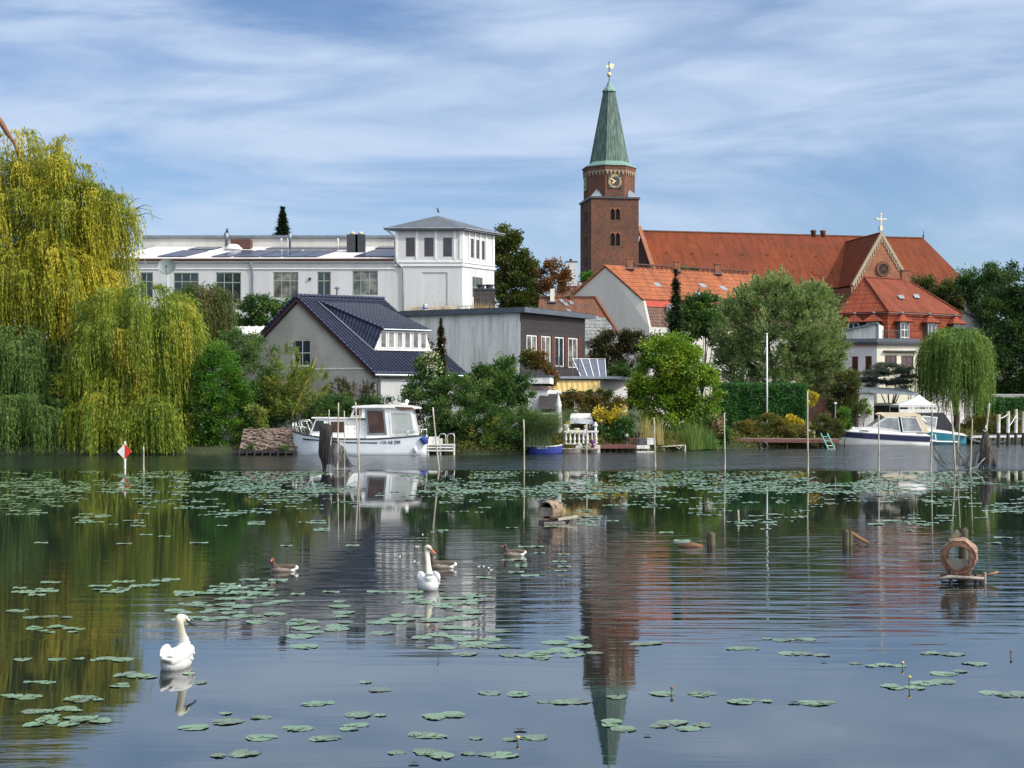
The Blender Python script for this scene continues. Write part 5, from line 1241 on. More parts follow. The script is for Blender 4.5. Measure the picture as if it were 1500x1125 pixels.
def rowboat(name, label, px0, px1, Yn, ptop, mat, tilt=0.0):
    ox = (X(px0, Yn) + X(px1, Yn)) / 2; L = X(px1, Yn) - X(px0, Yn); h = Z(ptop, Yn); hb = .62
    root = thing(name, label, 'rowing boat', (ox, Yn + hb, 0), 'small rowing boats at the bank', tilt)
    st = [(-L / 2, .45, h * 1.05, .36, -.1), (-L / 4, .6, h * .98, .5, -.15), (0, hb, h * .95, .5, -.16), (L / 4, .5, h * 1.0, .36, -.12), (L * .42, .22, h * 1.1, .1, -.05), (L / 2, .03, h * 1.18, .02, .05)]
    mb, rings = hull_mb(st, 4); n = len(mb.f); mb.f = mb.f; mb.build('hull', K[mat], root, smooth=True, world=False)
    mb = MB()
    for s_ in (-1, 1): mb.tube(rail_along(st, .01, .01, 0, s_), .035, 6)
    mb.tube([V((-L / 2, -.45, h * 1.06)), V((-L / 2, .45, h * 1.06))], .035, 6); mb.build('gunwale', K['weathered_white'] if mat == 'blue_boat' else K['wood_grey'], root, world=False)
    mb = MB()
    for f in (-.28, .08, .3): x = L * f; mb.box((x, 0, h * 1.0), (.22, .95, .04))
    mb.build('thwart', K['wood_pale'], root, world=False)
    return root
b_ = rowboat('rowing_boat', 'small bright blue rowing boat below the arching grasses', 775, 824, 103.3, 654, 'blue_boat')
t_ = text_mb('BRB-AC 17', .16, (-.25, -.63, .42), (1, 0, 0), (0, .1, 1), .006); t_.build('registration', K['weathered_white'], b_, world=False)
rowboat('rowing_boat', 'olive green rowing boat under the white balustrade', 822, 855, 106.3, 651, 'wood_post')
rowboat('rowing_boat', 'grey weathered rowing boat lying low beside the blue one', 818, 850, 104.2, 658, 'wood_grey')

# ---------------------------------------------------------------- jetties, steps, banks
def plank_deck(root, p, q, w, t, mat, name='deck', n=14):
    p, q = V(p), V(q); d = (q - p) / n; mb = MB()
    for i in range(n): mb.obox(p + d * (i + .02), d * .96, V((0, w, 0)), V((0, 0, -t + (i % 3) * .004)))
    return mb.build(name, K[mat], root)
def brick_bank():
    root = thing('brick_embankment', 'sloping crumbled brick embankment left of the cabin cruiser', 'embankment', (X(395, 102), 101.9, 0))
    mb = MB(); nx, ny = 30, 8; x0, x1 = X(352, 101.5), X(432, 101.5); vs = []
    for j in range(ny):
        for i in range(nx):
            f = j / (ny - 1); x = x0 + (x1 - x0) * i / (nx - 1) + (1 - f) * 0; nz = mnoise.noise((x * 2.2, f * 5, 3)) * .12
            vs.append(V((x, 101.15 + f * 1.5 + nz, .32 + f * (Z(629.5, 102.6) - .32) + nz * .6)))
    mb.add(vs, [(j * nx + i, j * nx + i + 1, (j + 1) * nx + i + 1, (j + 1) * nx + i) for j in range(ny - 1) for i in range(nx - 1)]); 
    for i in range(260):
        f = R.random(); x = x0 + (x1 - x0) * R.random(); p = V((x, 101.15 + f * 1.5 - .05, .36 + f * (Z(629.5, 102.6) - .32))); t = R.uniform(-.5, .5); a = V((math.cos(t), math.sin(t) * .5, R.uniform(-.2, .2))); mb.obox(p, a * R.uniform(.12, .3), V((0, .1, .05)), V((0, -.05, R.uniform(.05, .12))))
    mb.build('brick_slope', K['wall_brick'], root)
    mb = MB()
    for i in range(16): a = x0 + (x1 - x0) * i / 16; mb.obox(V((a, 102.6 + R.uniform(-.05, .05), Z(630.5, 102.6))), ((x1 - x0) / 16 * .93, 0, 0), (0, .3, 0), (0, 0, R.uniform(.1, .16)))
    mb.build('coping', K['wall_brick'], root)
    mb = MB(); mb.obox(V((x0 - .4, 100.95, .12)), (x1 - x0 + .6, 0, 0), (0, .22, 0), (0, 0, .22))
    for i in range(8): mb.tube([V((x0 + i * .55, 100.9, -.5)), V((x0 + i * .55, 100.9, .3))], .07, 6)
    mb.build('sheet_piling', K['wood_dark'], root)
brick_bank()
def white_dock():
    Yd = 101.0; root = thing('white_jetty', 'white slatted boat jetty with looped metal handrails', 'jetty', (X(646, Yd), Yd, 0))
    x0, x1 = X(625, Yd), X(666.5, Yd); mb = MB()
    for py in (652.5, 656.5, 661): z = Z(py, Yd); mb.obox(V((x0, Yd - .05, z)), (x1 - x0, 0, 0), (0, .06, 0), (0, 0, .1))
    mb.build('slat', K['weathered_white'], root); plank_deck(root, (x0, Yd + .02, Z(651.5, Yd)), (x1, Yd + .02, Z(651.5, Yd)), 1.3, .06, 'weathered_white')
    
    for px in (627, 645, 665): mb = MB(); mb.tube([V((X(px, Yd), Yd + .1, -.6)), V((X(px, Yd), Yd + .1, Z(652, Yd)))], .07, 8); mb.build('post', K['weathered_white'], root)
    for a, b in ((643.5, 653), (655.5, 665.5)):
        xa, xb = X(a, Yd), X(b, Yd); zt = Z(635.5, Yd); y = Yd + .1; mb = MB(); mb.tube([V((xa, y, .2)), V((xa, y, zt - .1)), V((xa + .1, y, zt)), V((xb - .1, y, zt)), V((xb, y, zt - .1)), V((xb, y, .1))], .03, 8); mb.build('handrail', K['steel'], root, smooth=True)
    mb = MB(); mb.obox(V((X(627, Yd), Yd + .3, Z(651, Yd))), (1.0, 0, 0), (0, .6, 0), (0, 0, .4)); mb.obox(V((X(628, Yd), Yd + .35, Z(643, Yd))), (.7, 0, 0), (0, .5, 0), (0, 0, .15)); mb.build('step', K['weathered_white'], root)
white_dock()
def terrace_dock():
    Y0 = 107.3
    root = thing('red_plank_jetty', 'low red brown plank jetty along the garden edge', 'jetty', (X(900, Y0), Y0, 0))
    plank_deck(root, (X(872, Y0), Y0, Z(651.6, Y0)), (X(940, Y0), Y0, Z(651.6, Y0)), 2.2, .1, 'wood_red')
    mb = MB(); mb.obox(V((X(872, Y0), Y0 - .04, Z(657, Y0))), (X(932, Y0) - X(872, Y0), 0, 0), (0, .05, 0), (0, 0, Z(652.5, Y0) - Z(657, Y0))); mb.build('plank_edge', K['wood_red'], root); mb = MB(); mb.obox(V((X(874, Y0), Y0 + 2.2, Z(652, Y0))), (X(946, Y0) - X(874, Y0), 0, 0), (0, .1, 0), (0, 0, Z(642, Y0) - Z(652, Y0))); mb.build('plank_wall', K['wood_red'], root)
    
    for px in range(876, 940, 9): mb = MB(); mb.tube([V((X(px, Y0), Y0 + .2, -.6)), V((X(px, Y0), Y0 + .2, Z(653, Y0)))], .07, 7); mb.build('post', K['wood_dark'], root)
    mb = MB(); mb.obox(V((X(932, Y0), Y0 - .5, Z(657, Y0))), (X(951, Y0) - X(932, Y0), 0, 0), (0, .08, 0), (0, 0, Z(652, Y0) - Z(657, Y0))); mb.obox(V((X(932, Y0), Y0 - .5, Z(662.5, Y0))), (X(960, Y0) - X(932, Y0), 0, 0), (0, .08, 0), (0, 0, .09)); mb.tube([V((X(948.5, Y0), Y0 - .46, -.1)), V((X(948.5, Y0), Y0 - .46, Z(656, Y0)))], .03, 6)
    mb.build('white_board', K['weathered_white'], root)
    for nm, lb, a, b, y0, y1, m in (('dark_storage_box', 'black storage box at the end of the red brown jetty', 929, 936.5, 643, 651, 'black_paint'), ('grey_storage_box', 'slate grey storage box between the black and white boxes', 937, 944.5, 643, 651, 'fascia'), ('white_storage_box', 'white lidded box at the right end of the jetty', 948.5, 958, 642, 652, 'white_paint')):
        x0, x1, z0, z1 = X(a, Y0), X(b, Y0), Z(651.6, Y0) + .004, Z(y0, Y0); c = V(((x0 + x1) / 2, Y0 + .6, z0)); mb = MB(); mb.obox(V((x0, Y0 + .3, z0)), (x1 - x0, 0, 0), (0, .5, 0), (0, 0, z1 - z0 - .06)); r = mb.build(nm, K[m], loc=c); tag(r, lb, 'box')
        mb = MB(); mb.obox(V((x0 - .02, Y0 + .28, z1 - .06)), (x1 - x0 + .04, 0, 0), (0, .54, 0), (0, 0, .06)); mb.build('lid', K[m], r)
    c = V((X(920, Y0), Y0 + 1.6, Z(651.6, Y0) + .004)); zt = Z(637.5, Y0 + 1.6); mb = MB(); mb.lathe([(.1, 0), (.05, .05), (.04, zt - c.z - .2)], c, 10); o = mb.build('globe_lamp', K['dark_metal'], loc=c); tag(o, 'small white globe lamp on a post by the jetty', 'lamp'); mb = MB(); mb.ell((c.x, c.y, zt), .16, .16, .16); mb.build('globe', K['white_paint'], o, smooth=True)
    Y1 = 110.3; root = thing('pale_gangplank', 'narrow pale gangplank leading into the reeds', 'jetty', (X(980, Y1), Y1, 0)); plank_deck(root, (X(955, Y1), Y1, Z(654.5, Y1)), (X(1003, Y1), Y1, Z(651.8, Y1)), .7, .07, 'wood_pale')
    mb = MB(); mb.tube([V((X(1003.5, Y1), Y1, -.5)), V((X(1003.5, Y1), Y1, Z(651.5, Y1)))], .06, 7); mb.build('post', K['wood_pale'], root); mb = MB(); mb.tube([V((X(962, Y1), Y1 + .3, -.5)), V((X(962, Y1), Y1 + .3, Z(654.5, Y1)))], .06, 7); mb.build('post', K['wood_pale'], root); mb = MB(); mb.tube([V((X(999, Y1), Y1 + .05, Z(653, Y1))), V((X(995, Y1), Y1 + .05, Z(657.5, Y1))), V((X(991, Y1), Y1 + .05, Z(655, Y1)))], .03, 6); mb.build('knee_brace', K['wood_pale'], root)
    # balustrade terrace
    Yb = 106.6; zb = Z(652.0, Yb); zt = Z(633.4, Yb); x0, x1 = X(826, Yb), X(876.5, Yb)
    root = thing('white_balustrade', 'white stone balustrade with turned balusters and a capped end post', 'balustrade', (X(850, Yb), Yb, zb))
    mb = MB(); mb.obox(V((x0, Yb - .12, zt)), (x1 - x0, 0, 0), (0, .26, 0), (0, 0, .13)); mb.build('rail', K['white_paint'], root)
    for i in range(8):
        x = x0 + .15 + (x1 - x0 - .3) * i / 7; hh = zt - zb - .12
        mb = MB(); mb.lathe([(.1, 0), (.1, .06), (.05, .1), (.06, .18), (.105, hh * .35), (.07, hh * .55), (.045, hh * .72), (.08, hh * .78), (.05, hh * .86), (.09, hh * .95), (.09, hh)], (x, Yb, zb + .12), 10); mb.build('baluster', K['white_paint'], root, smooth=True)
    mb = MB(); mb.obox(V((x0 - .1, Yb - .14, zb)), (X(854, Yb) - x0, 0, 0), (0, .3, 0), (0, 0, .12)); mb.build('plinth', K['weathered_white'], root)
    xe = X(872.3, Yb); mb = MB(); mb.lathe([(.11, zb), (.11, zt + .1), (.1, zt + .35), (.09, zt + .5)], (xe, Yb, 0), 10); mb.build('end_post', K['white_paint'], root, smooth=True)
    mb = MB(); mb.lathe([(.18, zt + .46), (.18, zt + .52), (.12, zt + .6), (.1, zt + .66), (.03, zt + .78)], (xe, Yb, 0), 10); mb.build('post_cap', K['white_paint'], root, smooth=True)
    mb = MB(); xs_ = X(828, Yb); mb.lathe([(.2, zb), (.16, zb + .3), (.09, zb + .8), (.13, zb + 1.3), (.2, zt + .3), (.25, zt + .52), (.25, zt + .6)], (xs_, Yb + .3, 0), 12); o = mb.build('garden_column', K['white_paint'], loc=(xs_, Yb + .3, zb), smooth=True); tag(o, 'white stone garden pillar at the left end of the balustrade', 'pillar')
    mb = MB(); mb.obox(V((X(822, Yb), Yb - .2, 0)), (X(854, Yb) - X(822, Yb), 0, 0), (0, 4.2, 0), (0, 0, zb - .01)); mb.obox(V((X(854.01, Yb), Yb + .6, 0)), (X(880, Yb) - X(854, Yb), 0, 0), (0, 3.4, 0), (0, 0, zb - .01)); o = mb.build('garden_terrace', K['concrete'], loc=(X(850, Yb), Yb, 0)); tag(o, 'low paved terrace at the water behind the balustrade', 'terrace')
    mb = MB(); mb.obox(V((X(852, Yb), Yb - .75, Z(658.2, Yb))), (X(877, Yb) - X(852, Yb), 0, 0), (0, 1.3, 0), (0, 0, .07)); mb.tube([V((X(856, Yb), Yb - .6, -.5)), V((X(856, Yb), Yb - .6, Z(658, Yb)))], .05, 6); mb.tube([V((X(873, Yb), Yb - .6, -.5)), V((X(873, Yb), Yb - .6, Z(658, Yb)))], .05, 6); o = mb.build('bathing_step', K['wood_grey'], loc=(X(865, Yb), Yb, 0)); tag(o, 'low wooden step over the water below the balustrade', 'step')
terrace_dock()

def garden_furniture():
    Yt = 108.2; zb = Z(652.0, 106.6)
    # table with yellow cloth
    c = V((X(839, Yt), Yt, zb)); root = thing('garden_table', 'garden table under a pale yellow cloth behind the balustrade', 'table', c)
    mb = MB(); zt = Z(631, Yt); mb.box((c.x, c.y, zt), (1.35, .9, .05)); mb.build('tabletop', K['wood_pale'], root)
    for sx in (-.55, .55):
        for sy in (-.35, .35): mb = MB(); mb.tube([V((c.x + sx, c.y + sy, zb)), V((c.x + sx, c.y + sy, zt - .03))], .03, 6); mb.build('leg', K['wood_pale'], root)
    mb = MB(); n = 16
    mb.box((c.x, c.y, zt + .034), (1.42, .97, .012))
    per = [V((c.x - .72 + 1.44 * i / n, c.y - .495, zt + .04)) for i in range(n + 1)]
    for i in range(n): d = lambda k: V((0, -.03 * (k % 2), -.22)); mb.face(per[i], per[i + 1], per[i + 1] + d(i + 1), per[i] + d(i))
    o = mb.build('tablecloth', M_noise('yellow_cloth', (.62, .62, .28), (.72, .72, .4), 4, .9), loc=c); tag(o, 'pale yellow tablecloth on the garden table', 'tablecloth')
    for px, h, m, nm, lb in ((832, .5, 'canvas_yellow', 'flower_vase', 'vase of yellow flowers on the left of the table'), (845, .22, 'canvas_yellow', 'serving_bowl', 'shallow bowl in the middle of the table')):
        q = V((X(px, Yt), Yt, zt + .045)); mb = MB()
        if nm == 'flower_vase': mb.lathe([(.07, 0), (.1, .1), (.06, .22), (.08, .26)], q, 10)
        else: mb.lathe([(.08, 0), (.2, .08), (.24, .14), (.22, .14), (.02, .05)], q, 12, cap=False)
        o = mb.build(nm, K['weathered_white'], loc=q, smooth=True); tag(o, lb, nm.split('_')[1])
        if nm == 'flower_vase':
            mb = MB()
            for i in range(40): a = V((R.gauss(0, .12), R.gauss(0, .1), .3 + R.random() * .35)); mb.ell(q + a, .05, .05, .04, 6, 4)
            mb.build('flowers', M_noise('yellow_flowers', (.25, .2, .03), (.55, .4, .05), 9, .8), o)
    # swing seat with a grey canopy
    Ys = 109.4; c = V((X(851, Ys), Ys, zb)); root = thing('garden_swing_seat', 'garden swing seat with striped grey canopy roof', 'swing seat', c)
    x0, x1 = X(833.5, Ys), X(869.5, Ys); z1, z0 = Z(605.5, Ys), Z(621.5, Ys)
    mb = MB(); a, b, cc, d = V((x0, Ys - .2, z0)), V((x1, Ys - .2, z0 + .1)), V((X(866, Ys), Ys + .9, z1)), V((X(837, Ys), Ys + .9, z1)); m1, m2 = V((X(835.2, Ys), Ys + .25, Z(612.5, Ys))), V((X(868, Ys), Ys + .25, Z(612.5, Ys)))
    mb.slab([m1, m2, cc, d], .04); mb.build('canopy', M_noise('canopy_cloth', (.5, .47, .45), (.62, .6, .58), 3, .8, .1, 0, (7, .1, .1)), root)
    mb = MB(); n = 10
    for i in range(n):
        f0, f1 = i / n, (i + 1) / n; g = lambda f: .07 * math.sin(f * 9); mb.face(a.lerp(b, f0) + V((0, g(f0), .05 * math.sin(f0 * 6))), a.lerp(b, f1) + V((0, g(f1), .05 * math.sin(f1 * 6))), m1.lerp(m2, f1), m1.lerp(m2, f0))
    mb.build('canopy_skirt', K['canvas_grey'], root)
    mb = MB()
    for s in (x0 + .1, x1 - .1): mb.tube([V((s, Ys - .3, zb)), V((s, Ys + .5, z1 - .1)), V((s, Ys + 1.2, zb))], .035, 6)
    mb.build('frame', K['dark_metal'], root); mb = MB(); mb.box(((x0 + x1) / 2, Ys + .4, zb + .5), (x1 - x0 - .5, .6, .1)); mb.build('seat', K['canvas_grey'], root); mb = MB(); mb.box(((x0 + x1) / 2, Ys + .75, zb + .85), (x1 - x0 - .5, .1, .6)); mb.build('backrest', K['canvas_grey'], root)
    # closed parasol
    Yp = 108.0; c = V((X(818, Yp), Yp, zb)); root = thing('closed_parasol', 'closed white parasol standing beside the dark shed', 'parasol', c); zt = Z(576.5, Yp)
    mb = MB(); mb.lathe([(.3, 0), (.3, .08), (.06, .12)], c, 12); mb.build('base', K['concrete'], root); mb = MB(); mb.tube([c, V((c.x, c.y, zt))], .03, 8); mb.build('pole', K['white_paint'], root)
    mb = MB(); pr = [(.3, 0), (.26, .5), (.2, 1.3), (.17, zt - zb - 1.9), (.22, zt - zb - 1.6), (.05, zt - zb - .9)]; n = 24; vs = []
    h0 = zb + .9
    for r, z in [(.19, 0), (.27, .3), (.23, 1.2), (.17, 1.9), (.2, 2.0), (.19, 2.1), (.03, zt - h0 - .03)]:
        for i in range(n): t = 2 * math.pi * i / n; rr = r * (1 + .22 * math.cos(8 * t)); vs.append(V((c.x + rr * math.cos(t), c.y + rr * math.sin(t), h0 + min(z, zt - h0))))
    mb.add(vs, [(a * n + i, a * n + (i + 1) % n, (a + 1) * n + (i + 1) % n, (a + 1) * n + i) for a in range(6) for i in range(n)]); mb.build('canopy', K['canvas_white'], root, smooth=True)
garden_furniture()

def skin(name, mat, parts, parent, voxel=.02, sm=3, loc=None):
    """one continuous skin from tapered limbs and lumps"""
    mb = MB()
    for p in parts:
        if p[0] == 't':
            mb.tube(p[1], p[2], 12)
            for q, r in zip(p[1], p[2]): mb.ell(q, r, r, r, 12, 8)
        else: mb.ell(p[1], *p[2], 14, 10, p[3] if len(p) > 3 else None)
    return fuse(mb.build(name, K[mat], parent, loc=loc), voxel, sm)
K['skin'] = M_noise('skin', (.5, .29, .2), (.58, .35, .25), 6, .55)
K['shirt_white'] = M_noise('white_shirt', (.6, .62, .68), (.75, .77, .8), 7, .85)
K['trousers'] = M_noise('dark_trousers', (.025, .018, .03), (.05, .035, .05), 7, .9)
K['purple'] = M_noise('purple_top', (.055, .015, .11), (.09, .03, .16), 7, .85)
K['hair_blond'] = M_noise('blond_hair', (.5, .33, .16), (.62, .43, .24), 20, .7, .3, 0, (6, 6, 1))
K['hair_brown'] = M_noise('brown_hair', (.12, .065, .035), (.2, .11, .06), 20, .7, .3, 0, (6, 6, 1))
def hand_parts(w, d, s=1.0, side=1):
    """palm, four unequal bent fingers and a thumb from wrist w along d"""
    d = V(d).normalized(); up = V((0, 0, 1)); sd = d.cross(up).normalized() * side; dn = d.cross(sd).normalized() ; dn = dn if dn.z < 0 else -dn
    w = V(w); out = [('e', w + d * .045 * s, (.05 * s, .045 * s, .02 * s))]
    for i, L in enumerate((.07, .08, .075, .058)):
        b = w + d * .085 * s + sd * (.03 - .02 * i) * s; m = b + d * L * .55 * s + dn * .008; out.append(('t', [b, m, m + d * L * .4 * s + dn * .025 * s], [.0095 * s, .009 * s, .008 * s]))
    b = w + d * .03 * s + sd * .04 * s; out.append(('t', [b, b + (d + sd) * .03 * s, b + (d * 1.6 + sd) * .035 * s], [.011 * s, .01 * s, .009 * s])); return out
def people():
    zb = Z(652.0, 106.6)
    # adult seated on a stool behind the balustrade, facing left towards the table
    Yp = 107.6; x = X(858.5, Yp); z = zb; seat = .48
    c = V((x, Yp, z)); r = thing('person', 'person with blond hair and white shirt seated at the garden table', 'person', c)
    q = lambda a, b, h: V((x + a, Yp + b, z + h))
    hip, neck = q(.02, 0, seat + .12), q(-.03, 0, seat + .62)
    parts = [('t', [hip, q(0, 0, seat + .35), q(-.03, 0, seat + .52)], [.16, .15, .16]), ('e', q(-.02, 0, seat + .5), (.13, .21, .13)), ('t', [neck - V((0, 0, .05)), q(-.05, 0, seat + .73)], [.06, .055]), ('e', q(-.07, 0, seat + .85), (.105, .085, .13)), ('e', q(-.17, 0, seat + .83), (.028, .02, .03))]
    for s_ in (-1, 1):
        sh = q(-.02, s_ * .2, seat + .56); el = q(-.2, s_ * .25, seat + .34); wr = q(-.44, s_ * .17, seat + .36); parts += [('t', [sh, el], [.055, .045]), ('t', [el, wr], [.043, .03])] + hand_parts(wr, (-1, -s_ * .2, .02), 1.0, s_)
        kn = q(-.42, s_ * .12, seat + .06); an = q(-.5, s_ * .13, .09); parts += [('t', [q(.0, s_ * .1, seat + .08), kn], [.095, .065]), ('t', [kn, an], [.062, .042]), ('t', [an - V((-.02, 0, .03)), q(-.68, s_ * .14, .035)], [.045, .032])]
        parts.append(('e', q(-.06, s_ * .088, seat + .84), (.022, .014, .032)))
    skin('body', 'skin', parts, r, .012)
    sp = [('t', [hip + V((0, 0, -.02)), q(0, 0, seat + .35), q(-.03, 0, seat + .52)], [.18, .172, .175]), ('e', q(-.02, 0, seat + .5), (.15, .225, .14))] + [('t', [q(-.02, s_ * .2, seat + .56), q(-.2, s_ * .25, seat + .34)], [.075, .065]) for s_ in (-1, 1)]
    skin('shirt', 'shirt_white', sp, r, .02)
    skin('trousers', 'trousers', [('t', [q(.0, s_ * .1, seat + .08), q(-.42, s_ * .12, seat + .06)], [.115, .082]) for s_ in (-1, 1)] + [('t', [q(-.42, s_ * .12, seat + .06), q(-.46, s_ * .125, .33)], [.08, .065]) for s_ in (-1, 1)] + [('e', hip + V((.02, 0, -.03)), (.17, .19, .13))], r, .02)
    skin('hair', 'hair_blond', [('e', q(-.045, 0, seat + .89), (.115, .1, .115)), ('t', [q(.03, 0, seat + .88), q(.06, 0, seat + .7)], [.075, .045])], r, .015)
    mb = MB()
    for s_ in (-1, 1): mb.ell(q(-.168, s_ * .035, seat + .865), .012, .014, .01, 8, 6)
    mb.build('eye', K['black_paint'], r); mb = MB(); mb.ell(q(-.168, 0, seat + .785), .012, .03, .008, 8, 6); mb.build('mouth', M_noise('lips', (.4, .12, .1), (.45, .15, .12), 5, .5), r)
    st = thing('garden_stool', 'small round stool under the seated person in white', 'stool', c); mb = MB(); mb.lathe([(.19, seat - .06), (.2, seat - .03), (.19, seat)], c, 14); mb.build('seat', K['wood_pale'], st)
    for t in range(3): a = 2.1 * t; mb = MB(); mb.tube([V((c.x + .12 * math.cos(a), c.y + .12 * math.sin(a), z + seat - .06)), V((c.x + .2 * math.cos(a), c.y + .2 * math.sin(a), z))], .02, 6); mb.build('leg', K['wood_pale'], st)
    # child crouching on the bathing step in a purple top
    Yp = 106.15; x = X(867.5, Yp); z = Z(658.2, 106.6) + .072; s = .85; c = V((x, Yp, z)); r = thing('person', 'child in purple top crouching on the low step below the balustrade', 'person', c)
    q = lambda a, b, h: V((x + a * s, Yp + b * s, z + h * s)); parts = [('t', [q(.02, .1, .24), q(0, .06, .45), q(-.02, .0, .6)], [.14, .13, .12]), ('t', [q(-.02, 0, .64), q(-.03, -.04, .73)], [.05, .05]), ('e', q(-.03, -.07, .82), (.09, .1, .115)), ('e', q(-.03, -.175, .81), (.018, .025, .026))]
    for s_ in (-1, 1):
        kn = q(s_ * .2, -.2, .4); an = q(s_ * .19, .0, .06); sh = q(s_ * .15, .02, .58); el = q(s_ * .27, -.1, .42); wr = q(s_ * .14, -.3, .36)
        parts += [('t', [q(s_ * .1, .1, .2), kn], [.085, .06]), ('t', [kn, an], [.055, .04]), ('t', [an, q(s_ * .2, -.15, .03)], [.04, .03]), ('t', [sh, el], [.045, .038]), ('t', [el, wr], [.036, .027]), ('e', q(-.03 + s_ * .09, -.06, .81), (.014, .02, .028))] + hand_parts(wr, (-s_ * .3, -1, -.1), .8, s_)
    skin('body', 'skin', parts, r, .012)
    skin('top', 'purple', [('t', [q(.02, .1, .22), q(0, .06, .45), q(-.02, .0, .6)], [.155, .15, .138])] + [('t', [q(s_ * .13, .02, .58), q(s_ * .24, -.07, .46)], [.07, .055]) for s_ in (-1, 1)], r, .02)
    skin('hair', 'hair_brown', [('e', q(-.03, -.045, .86), (.1, .105, .1)), ('e', q(-.03, .03, .78), (.085, .06, .1))], r, .015)
    mb = MB()
    for s_ in (-1, 1): mb.ell(q(-.03 + s_ * .035, -.168, .83), .012, .01, .01, 8, 6)
    mb.build('eye', K['black_paint'], r)
people()

def right_jetties():
    Y0 = 117.2; root = thing('long_jetty', 'long low dark plank jetty under the flowering bank', 'jetty', (X(1145, Y0), Y0, 0)); zt = Z(641.5, Y0)
    plank_deck(root, (X(1063, Y0), Y0, zt), (X(1229, Y0), Y0, Z(643, Y0)), 1.4, .06, 'wood_grey', n=40)
    mb = MB(); mb.obox(V((X(1063, Y0), Y0 - .05, zt - .34)), V((X(1229, Y0) - X(1063, Y0), 0, -.08)), (0, .06, 0), (0, 0, .3)); mb.build('beam', K['wood_red'], root)
    
    for px in (1070, 1090, 1116, 1122, 1153, 1183, 1205, 1226): mb = MB(); mb.tube([V((X(px, Y0), Y0 + .12, -.7)), V((X(px, Y0), Y0 + .12, zt - .1))], .1 if px == 1183 else .07, 7); mb.build('post', K['wood_dark'], root)
    c = V((X(1118, Y0), Y0 - .1, Z(653, Y0))); mb = MB(); n, m = 18, 8; vs = [c + V((math.cos(a) * (.3 + .11 * math.cos(b)), .11 * math.sin(b), math.sin(a) * (.3 + .11 * math.cos(b)))) for a in np.linspace(0, 2 * math.pi, n, endpoint=False) for b in np.linspace(0, 2 * math.pi, m, endpoint=False)]
    mb.add(vs, [(i * m + j, i * m + (j + 1) % m, ((i + 1) % n) * m + (j + 1) % m, ((i + 1) % n) * m + j) for i in range(n) for j in range(m)]); o = mb.build('tyre', K['black_paint'], loc=c, smooth=True); tag(o, 'old black tyre hanging under the long jetty as a fender', 'tyre')
    Yl = 116.9; root = thing('bathing_ladder', 'turquoise metal bathing ladder leaning from the jetty into the water', 'ladder', (X(1208, Yl), Yl, 0)); tm = M_noise('turquoise_paint', (.1, .38, .38), (.16, .46, .45), 5, .4)
    for a, b in ((1202, 1213.5), (1211.5, 1223)): mb = MB(); mb.tube([V((X(a, Yl), Yl - .02, Z(634.5, Yl))), V((X(b, Yl), Yl - .5, Z(660, Yl) - .1))], .05, 6); mb.build('rail', tm, root)
    for f in (.2, .45, .72, .92): mb = MB(); p = W(1202 + 11.5 * f, 634.5 + 25.5 * f, Yl - .45 * f); mb.tube([p, p + V((X(1211.5, Yl) - X(1202, Yl), 0, 0))], .035, 6); mb.build('rung', K['weathered_white'] if f > .6 else tm, root)
    # mooring posts and the walkway behind them
    Yw = 133.0; root = thing('mooring_walkway', 'grey walkway behind the white mooring posts', 'jetty', (X(1480, Yw), Yw, 0)); plank_deck(root, (X(1422, Yw), Yw, Z(638, Yw)), (X(1530, Yw), Yw, Z(636.5, Yw)), 1.4, .08, 'wood_grey', n=24)
    mb = MB(); mb.obox(V((X(1422, Yw), Yw - .06, Z(641.5, Yw))), V((X(1530, Yw) - X(1422, Yw), 0, .1)), (0, .06, 0), (0, 0, .18)); mb.build('beam', K['steel'], root); 
    for px in range(1428, 1530, 14): mb = MB(); mb.tube([V((X(px, Yw), Yw + .2, -.7)), V((X(px, Yw), Yw + .2, Z(638, Yw)))], .09, 7); mb.build('post', K['wood_dark'], root)
    lab = ('shortest white mooring post, the first beside the hanging net', 'white mooring post behind and right of the shortest one', 'tallest white mooring post with light tan top', 'white mooring post cut by the right edge of the photo'); tops = []
    for i, (px, y0, y1) in enumerate(((1462.5, 607, 654), (1476.5, 602, 653), (1488, 599.5, 651.5), (1499, 603, 653))):
        Y = YW(y1); c = V((X(px, Y), Y, 0)); zt = Z(y0, Y); r_ = .15; rt = thing('mooring_post', lab[i], 'mooring post', c, 'white mooring posts by the right jetty'); zc, zd = zt - .65, Z(634, Y)
        mb = MB(); mb.tube([c + V((0, 0, -.8)), c + V((0, 0, zd))], r_ * .98, 12); mb.build('dark_base', K['black_paint'], rt); mb = MB(); mb.tube([c + V((0, 0, zd)), c + V((.02, 0, zc))], r_, 12); mb.build('shaft', K['weathered_white'], rt); mb = MB(); mb.tube([c + V((.02, 0, zc)), c + V((.03, 0, zt))], [r_ * 1.02, r_ * .95], 12); mb.build('top', K['wood_pale'], rt); tops.append(c + V((0, 0, zc)))
    def rope(p, q, sag, lb): 
        p, q = V(p), V(q); mb = MB(); mb.tube([p.lerp(q, t) - V((0, 0, sag * 4 * t * (1 - t))) for t in np.linspace(0, 1, 10)], .035, 5); o = mb.build('mooring_rope', K['canvas_white'], loc=p); tag(o, lb, 'rope', 'mooring ropes')
    rope(tops[0] + V((0, -.1, .3)), tops[1] + V((0, -.1, .4)), .1, 'rope between the two mooring posts nearest the net')
    rope(tops[1] + V((0, -.1, -.8)), tops[2] + V((0, -.1, .1)), .05, 'rope rising to the tallest mooring post')
    rope(tops[2] + V((0, -.1, -.2)), tops[3] + V((0, -.1, .2)), .1, 'rope between the tallest post and the post at the photo edge')
    rope(W(1421, 641, 131), tops[0] + V((0, -.1, -1.6)), .25, 'low rope from the teal boat to the shortest mooring post')
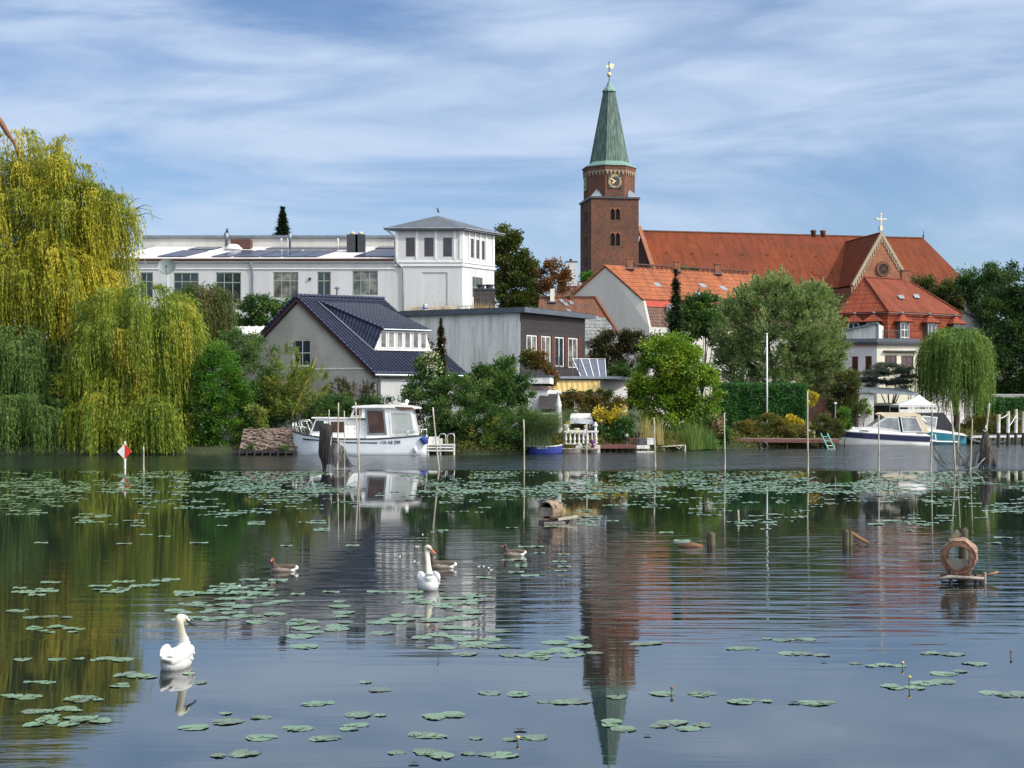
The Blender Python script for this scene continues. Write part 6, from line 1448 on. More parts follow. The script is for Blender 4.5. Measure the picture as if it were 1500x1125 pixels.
    rope(W(1421, 643, 131), tops[1] + V((0, -.1, -1.9)), .35, 'slack rope from the teal boat to the second mooring post')
right_jetties()

# ---------------------------------------------------------------- stakes, nets, mark, flagpole
def stake(px, top, bot, lean, r, label, name='stake', mat='stake', group='stakes standing in the lake', cat='stake'):
    Y = YW(bot); c = V((X(px, Y), Y, 0)); d = X(px + lean, Y) - c.x; mb = MB(); zt = Z(top, Y); n = 7; pts = []
    for i in range(n): f = i / (n - 1); pts.append(c + V((d * f + R.uniform(-.012, .012), R.uniform(-.012, .012), -.8 + (zt + .8) * f)))
    mb.tube(pts, [r * (1.1 - .35 * i / (n - 1)) for i in range(n)], 8); o = mb.build(name, K[mat], loc=c, smooth=True); return tag(o, label, cat, group)
stake(210.5, 654, 689, 0, .045, 'pale straight stake right beside the red and white mark')
stake(494, 590, 688, 2, .045, 'tall pale stake in the middle of the left fishing net')
stake(504.5, 602, 688, 0, .035, 'thin straight stake at the right edge of the left fishing net')
stake(527, 589, 688, -6, .045, 'tall leaning stake in front of the cabin cruiser wheelhouse')
stake(524.5, 601, 688, 2.5, .035, 'thin stake crossing the leaning one by the cabin cruiser')
stake(481, 600, 687, 1, .035, 'thin grey stake behind the dark net bundle')
stake(645, 596.5, 688, -11, .05, 'strongly leaning pale stake in front of the white jetty')
stake(768, 614.5, 687, -.5, .045, 'upright pale stake in front of the blue rowing boat')
stake(859, 614, 687, .5, .045, 'pale stake in front of the white balustrade')
stake(960.5, 612, 684, -2.5, .05, 'slightly leaning pale stake by the white storage box')
stake(1062, 605, 687, -1, .045, 'pale stake at the left end of the long jetty')
stake(1183.5, 573, 690, -.5, .045, 'very tall pale stake near the turquoise ladder')
stake(1287.5, 607.5, 690, -.5, .045, 'grey stake in front of the white motorboat')
stake(1363, 588, 690, 3, .045, 'tall dark stake at the stern of the white motorboat')
stake(1401, 588, 689, -8, .05, 'tall leaning stake in the cluster by the teal boat')
stake(1396, 629, 688, 1, .04, 'short stake leaning against the cluster by the teal boat')
stake(1401, 593, 687, 6, .04, 'stake leaning right beside the tall one by the teal boat')
stake(1421, 613.5, 690, 3, .04, 'lone pale stake between the teal boat and the hanging net')
stake(1436, 591, 688, 13, .07, 'thick leaning pole carrying the hanging net')
stake(1083, 747, 762, -1.5, .03, 'short crooked twig sticking out among the lily pads', name='twig', cat='twig', group='sticks in the lake')
def net_mat():
    m, nt, b = new_mat('fishing_net'); uv = n_coord(nt, 'UV', (1, 1, 1), (0, 0, math.radians(45))); br = nt.nodes.new('ShaderNodeTexBrick'); nt.links.new(uv, br.inputs['Vector']); br.offset = 0
    br.inputs['Scale'].default_value = 1; br.inputs['Brick Width'].default_value = .09; br.inputs['Row Height'].default_value = .09; br.inputs['Mortar Size'].default_value = .016
    b.inputs['Base Color'].default_value = (.1, .095, .095, 1); b.inputs['Roughness'].default_value = .9; nt.links.new(br.outputs['Fac'], b.inputs['Alpha']); return m
K['net'] = net_mat(); K['net_dark'] = M_noise('bundled_net', (.012, .011, .012), (.05, .045, .042), 6, .95, .8, 0, (5, 5, .6))
K['net_brown'] = M_noise('bundled_brown_net', (.03, .024, .022), (.085, .07, .06), 6, .95, .8, 0, (5, 5, .6))
def drape(root, poly_top, poly_bot, Y, name='netting', n=12, m=8):
    mb = MB(); vs = []
    for j in range(m + 1):
        f = j / m
        for i in range(n + 1):
            t = i / n; k = t * (len(poly_top) - 1); a = min(int(k), len(poly_top) - 2); u = k - a
            p = V(poly_top[a] + (0,)).lerp(V(poly_top[a + 1] + (0,)), u); q = V(poly_bot[a] + (0,)).lerp(V(poly_bot[a + 1] + (0,)), u); r = p.lerp(q, f)
            vs.append(W(r.x, r.y, Y + .25 * math.sin(t * 9 + f * 2) + .1 * math.sin(f * 7)))
    mb.add(vs, [(j * (n + 1) + i, j * (n + 1) + i + 1, (j + 1) * (n + 1) + i + 1, (j + 1) * (n + 1) + i) for j in range(m) for i in range(n)]); return mb.build(name, K['net'], root)
def bundle(root, prof, Y, mat, name='net_bundle'):
    """a gathered hanging net: folded rings down its length"""
    mb = MB(); n = 22; vs = []
    for k, (px, py, rp) in enumerate(prof):
        c = W(px, py, Y); r = rp / F * Y
        for i in range(n): t = 2 * math.pi * i / n; rr = r * (1 + .28 * math.sin(5 * t + k * .7) + .1 * math.sin(11 * t + k)); vs.append(c + V((rr * math.cos(t), rr * .7 * math.sin(t), 0)))
    mb.add(vs, [(a * n + i, a * n + (i + 1) % n, (a + 1) * n + (i + 1) % n, (a + 1) * n + i) for a in range(len(prof) - 1) for i in range(n)]); return mb.build(name, K[mat], root, smooth=True)
def nets():
    Y = 76.5; root = thing('fishing_net', 'dark fishing net hung on stakes in front of the cabin cruiser', 'fishing net', (X(480, Y), Y, 0), 'fishing nets drying on stakes')
    bundle(root, [(478.5, 620, 3), (477, 625, 7.5), (476.5, 632, 8), (476.5, 642, 8), (476, 652, 8), (474.5, 660, 7), (475.5, 668, 6.5), (475, 675, 4), (475.5, 688, 2)], Y, 'net_dark')
    bundle(root, [(480, 629, 2), (481, 640, 4), (481.5, 655, 5), (481, 668, 5), (480, 680, 3)], Y - .15, 'net_dark')
    drape(root, [(482, 622), (489, 642), (497, 650), (505, 656)], [(482, 680), (492, 683), (503, 684), (512, 682)], Y)
    drape(root, [(484, 650), (492, 640), (500, 655)], [(488, 684), (500, 686), (518, 684)], Y + .3)
    mb = MB()
    for a, b in (((490, 640), (505, 660)), ((500, 652), (527, 668)), ((492, 650), (522, 684)), ((497, 660), (515, 686)), ((489, 645), (486, 686)), ((505, 655), (512, 686))): p, q = W(*a, Y), W(*b, Y); mb.tube([p.lerp(q, t) - V((0, 0, .25 * t * (1 - t) * 4)) for t in np.linspace(0, 1, 8)], .012, 4)
    mb.build('net_cord', K['net_dark'], root)
    mb = MB(); mb.tube([W(482, 664, Y - .2) + V((.02 * i, 0, .55 - .55 * math.cos(i / 3))) for i in range(8)], .02, 5); mb.build('float_line', K['canvas_white'], root)
    Y = 76.0; root = thing('fishing_net', 'brown fishing net bundle hanging in a cone from the thick leaning pole', 'fishing net', (X(1442, Y), Y, 0), 'fishing nets drying on stakes')
    bundle(root, [(1444.5, 630, 1.5), (1444, 634, 3), (1443, 645, 5.5), (1443.5, 655, 7.5), (1445, 665, 9.5), (1446, 674, 11), (1446, 678, 11.5)], Y, 'net_brown')
    drape(root, [(1447, 648), (1450, 655), (1452, 662)], [(1441, 688), (1452, 688), (1461, 684)], Y - .1)
    drape(root, [(1440, 650), (1446, 640), (1451, 655)], [(1436, 680), (1447, 687), (1459, 688)], Y + .2)
    mb = MB(); mb.tube([W(1440, 672, Y - .1), W(1436, 679, Y - .1), W(1434.5, 688, Y - .1)], .05, 6); mb.build('dark_prop', K['net_dark'], root); mb = MB(); mb.tube([W(1443, 671, Y - .3), W(1438, 676, Y - .3), W(1432, 684, Y - .2), W(1420, 687, Y)], .025, 5); mb.build('tie_rope', K['canvas_white'], root); mb = MB(); mb.tube([W(1445, 623, Y - .1), W(1443.5, 627, Y - .2), W(1446.5, 630, Y - .2), W(1443, 632, Y - .2), W(1440.5, 630, Y - .1)], .03, 6); mb.build('tie_rope', K['canvas_white'], root)
    root = thing('fishing_net', 'thin grey fishing net slung low between the stakes by the teal boat', 'fishing net', (X(1385, Y), Y, 0), 'fishing nets drying on stakes')
    drape(root, [(1365, 652), (1372, 660), (1382, 675), (1392, 687)], [(1366, 660), (1369, 672), (1378, 684), (1392, 688)], Y)
    drape(root, [(1401, 657), (1406, 665), (1414, 678)], [(1400, 680), (1408, 685), (1415, 681)], Y + .2)
    drape(root, [(1412, 680), (1420, 668), (1433, 658)], [(1412, 687), (1422, 687), (1428, 684)], Y + .1, n=8)
    mb = MB()
    for pts in (((1365, 650), (1374, 663), (1386, 674), (1394, 681)), ((1365, 652), (1368, 670), (1376, 687)), ((1400, 656), (1409, 672), (1420, 688)), ((1404, 656), (1414, 668), (1425, 662), (1433, 655)), ((1413, 674), (1427, 660), (1439, 645)), ((1421, 688), (1428, 675), (1434, 658)), ((1417, 672), (1416, 686)), ((1365, 689), (1395, 688), (1425, 689), (1452, 688))):
        mb.tube([W(a, b, Y) for a, b in pts], .013, 4)
    mb.build('net_cord', K['net_brown'], root)
nets()
def mark():
    Y = YW(686); c = V((X(183, Y), Y, 0)); root = thing('channel_mark', 'red and white diamond channel mark on a white post', 'sign', c); mb = MB(); zt = Z(646.5, Y); mb.tube([c + V((0, 0, -.8)), c + V((0, 0, zt))], .06, 10); mb.build('post', K['weathered_white'], root)
    z = Z(661.5, Y); h = .42; w_ = .4; y = V((0, -.07, 0)); mb = MB(); mb.prism([c + y + V((-w_, 0, z)), c + y + V((0, 0, z - h)), c + y + V((0, 0, z + h))], V((0, -.025, 0))); mb.build('white_half', K['white_paint'], root); mb = MB(); mb.prism([c + y + V((.004, 0, z - h)), c + y + V((w_, 0, z)), c + y + V((.004, 0, z + h))], V((0, -.025, 0))); mb.build('red_half', M_noise('signal_red', (.5, .02, .015), (.58, .03, .02), 3, .4), root)
    Y = 125.0; c = V((X(1123.5, Y), Y, GZ)); root = thing('flagpole', 'bare white flagpole in front of the clipped hedge', 'flagpole', c); mb = MB(); mb.tube([c, V((c.x, c.y, Z(490, Y)))], [.085, .06], 10); mb.build('pole', K['white_paint'], root, smooth=True); mb = MB(); mb.ell((c.x, c.y, Z(489.5, Y)), .09, .09, .09, 10, 8); mb.build('knob', K['white_paint'], root); mb = MB(); mb.lathe([(.2, 0), (.2, .1), (.1, .14)], c, 10); mb.build('base', K['concrete'], root)
    Y = 121.0; c = V((X(1223.5, Y), Y, GZ)); root = thing('garden_lamp', 'slim garden lamp post right of the sage coloured tree', 'lamp', c); mb = MB(); zt = Z(591, Y); mb.tube([c, V((c.x, c.y, zt))], .05, 8); mb.build('post', K['zinc'], root); mb = MB(); mb.ell((c.x, c.y, zt), .13, .13, .1); mb.build('lamp_head', K['white_paint'], root)
    Y = 119.5; c = V((X(1187, Y), Y, GZ)); root = thing('garden_bench', 'white garden bench half hidden behind the round topiary bush', 'bench', c); mb = MB(); x0, x1 = X(1179, Y), X(1194, Y)
    z1 = Z(624.5, Y)
    for z in (z1 - .4, z1 - .22, z1 - .04): mb.obox(V((x0, Y + .3, z)), (x1 - x0, 0, 0), (0, .03, 0), (0, 0, .1))
    mb.build('backrest', K['weathered_white'], root); mb = MB(); mb.obox(V((x0, Y - .1, z1 - .5)), (x1 - x0, 0, 0), (0, .4, 0), (0, 0, .04)); mb.build('seat', K['weathered_white'], root)
    for x in (x0 + .05, x1 - .1): mb = MB(); mb.obox(V((x, Y - .05, GZ)), (.06, 0, 0), (0, .3, 0), (0, 0, z1 - .5 - GZ)); mb.build('leg', K['weathered_white'], root)
mark()

# ---------------------------------------------------------------- duck houses and posts in the lake
K['bark_rough'] = M_noise('rough_log_bark', (.03, .018, .012), (.2, .12, .08), 9, .95, 1.0, 0, (1, 1, 1), c3=(.36, .25, .17)); K['cut_wood'] = M_noise('cut_log_wood', (.09, .04, .024), (.24, .125, .07), 8, .85, .5)
def ring_house():
    Y = YW(853); c = V((X(1410, Y), Y, 0)); s = Y / F; root = thing('duck_house', 'round hollow log duck house standing open on a driftwood frame', 'duck house', c)
    z0 = Z(815, Y); ro, ri, d = 25.5 * s, 17.0 * s, .62; ax = V((.36, .93, 0)).normalized(); sd = V((ax.y, -ax.x, 0)); m = c + V((-.03, .1, z0)); mb = MB(); n = 40; rings = []
    for rr, k, wob in ((ri, 0, .02), (ro * .97, 0, .03), (ro, .12, .04), (ro * 1.0, .5, .045), (ro * 1.01, .9, .045), (ro * .97, 1, .04), (ri, 1, .02), (ri * .97, .5, .02)):
        rings.append([m + ax * (d * (k - .5) + .008 * math.sin(i * 2.3)) + (sd * math.cos(2 * math.pi * i / n) + V((0, 0, math.sin(2 * math.pi * i / n)))) * (rr + wob * .5 * math.sin(7 * 2 * math.pi * i / n + k * 5) * .5) for i in range(n)])
    vs = [p for r in rings for p in r]; q = len(rings); mb.add(vs, [(a * n + i, a * n + (i + 1) % n, ((a + 1) % q) * n + (i + 1) % n, ((a + 1) % q) * n + i) for a in range(q) for i in range(n)]); mb.build('log_ring', K['bark_rough'], root)
    mb = MB(); fr = [[m - ax * (d * .5 + .012 + (.01 if rr < ro * .8 else 0)) + (sd * math.cos(2 * math.pi * i / n) + V((0, 0, math.sin(2 * math.pi * i / n)))) * (rr * (1 + .03 * math.sin(5 * 2 * math.pi * i / n + rr * 20))) for i in range(n)] for rr in (ro * .93, ro * .85, ri * 1.08, ri * .97)]
    for a in range(3):
        for i in range(n): mb.face(fr[a][i], fr[a][(i + 1) % n], fr[a + 1][(i + 1) % n], fr[a + 1][i])
    mb.build('cut_rim', K['cut_wood'], root)
    mb = MB(); zb = Z(815, Y) ; h = (833 - 815) * s; w_ = 32 * s; mb.obox(m - sd * (w_ / 2 + .02) - ax * (d / 2 - .03) + V((0, 0, -h - .02)), sd * w_, ax * .05, V((0, 0, h * .93))); mb.build('threshold_board', K['wood_grey'], root)
    mb = MB(); mb.obox(m - sd * (w_ / 2) - ax * (d / 2 + .0) + V((0, 0, -h * 1.45)), sd * w_, ax * d, V((0, 0, .07))); mb.build('floor_board', K['wood_brown'], root)
    # driftwood frame
    for pts, r, mt in (([(1376, 848.5, -.3), (1390, 845, -.28), (1420, 846.5, -.3), (1441, 847.5, -.3)], .055, 'wood_grey'), ([(1378, 843, .0), (1400, 846, .0), (1437, 844, .0)], .05, 'wood_brown'), ([(1402, 849, -.15), (1440, 848, -.1)], .05, 'wood_brown'), ([(1444, 843, .05), (1462, 838, .1)], .04, 'branch'), ([(1379, 846, .3), (1442, 846, .3)], .05, 'wood_dark')):
        mb = MB(); mb.tube([W(a, b, Y + e) for a, b, e in pts], [r * .62 * (1.1 - .1 * i) for i in range(len(pts))], 8); mb.build('frame_branch', K[mt], root, smooth=True)
    for px, top, e in ((1392.5, 836, -.25), (1429, 840, -.25), (1442.5, 838, -.2), (1437, 840, .1), (1393, 842, .35), (1430, 842, .35)):
        mb = MB(); q = W(px, top, Y + e); mb.tube([V((q.x, q.y, -.6)), q], [.034, .03], 8); mb.build('leg', K['wood_dark'] if px < 1440 else K['wood_grey'], root)
    post('mossy post standing right behind the round log duck house', 1411.5, 775, 845, 6.8)
    p = W(1391, 795, Y + .35); q = W(1404, 779, Y + .5); mb = MB(); mb.bar(p, q, .13, .06, (0, 1, 0)); o = mb.build('leaning_board', K['wood_post'], loc=p); tag(o, 'mossy board leaning on top of the round log duck house', 'board')
def post(label, px, top, bot, rpx, name='mooring_stump'):
    Y = YW(bot); c = V((X(px, Y), Y, 0)); r = rpx * Y / F; mb = MB(); n = 14; zt = Z(top, Y); vs = []
    for k, (z, f) in enumerate(((-.8, 1), (0.02, 1.02), (zt * .5, .98), (zt * .93, 1.0), (zt, .92))):
        for i in range(n): t = 2 * math.pi * i / n; rr = r * f * (1 + .06 * math.sin(3 * t + .5) + .04 * math.sin(8 * t)); vs.append(c + V((rr * math.cos(t), rr * math.sin(t), z + (.03 * math.sin(2 * t) if k == 4 else 0))))
    mb.add(vs, [(a * n + i, a * n + (i + 1) % n, (a + 1) * n + (i + 1) % n, (a + 1) * n + i) for a in range(4) for i in range(n)] + [tuple(4 * n + i for i in range(n))]); return tag(mb.build(name, K['wood_post'], loc=c), label, 'post', 'old posts standing in the lake')
ring_house()
post('short mossy post standing alone right of the floating log', 1041.5, 781, 799, 6)
o_ = post('mossy double post with a fallen stick resting on it', 1239.5, 777, 799, 5); post('split half post pressed against the double post', 1245.5, 778, 799, 3.5)
Y_ = YW(797); mb = MB(); mb.tube([W(1246, 780, Y_), W(1258, 788, Y_ - .1), W(1273, 796, Y_ - .2)], [.05, .045, .03], 7); mb.tube([W(1252, 797.5, Y_ - .1), W(1262, 794, Y_ - .15)], [.03, .02], 6); tag(mb.build('fallen_stick', K['branch'], loc=W(1246, 790, Y_)), 'bare stick slanting from the double post down to the water', 'stick')
Y_ = YW(801); mb = MB(); mb.tube([W(992, 801, Y_), W(1003, 799.5, Y_), W(1014, 799, Y_), W(1030, 800.5, Y_)], [.03, .075, .085, .03], 10); tag(mb.build('floating_log', K['wood_brown'], loc=W(1012, 800, Y_), smooth=True), 'half sunken brown log floating left of the short post', 'log')
def barrel_house():
    Y = YW(766); s = Y / F; c = V((X(806, Y), Y, 0)); root = thing('barrel_duck_house', 'barrel shaped duck house lying on its side with boarded end', 'duck house', c)
    ax = V((.45, .89, 0)).normalized(); sd = V((ax.y, -ax.x, 0)); m = c + V((X(799, Y) - c.x, 0, Z(748.5, Y))); r = 14.5 * s; L = .72; n = 28; mb = MB(); rings = []
    for rr, k in ((r * .84, .1), (r * .84, 0), (r * .97, 0), (r * 1.02, .3), (r * 1.03, .6), (r * .95, 1.0), (r * .8, 1.0), (r * .8, .12)): rings.append([m + ax * L * k + (sd * math.cos(2 * math.pi * i / n) * .9 + V((0, 0, math.sin(2 * math.pi * i / n)))) * rr * (1 + .012 * math.sin(i * 4)) for i in range(n)])
    vs = [p for q in rings for p in q]; q = len(rings); mb.add(vs, [(a * n + i, a * n + (i + 1) % n, ((a + 1) % q) * n + (i + 1) % n, ((a + 1) % q) * n + i) for a in range(q) for i in range(n)]); mb.build('barrel', M_noise('birch_bark', (.04, .02, .013), (.25, .185, .13), 4, .9, .8, 0, (1, 1, 2.5), c3=(.17, .09, .05)), root, smooth=True)
    mb = MB(); bw, bh = 24 * s, 13 * s; mb.obox(m - sd * bw / 2 + ax * .06 + V((0, 0, -bh * .62)), sd * bw, ax * .05, V((0, 0, bh))); mb.build('front_board', K['wood_grey'], root)
    mb = MB(); mb.lathe([(.001, 0), (r * .79, 0)], (0, 0, 0), 20); M_ = ax.to_track_quat('Z', 'Y').to_matrix(); mb.v = [tuple(m + ax * L * .95 + M_ @ V(p)) for p in mb.v]; mb.build('back_board', K['hole'], root)
    for a, b, y0, y1, e, mt in ((789, 822, 764, 765, -.1, 'wood_dark'), (818, 846, 761, 756.5, .3, 'wood_pale'), (797, 828, 767, 766, -.2, 'wood_grey'), (795, 835, 763.5, 763, .5, 'wood_dark')): mb = MB(); mb.bar(W(a, y0, Y + e), W(b, y1, Y + e), .09, .07); mb.build('frame_branch', K[mt], root)
    for px, e in ((795, -.1), (820, -.1), (800, .6), (828, .6)): mb = MB(); q = W(px, 764, Y + e); mb.tube([V((q.x, q.y, -.6)), q], .05, 7); mb.build('leg', K['wood_dark'], root)
barrel_house()

# ---------------------------------------------------------------- birds
K['swan'] = M_noise('white_feathers', (.47, .47, .46), (.6, .6, .6), 6, .8, .25, 0, (2, 2, 5))
K['swan_neck'] = M_noise('cream_neck_feathers', (.5, .46, .35), (.58, .55, .45), 9, .85)
K['bill'] = M_noise('orange_bill', (.62, .13, .03), (.7, .18, .05), 4, .4)
def swan(px, bot, head_px, top, yaw, label, back, sc=.9, bill='bill'):
    """yaw turns the bird; local +x is forwards"""
    Y = YW(bot); c = V((X(px, Y), Y, 0)); Ht = Z(top, Y); root = thing('swan', label, 'swan', c, 'white swans on the lake', yaw); mb = MB(); s = Ht / .8
    ca, sa = math.cos(yaw), math.sin(yaw)
    mb.ell((-.02, 0, .09 * sc), .42 * sc, .215 * sc, .2 * sc, 24, 14); mb.ell((.22 * sc, 0, .1), .2 * sc, .17 * sc, .17 * sc, 18, 12)
    for s_ in (-1, 1):   # folded wings raised along the back
        M = Matrix.Rotation(-.16, 3, 'Y') @ Matrix.Rotation(s_ * .22, 3, 'Z'); mb.ell((-.14 * sc, s_ * .13 * sc, .2 * sc), .34 * sc, .085 * sc, .13 * sc, 18, 10, M)
        M = Matrix.Rotation(-.32, 3, 'Y') @ Matrix.Rotation(s_ * .3, 3, 'Z'); mb.ell((-.34 * sc, s_ * .09 * sc, .24 * sc), .2 * sc, .05 * sc, .06 * sc, 14, 8, M)
    M = Matrix.Rotation(.3, 3, 'Y'); mb.ell((-.44 * sc, 0, .17 * sc), .16 * sc, .09 * sc, .045 * sc, 14, 8, M)
    for s_ in (-1, 1):   # layered flight feathers and coverts of each folded wing
        wm = MB()
        for row, (nf, x0_, x1_, L_, z0_, z1_, y_) in enumerate(((7, .12, -.2, .13, .2, .3, .2), (8, .02, -.3, .18, .13, .28, .205), (8, -.08, -.42, .24, .1, .27, .17))):
            for i in range(nf):
                t = i / (nf - 1); px_ = x0_ + (x1_ - x0_) * t; M = Matrix.Rotation(.35 - .5 * t, 3, 'Y') @ Matrix.Rotation(s_ * (.3 - .1 * row), 3, 'Z'); wm.ell(V((px_, s_ * (y_ - .05 * t - .02 * row * t), z0_ + (z1_ - z0_) * t)) * sc, L_ * sc * .62, .014, .034 * sc, 10, 6, M)
        wm.build('wing', K['swan'], root, smooth=True, world=False)
    # S neck rising from the breast; the head turns on it
    lx, ly = head_px; hd = V((lx * ca + ly * sa, -lx * sa + ly * ca, 0))   # head offset given in world x,y
    base = V((.27 * sc, 0, .14)); H_ = Ht - .055; top_ = V((hd.x, hd.y, H_))
    pts = [base + V((-.04, 0, -.02)), base + V((.06, 0, .1)), V((.27 * sc, 0, .14)).lerp(top_, .42) + V((.045, 0, 0)), base.lerp(top_, .72) + V((-.005, 0, 0)), base.lerp(top_, .92) + V((-.03, 0, .01)), top_]
    fine = []
    for i in range(len(pts) - 1):
        p0, p1, p2, p3 = pts[max(0, i - 1)], pts[i], pts[i + 1], pts[min(len(pts) - 1, i + 2)]
        for j in range(5): t = j / 5; fine.append(.5 * ((2 * p1) + (p2 - p0) * t + (2 * p0 - 5 * p1 + 4 * p2 - p3) * t * t + (3 * p1 - p0 - 3 * p2 + p3) * t ** 3))
    fine.append(pts[-1]); n = len(fine); mb.tube(fine, [.1 - .052 * min(1, i / n * 2.2) for i in range(n)], 14)
    fw = V(back); fl = V((fw.x * ca + fw.y * sa, -fw.x * sa + fw.y * ca, fw.z)).normalized(); Mh = fl.to_track_quat('X', 'Z').to_matrix(); mb.ell(top_ + fl * .03, .08, .048, .052, 16, 12, Mh); mb.ell(top_ + fl * .085 - V((0, 0, .012)), .05, .03, .03, 14, 10, Mh)
    b = fuse(mb.build('body', K['swan'], root, world=False), .011, 4)
    nb = b.data; nb.materials.append(K['swan_neck']); zs = .36
    nb.polygons.foreach_set('material_index', [1 if (p.center.z > zs * (.9 + .2 * mnoise.noise(p.center * 9))) else 0 for p in nb.polygons])
    mb = MB(); e = top_ + fl * .1 - V((0, 0, .018)); sdv = fl.cross(V((0, 0, 1))).normalized(); tip = e + fl * .105 - V((0, 0, .035)); mb.tube([e, e.lerp(tip, .5) + V((0, 0, .002)), tip], [.024, .017, .01], 10); mb.ell(tip, .012, .012, .009, 8, 6); mb.build('bill', K[bill], root, smooth=True, world=False)
    mb = MB(); mb.ell(e + V((0, 0, .02)), .022, .018, .02, 10, 8); kb = mb.build('bill_knob', K['black_paint'], root, smooth=True, world=False)
    for s_ in (-1, 1): mb = MB(); mb.ell(top_ + fl * .07 + sdv * s_ * .036 + V((0, 0, .008)), .009, .008, .009, 8, 6); mb.tube([top_ + fl * .075 + sdv * s_ * .036 + V((0, 0, .004)), e + sdv * s_ * .02], [.008, .014], 6); mb.build('eye_mask', K['black_paint'], root, smooth=True, world=False)
swan(627, 862.5, (-.02, 0), 797, math.radians(-82), 'white swan facing the camera with raised neck in front of a goose', (.75, -.62, -.22))
swan(259, 976, (.01, .12), 900, math.radians(84), 'white swan seen from behind with its head turned right', (.85, .35, -.3), .82, 'black_paint')  # shade on this bill is painted in: black in place of orange

K['goose_dark'] = M_noise('goose_brown', (.035, .024, .018), (.1, .075, .055), 9, .85, .3, 0, (5, 5, 1.5)); K['goose_pale'] = M_noise('goose_flank', (.18, .14, .11), (.32, .27, .22), 12, .85, .2); K['goose_white'] = M_noise('goose_white', (.68, .68, .66), (.78, .78, .76), 5, .8)
def goose(px0, px1, bot, top, label, front=False):
    Y = YW(bot); L = (px1 - px0) / F * Y; c = V(((X(px0, Y) + X(px1, Y)) / 2, Y, 0)); Ht = Z(top, Y); root = thing('greylag_goose', label, 'goose', c, 'grey geese on the lake', math.pi)
    mb = MB(); mb.ell((0.02, 0, .045), L * .4, .115, .105, 20, 12); mb.ell((L * .26, 0, .06), L * .15, .09, .09, 14, 10); M = Matrix.Rotation(.3, 3, 'Y')
    for s_ in (-1, 1): mb.ell((-L * .12, s_ * .06, .095), L * .34, .045, .05, 14, 8, Matrix.Rotation(.06, 3, 'Y'))
    h = V((L * .37, 0, Ht - .035)); mb.tube([V((L * .28, 0, .07)), V((L * .35, 0, .12)), V((L * .355, 0, Ht * .65)), h], [.06, .042, .034, .036], 12); hd = V((.25, .95, -.25)).normalized() if front else V((1, 0, -.12)).normalized(); mb.ell(h + hd * .012, .045, .036, .036, 12, 9)
    b = fuse(mb.build('body', K['goose_dark'], root, world=False), .01, 3); b.data.materials.append(K['goose_pale']); b.data.polygons.foreach_set('material_index', [1 if p.center.z < .075 + .02 * mnoise.noise(p.center * 14) and p.center.x > -L * .3 else 0 for p in b.data.polygons])
    mb = MB(); mb.ell((-L * .38, 0, .065), L * .13, .07, .05, 14, 8, Matrix.Rotation(.35, 3, 'Y')); mb.ell((-L * .3, 0, .03), L * .12, .085, .05, 12, 8); mb.build('tail', K['goose_white'], root, smooth=True, world=False)
    mb = MB(); mb.tube([h + hd * .04 - V((0, 0, .006)), h + hd * .1 - V((0, 0, .02))], [.02, .009], 8); mb.build('bill', K['bill'], root, smooth=True, world=False)
goose(394, 437, 837, 816, 'grey goose with orange bill swimming apart at the left', True)
goose(627, 669, 832, 808, 'grey goose half hidden behind the front facing swan')
goose(736, 771, 814, 797, 'small dark goose farthest right, swimming away from the swan')
def crow():
    c = V((0, 0, 0)); Y = 163.5; p = W(641.5, 311, Y); root = thing('black_bird', 'black bird perched on the peak of the white tower roof', 'bird', p)
    mb = MB(); mb.ell(p + V((.0, 0, .2)), .1, .12, .2, 12, 9, Matrix.Rotation(.35, 3, 'Y')); mb.ell(p + V((-.06, 0, .45)), .085, .08, .085, 12, 9); mb.tube([p + V((.08, 0, .1)), p + V((.2, 0, -.12))], [.06, .03], 8); b = fuse(mb.build('body', K['black_paint'], root), .03, 2)
    mb = MB(); mb.tube([p + V((-.12, 0, .46)), p + V((-.22, 0, .43))], [.03, .01], 6); mb.build('bill', K['dark_metal'], root); mb = MB()
    for s_ in (-.04, .04): mb.tube([p + V((.0, s_, .05)), p + V((0, s_, -.12))], .012, 5)
    mb.build('leg', K['dark_metal'], root)
crow()
# ---------------------------------------------------------------- vegetation
def unit(n): d = rng.normal(size=(n, 3)); return d / np.linalg.norm(d, axis=1, keepdims=True)
def norm(a): return a / np.maximum(np.linalg.norm(a, axis=1, keepdims=True), 1e-9)
def leaves_obj(name, mat, parent, P, D, N, L, Wd, T, fold=.0, loc=None):
    """many small leaf blades: P centre, D along, N facing, lengths L, widths Wd, tint T"""
    n = len(P); D = norm(D); Sd = norm(np.cross(D, N)); L = np.broadcast_to(L, n)[:, None]; Wd = np.broadcast_to(Wd, n)[:, None]
    off = np.array(root_of(parent).location) if parent is not None else np.array(loc if loc is not None else (0, 0, 0))
    v = np.stack([P - D * L * .5, P + Sd * Wd * .5 - D * L * .06, P + D * L * .5, P - Sd * Wd * .5 - D * L * .06], 1).reshape(-1, 3) - off
    me = bpy.data.meshes.new(name); me.vertices.add(4 * n); me.vertices.foreach_set('co', v.astype(np.float32).ravel())
    me.loops.add(4 * n); me.loops.foreach_set('vertex_index', np.arange(4 * n, dtype=np.int32)); me.polygons.add(n)
    me.polygons.foreach_set('loop_start', np.arange(0, 4 * n, 4, dtype=np.int32)); me.polygons.foreach_set('loop_total', np.full(n, 4, np.int32))
    a = me.attributes.new('tint', 'FLOAT', 'FACE'); a.data.foreach_set('value', np.clip(T, 0, 1).astype(np.float32)); me.update(); me.validate()
    me.materials.append(mat); o = link(bpy.data.objects.new(name, me))
    if parent is not None: o.parent = parent
    elif loc is not None: o.location = loc
    return o
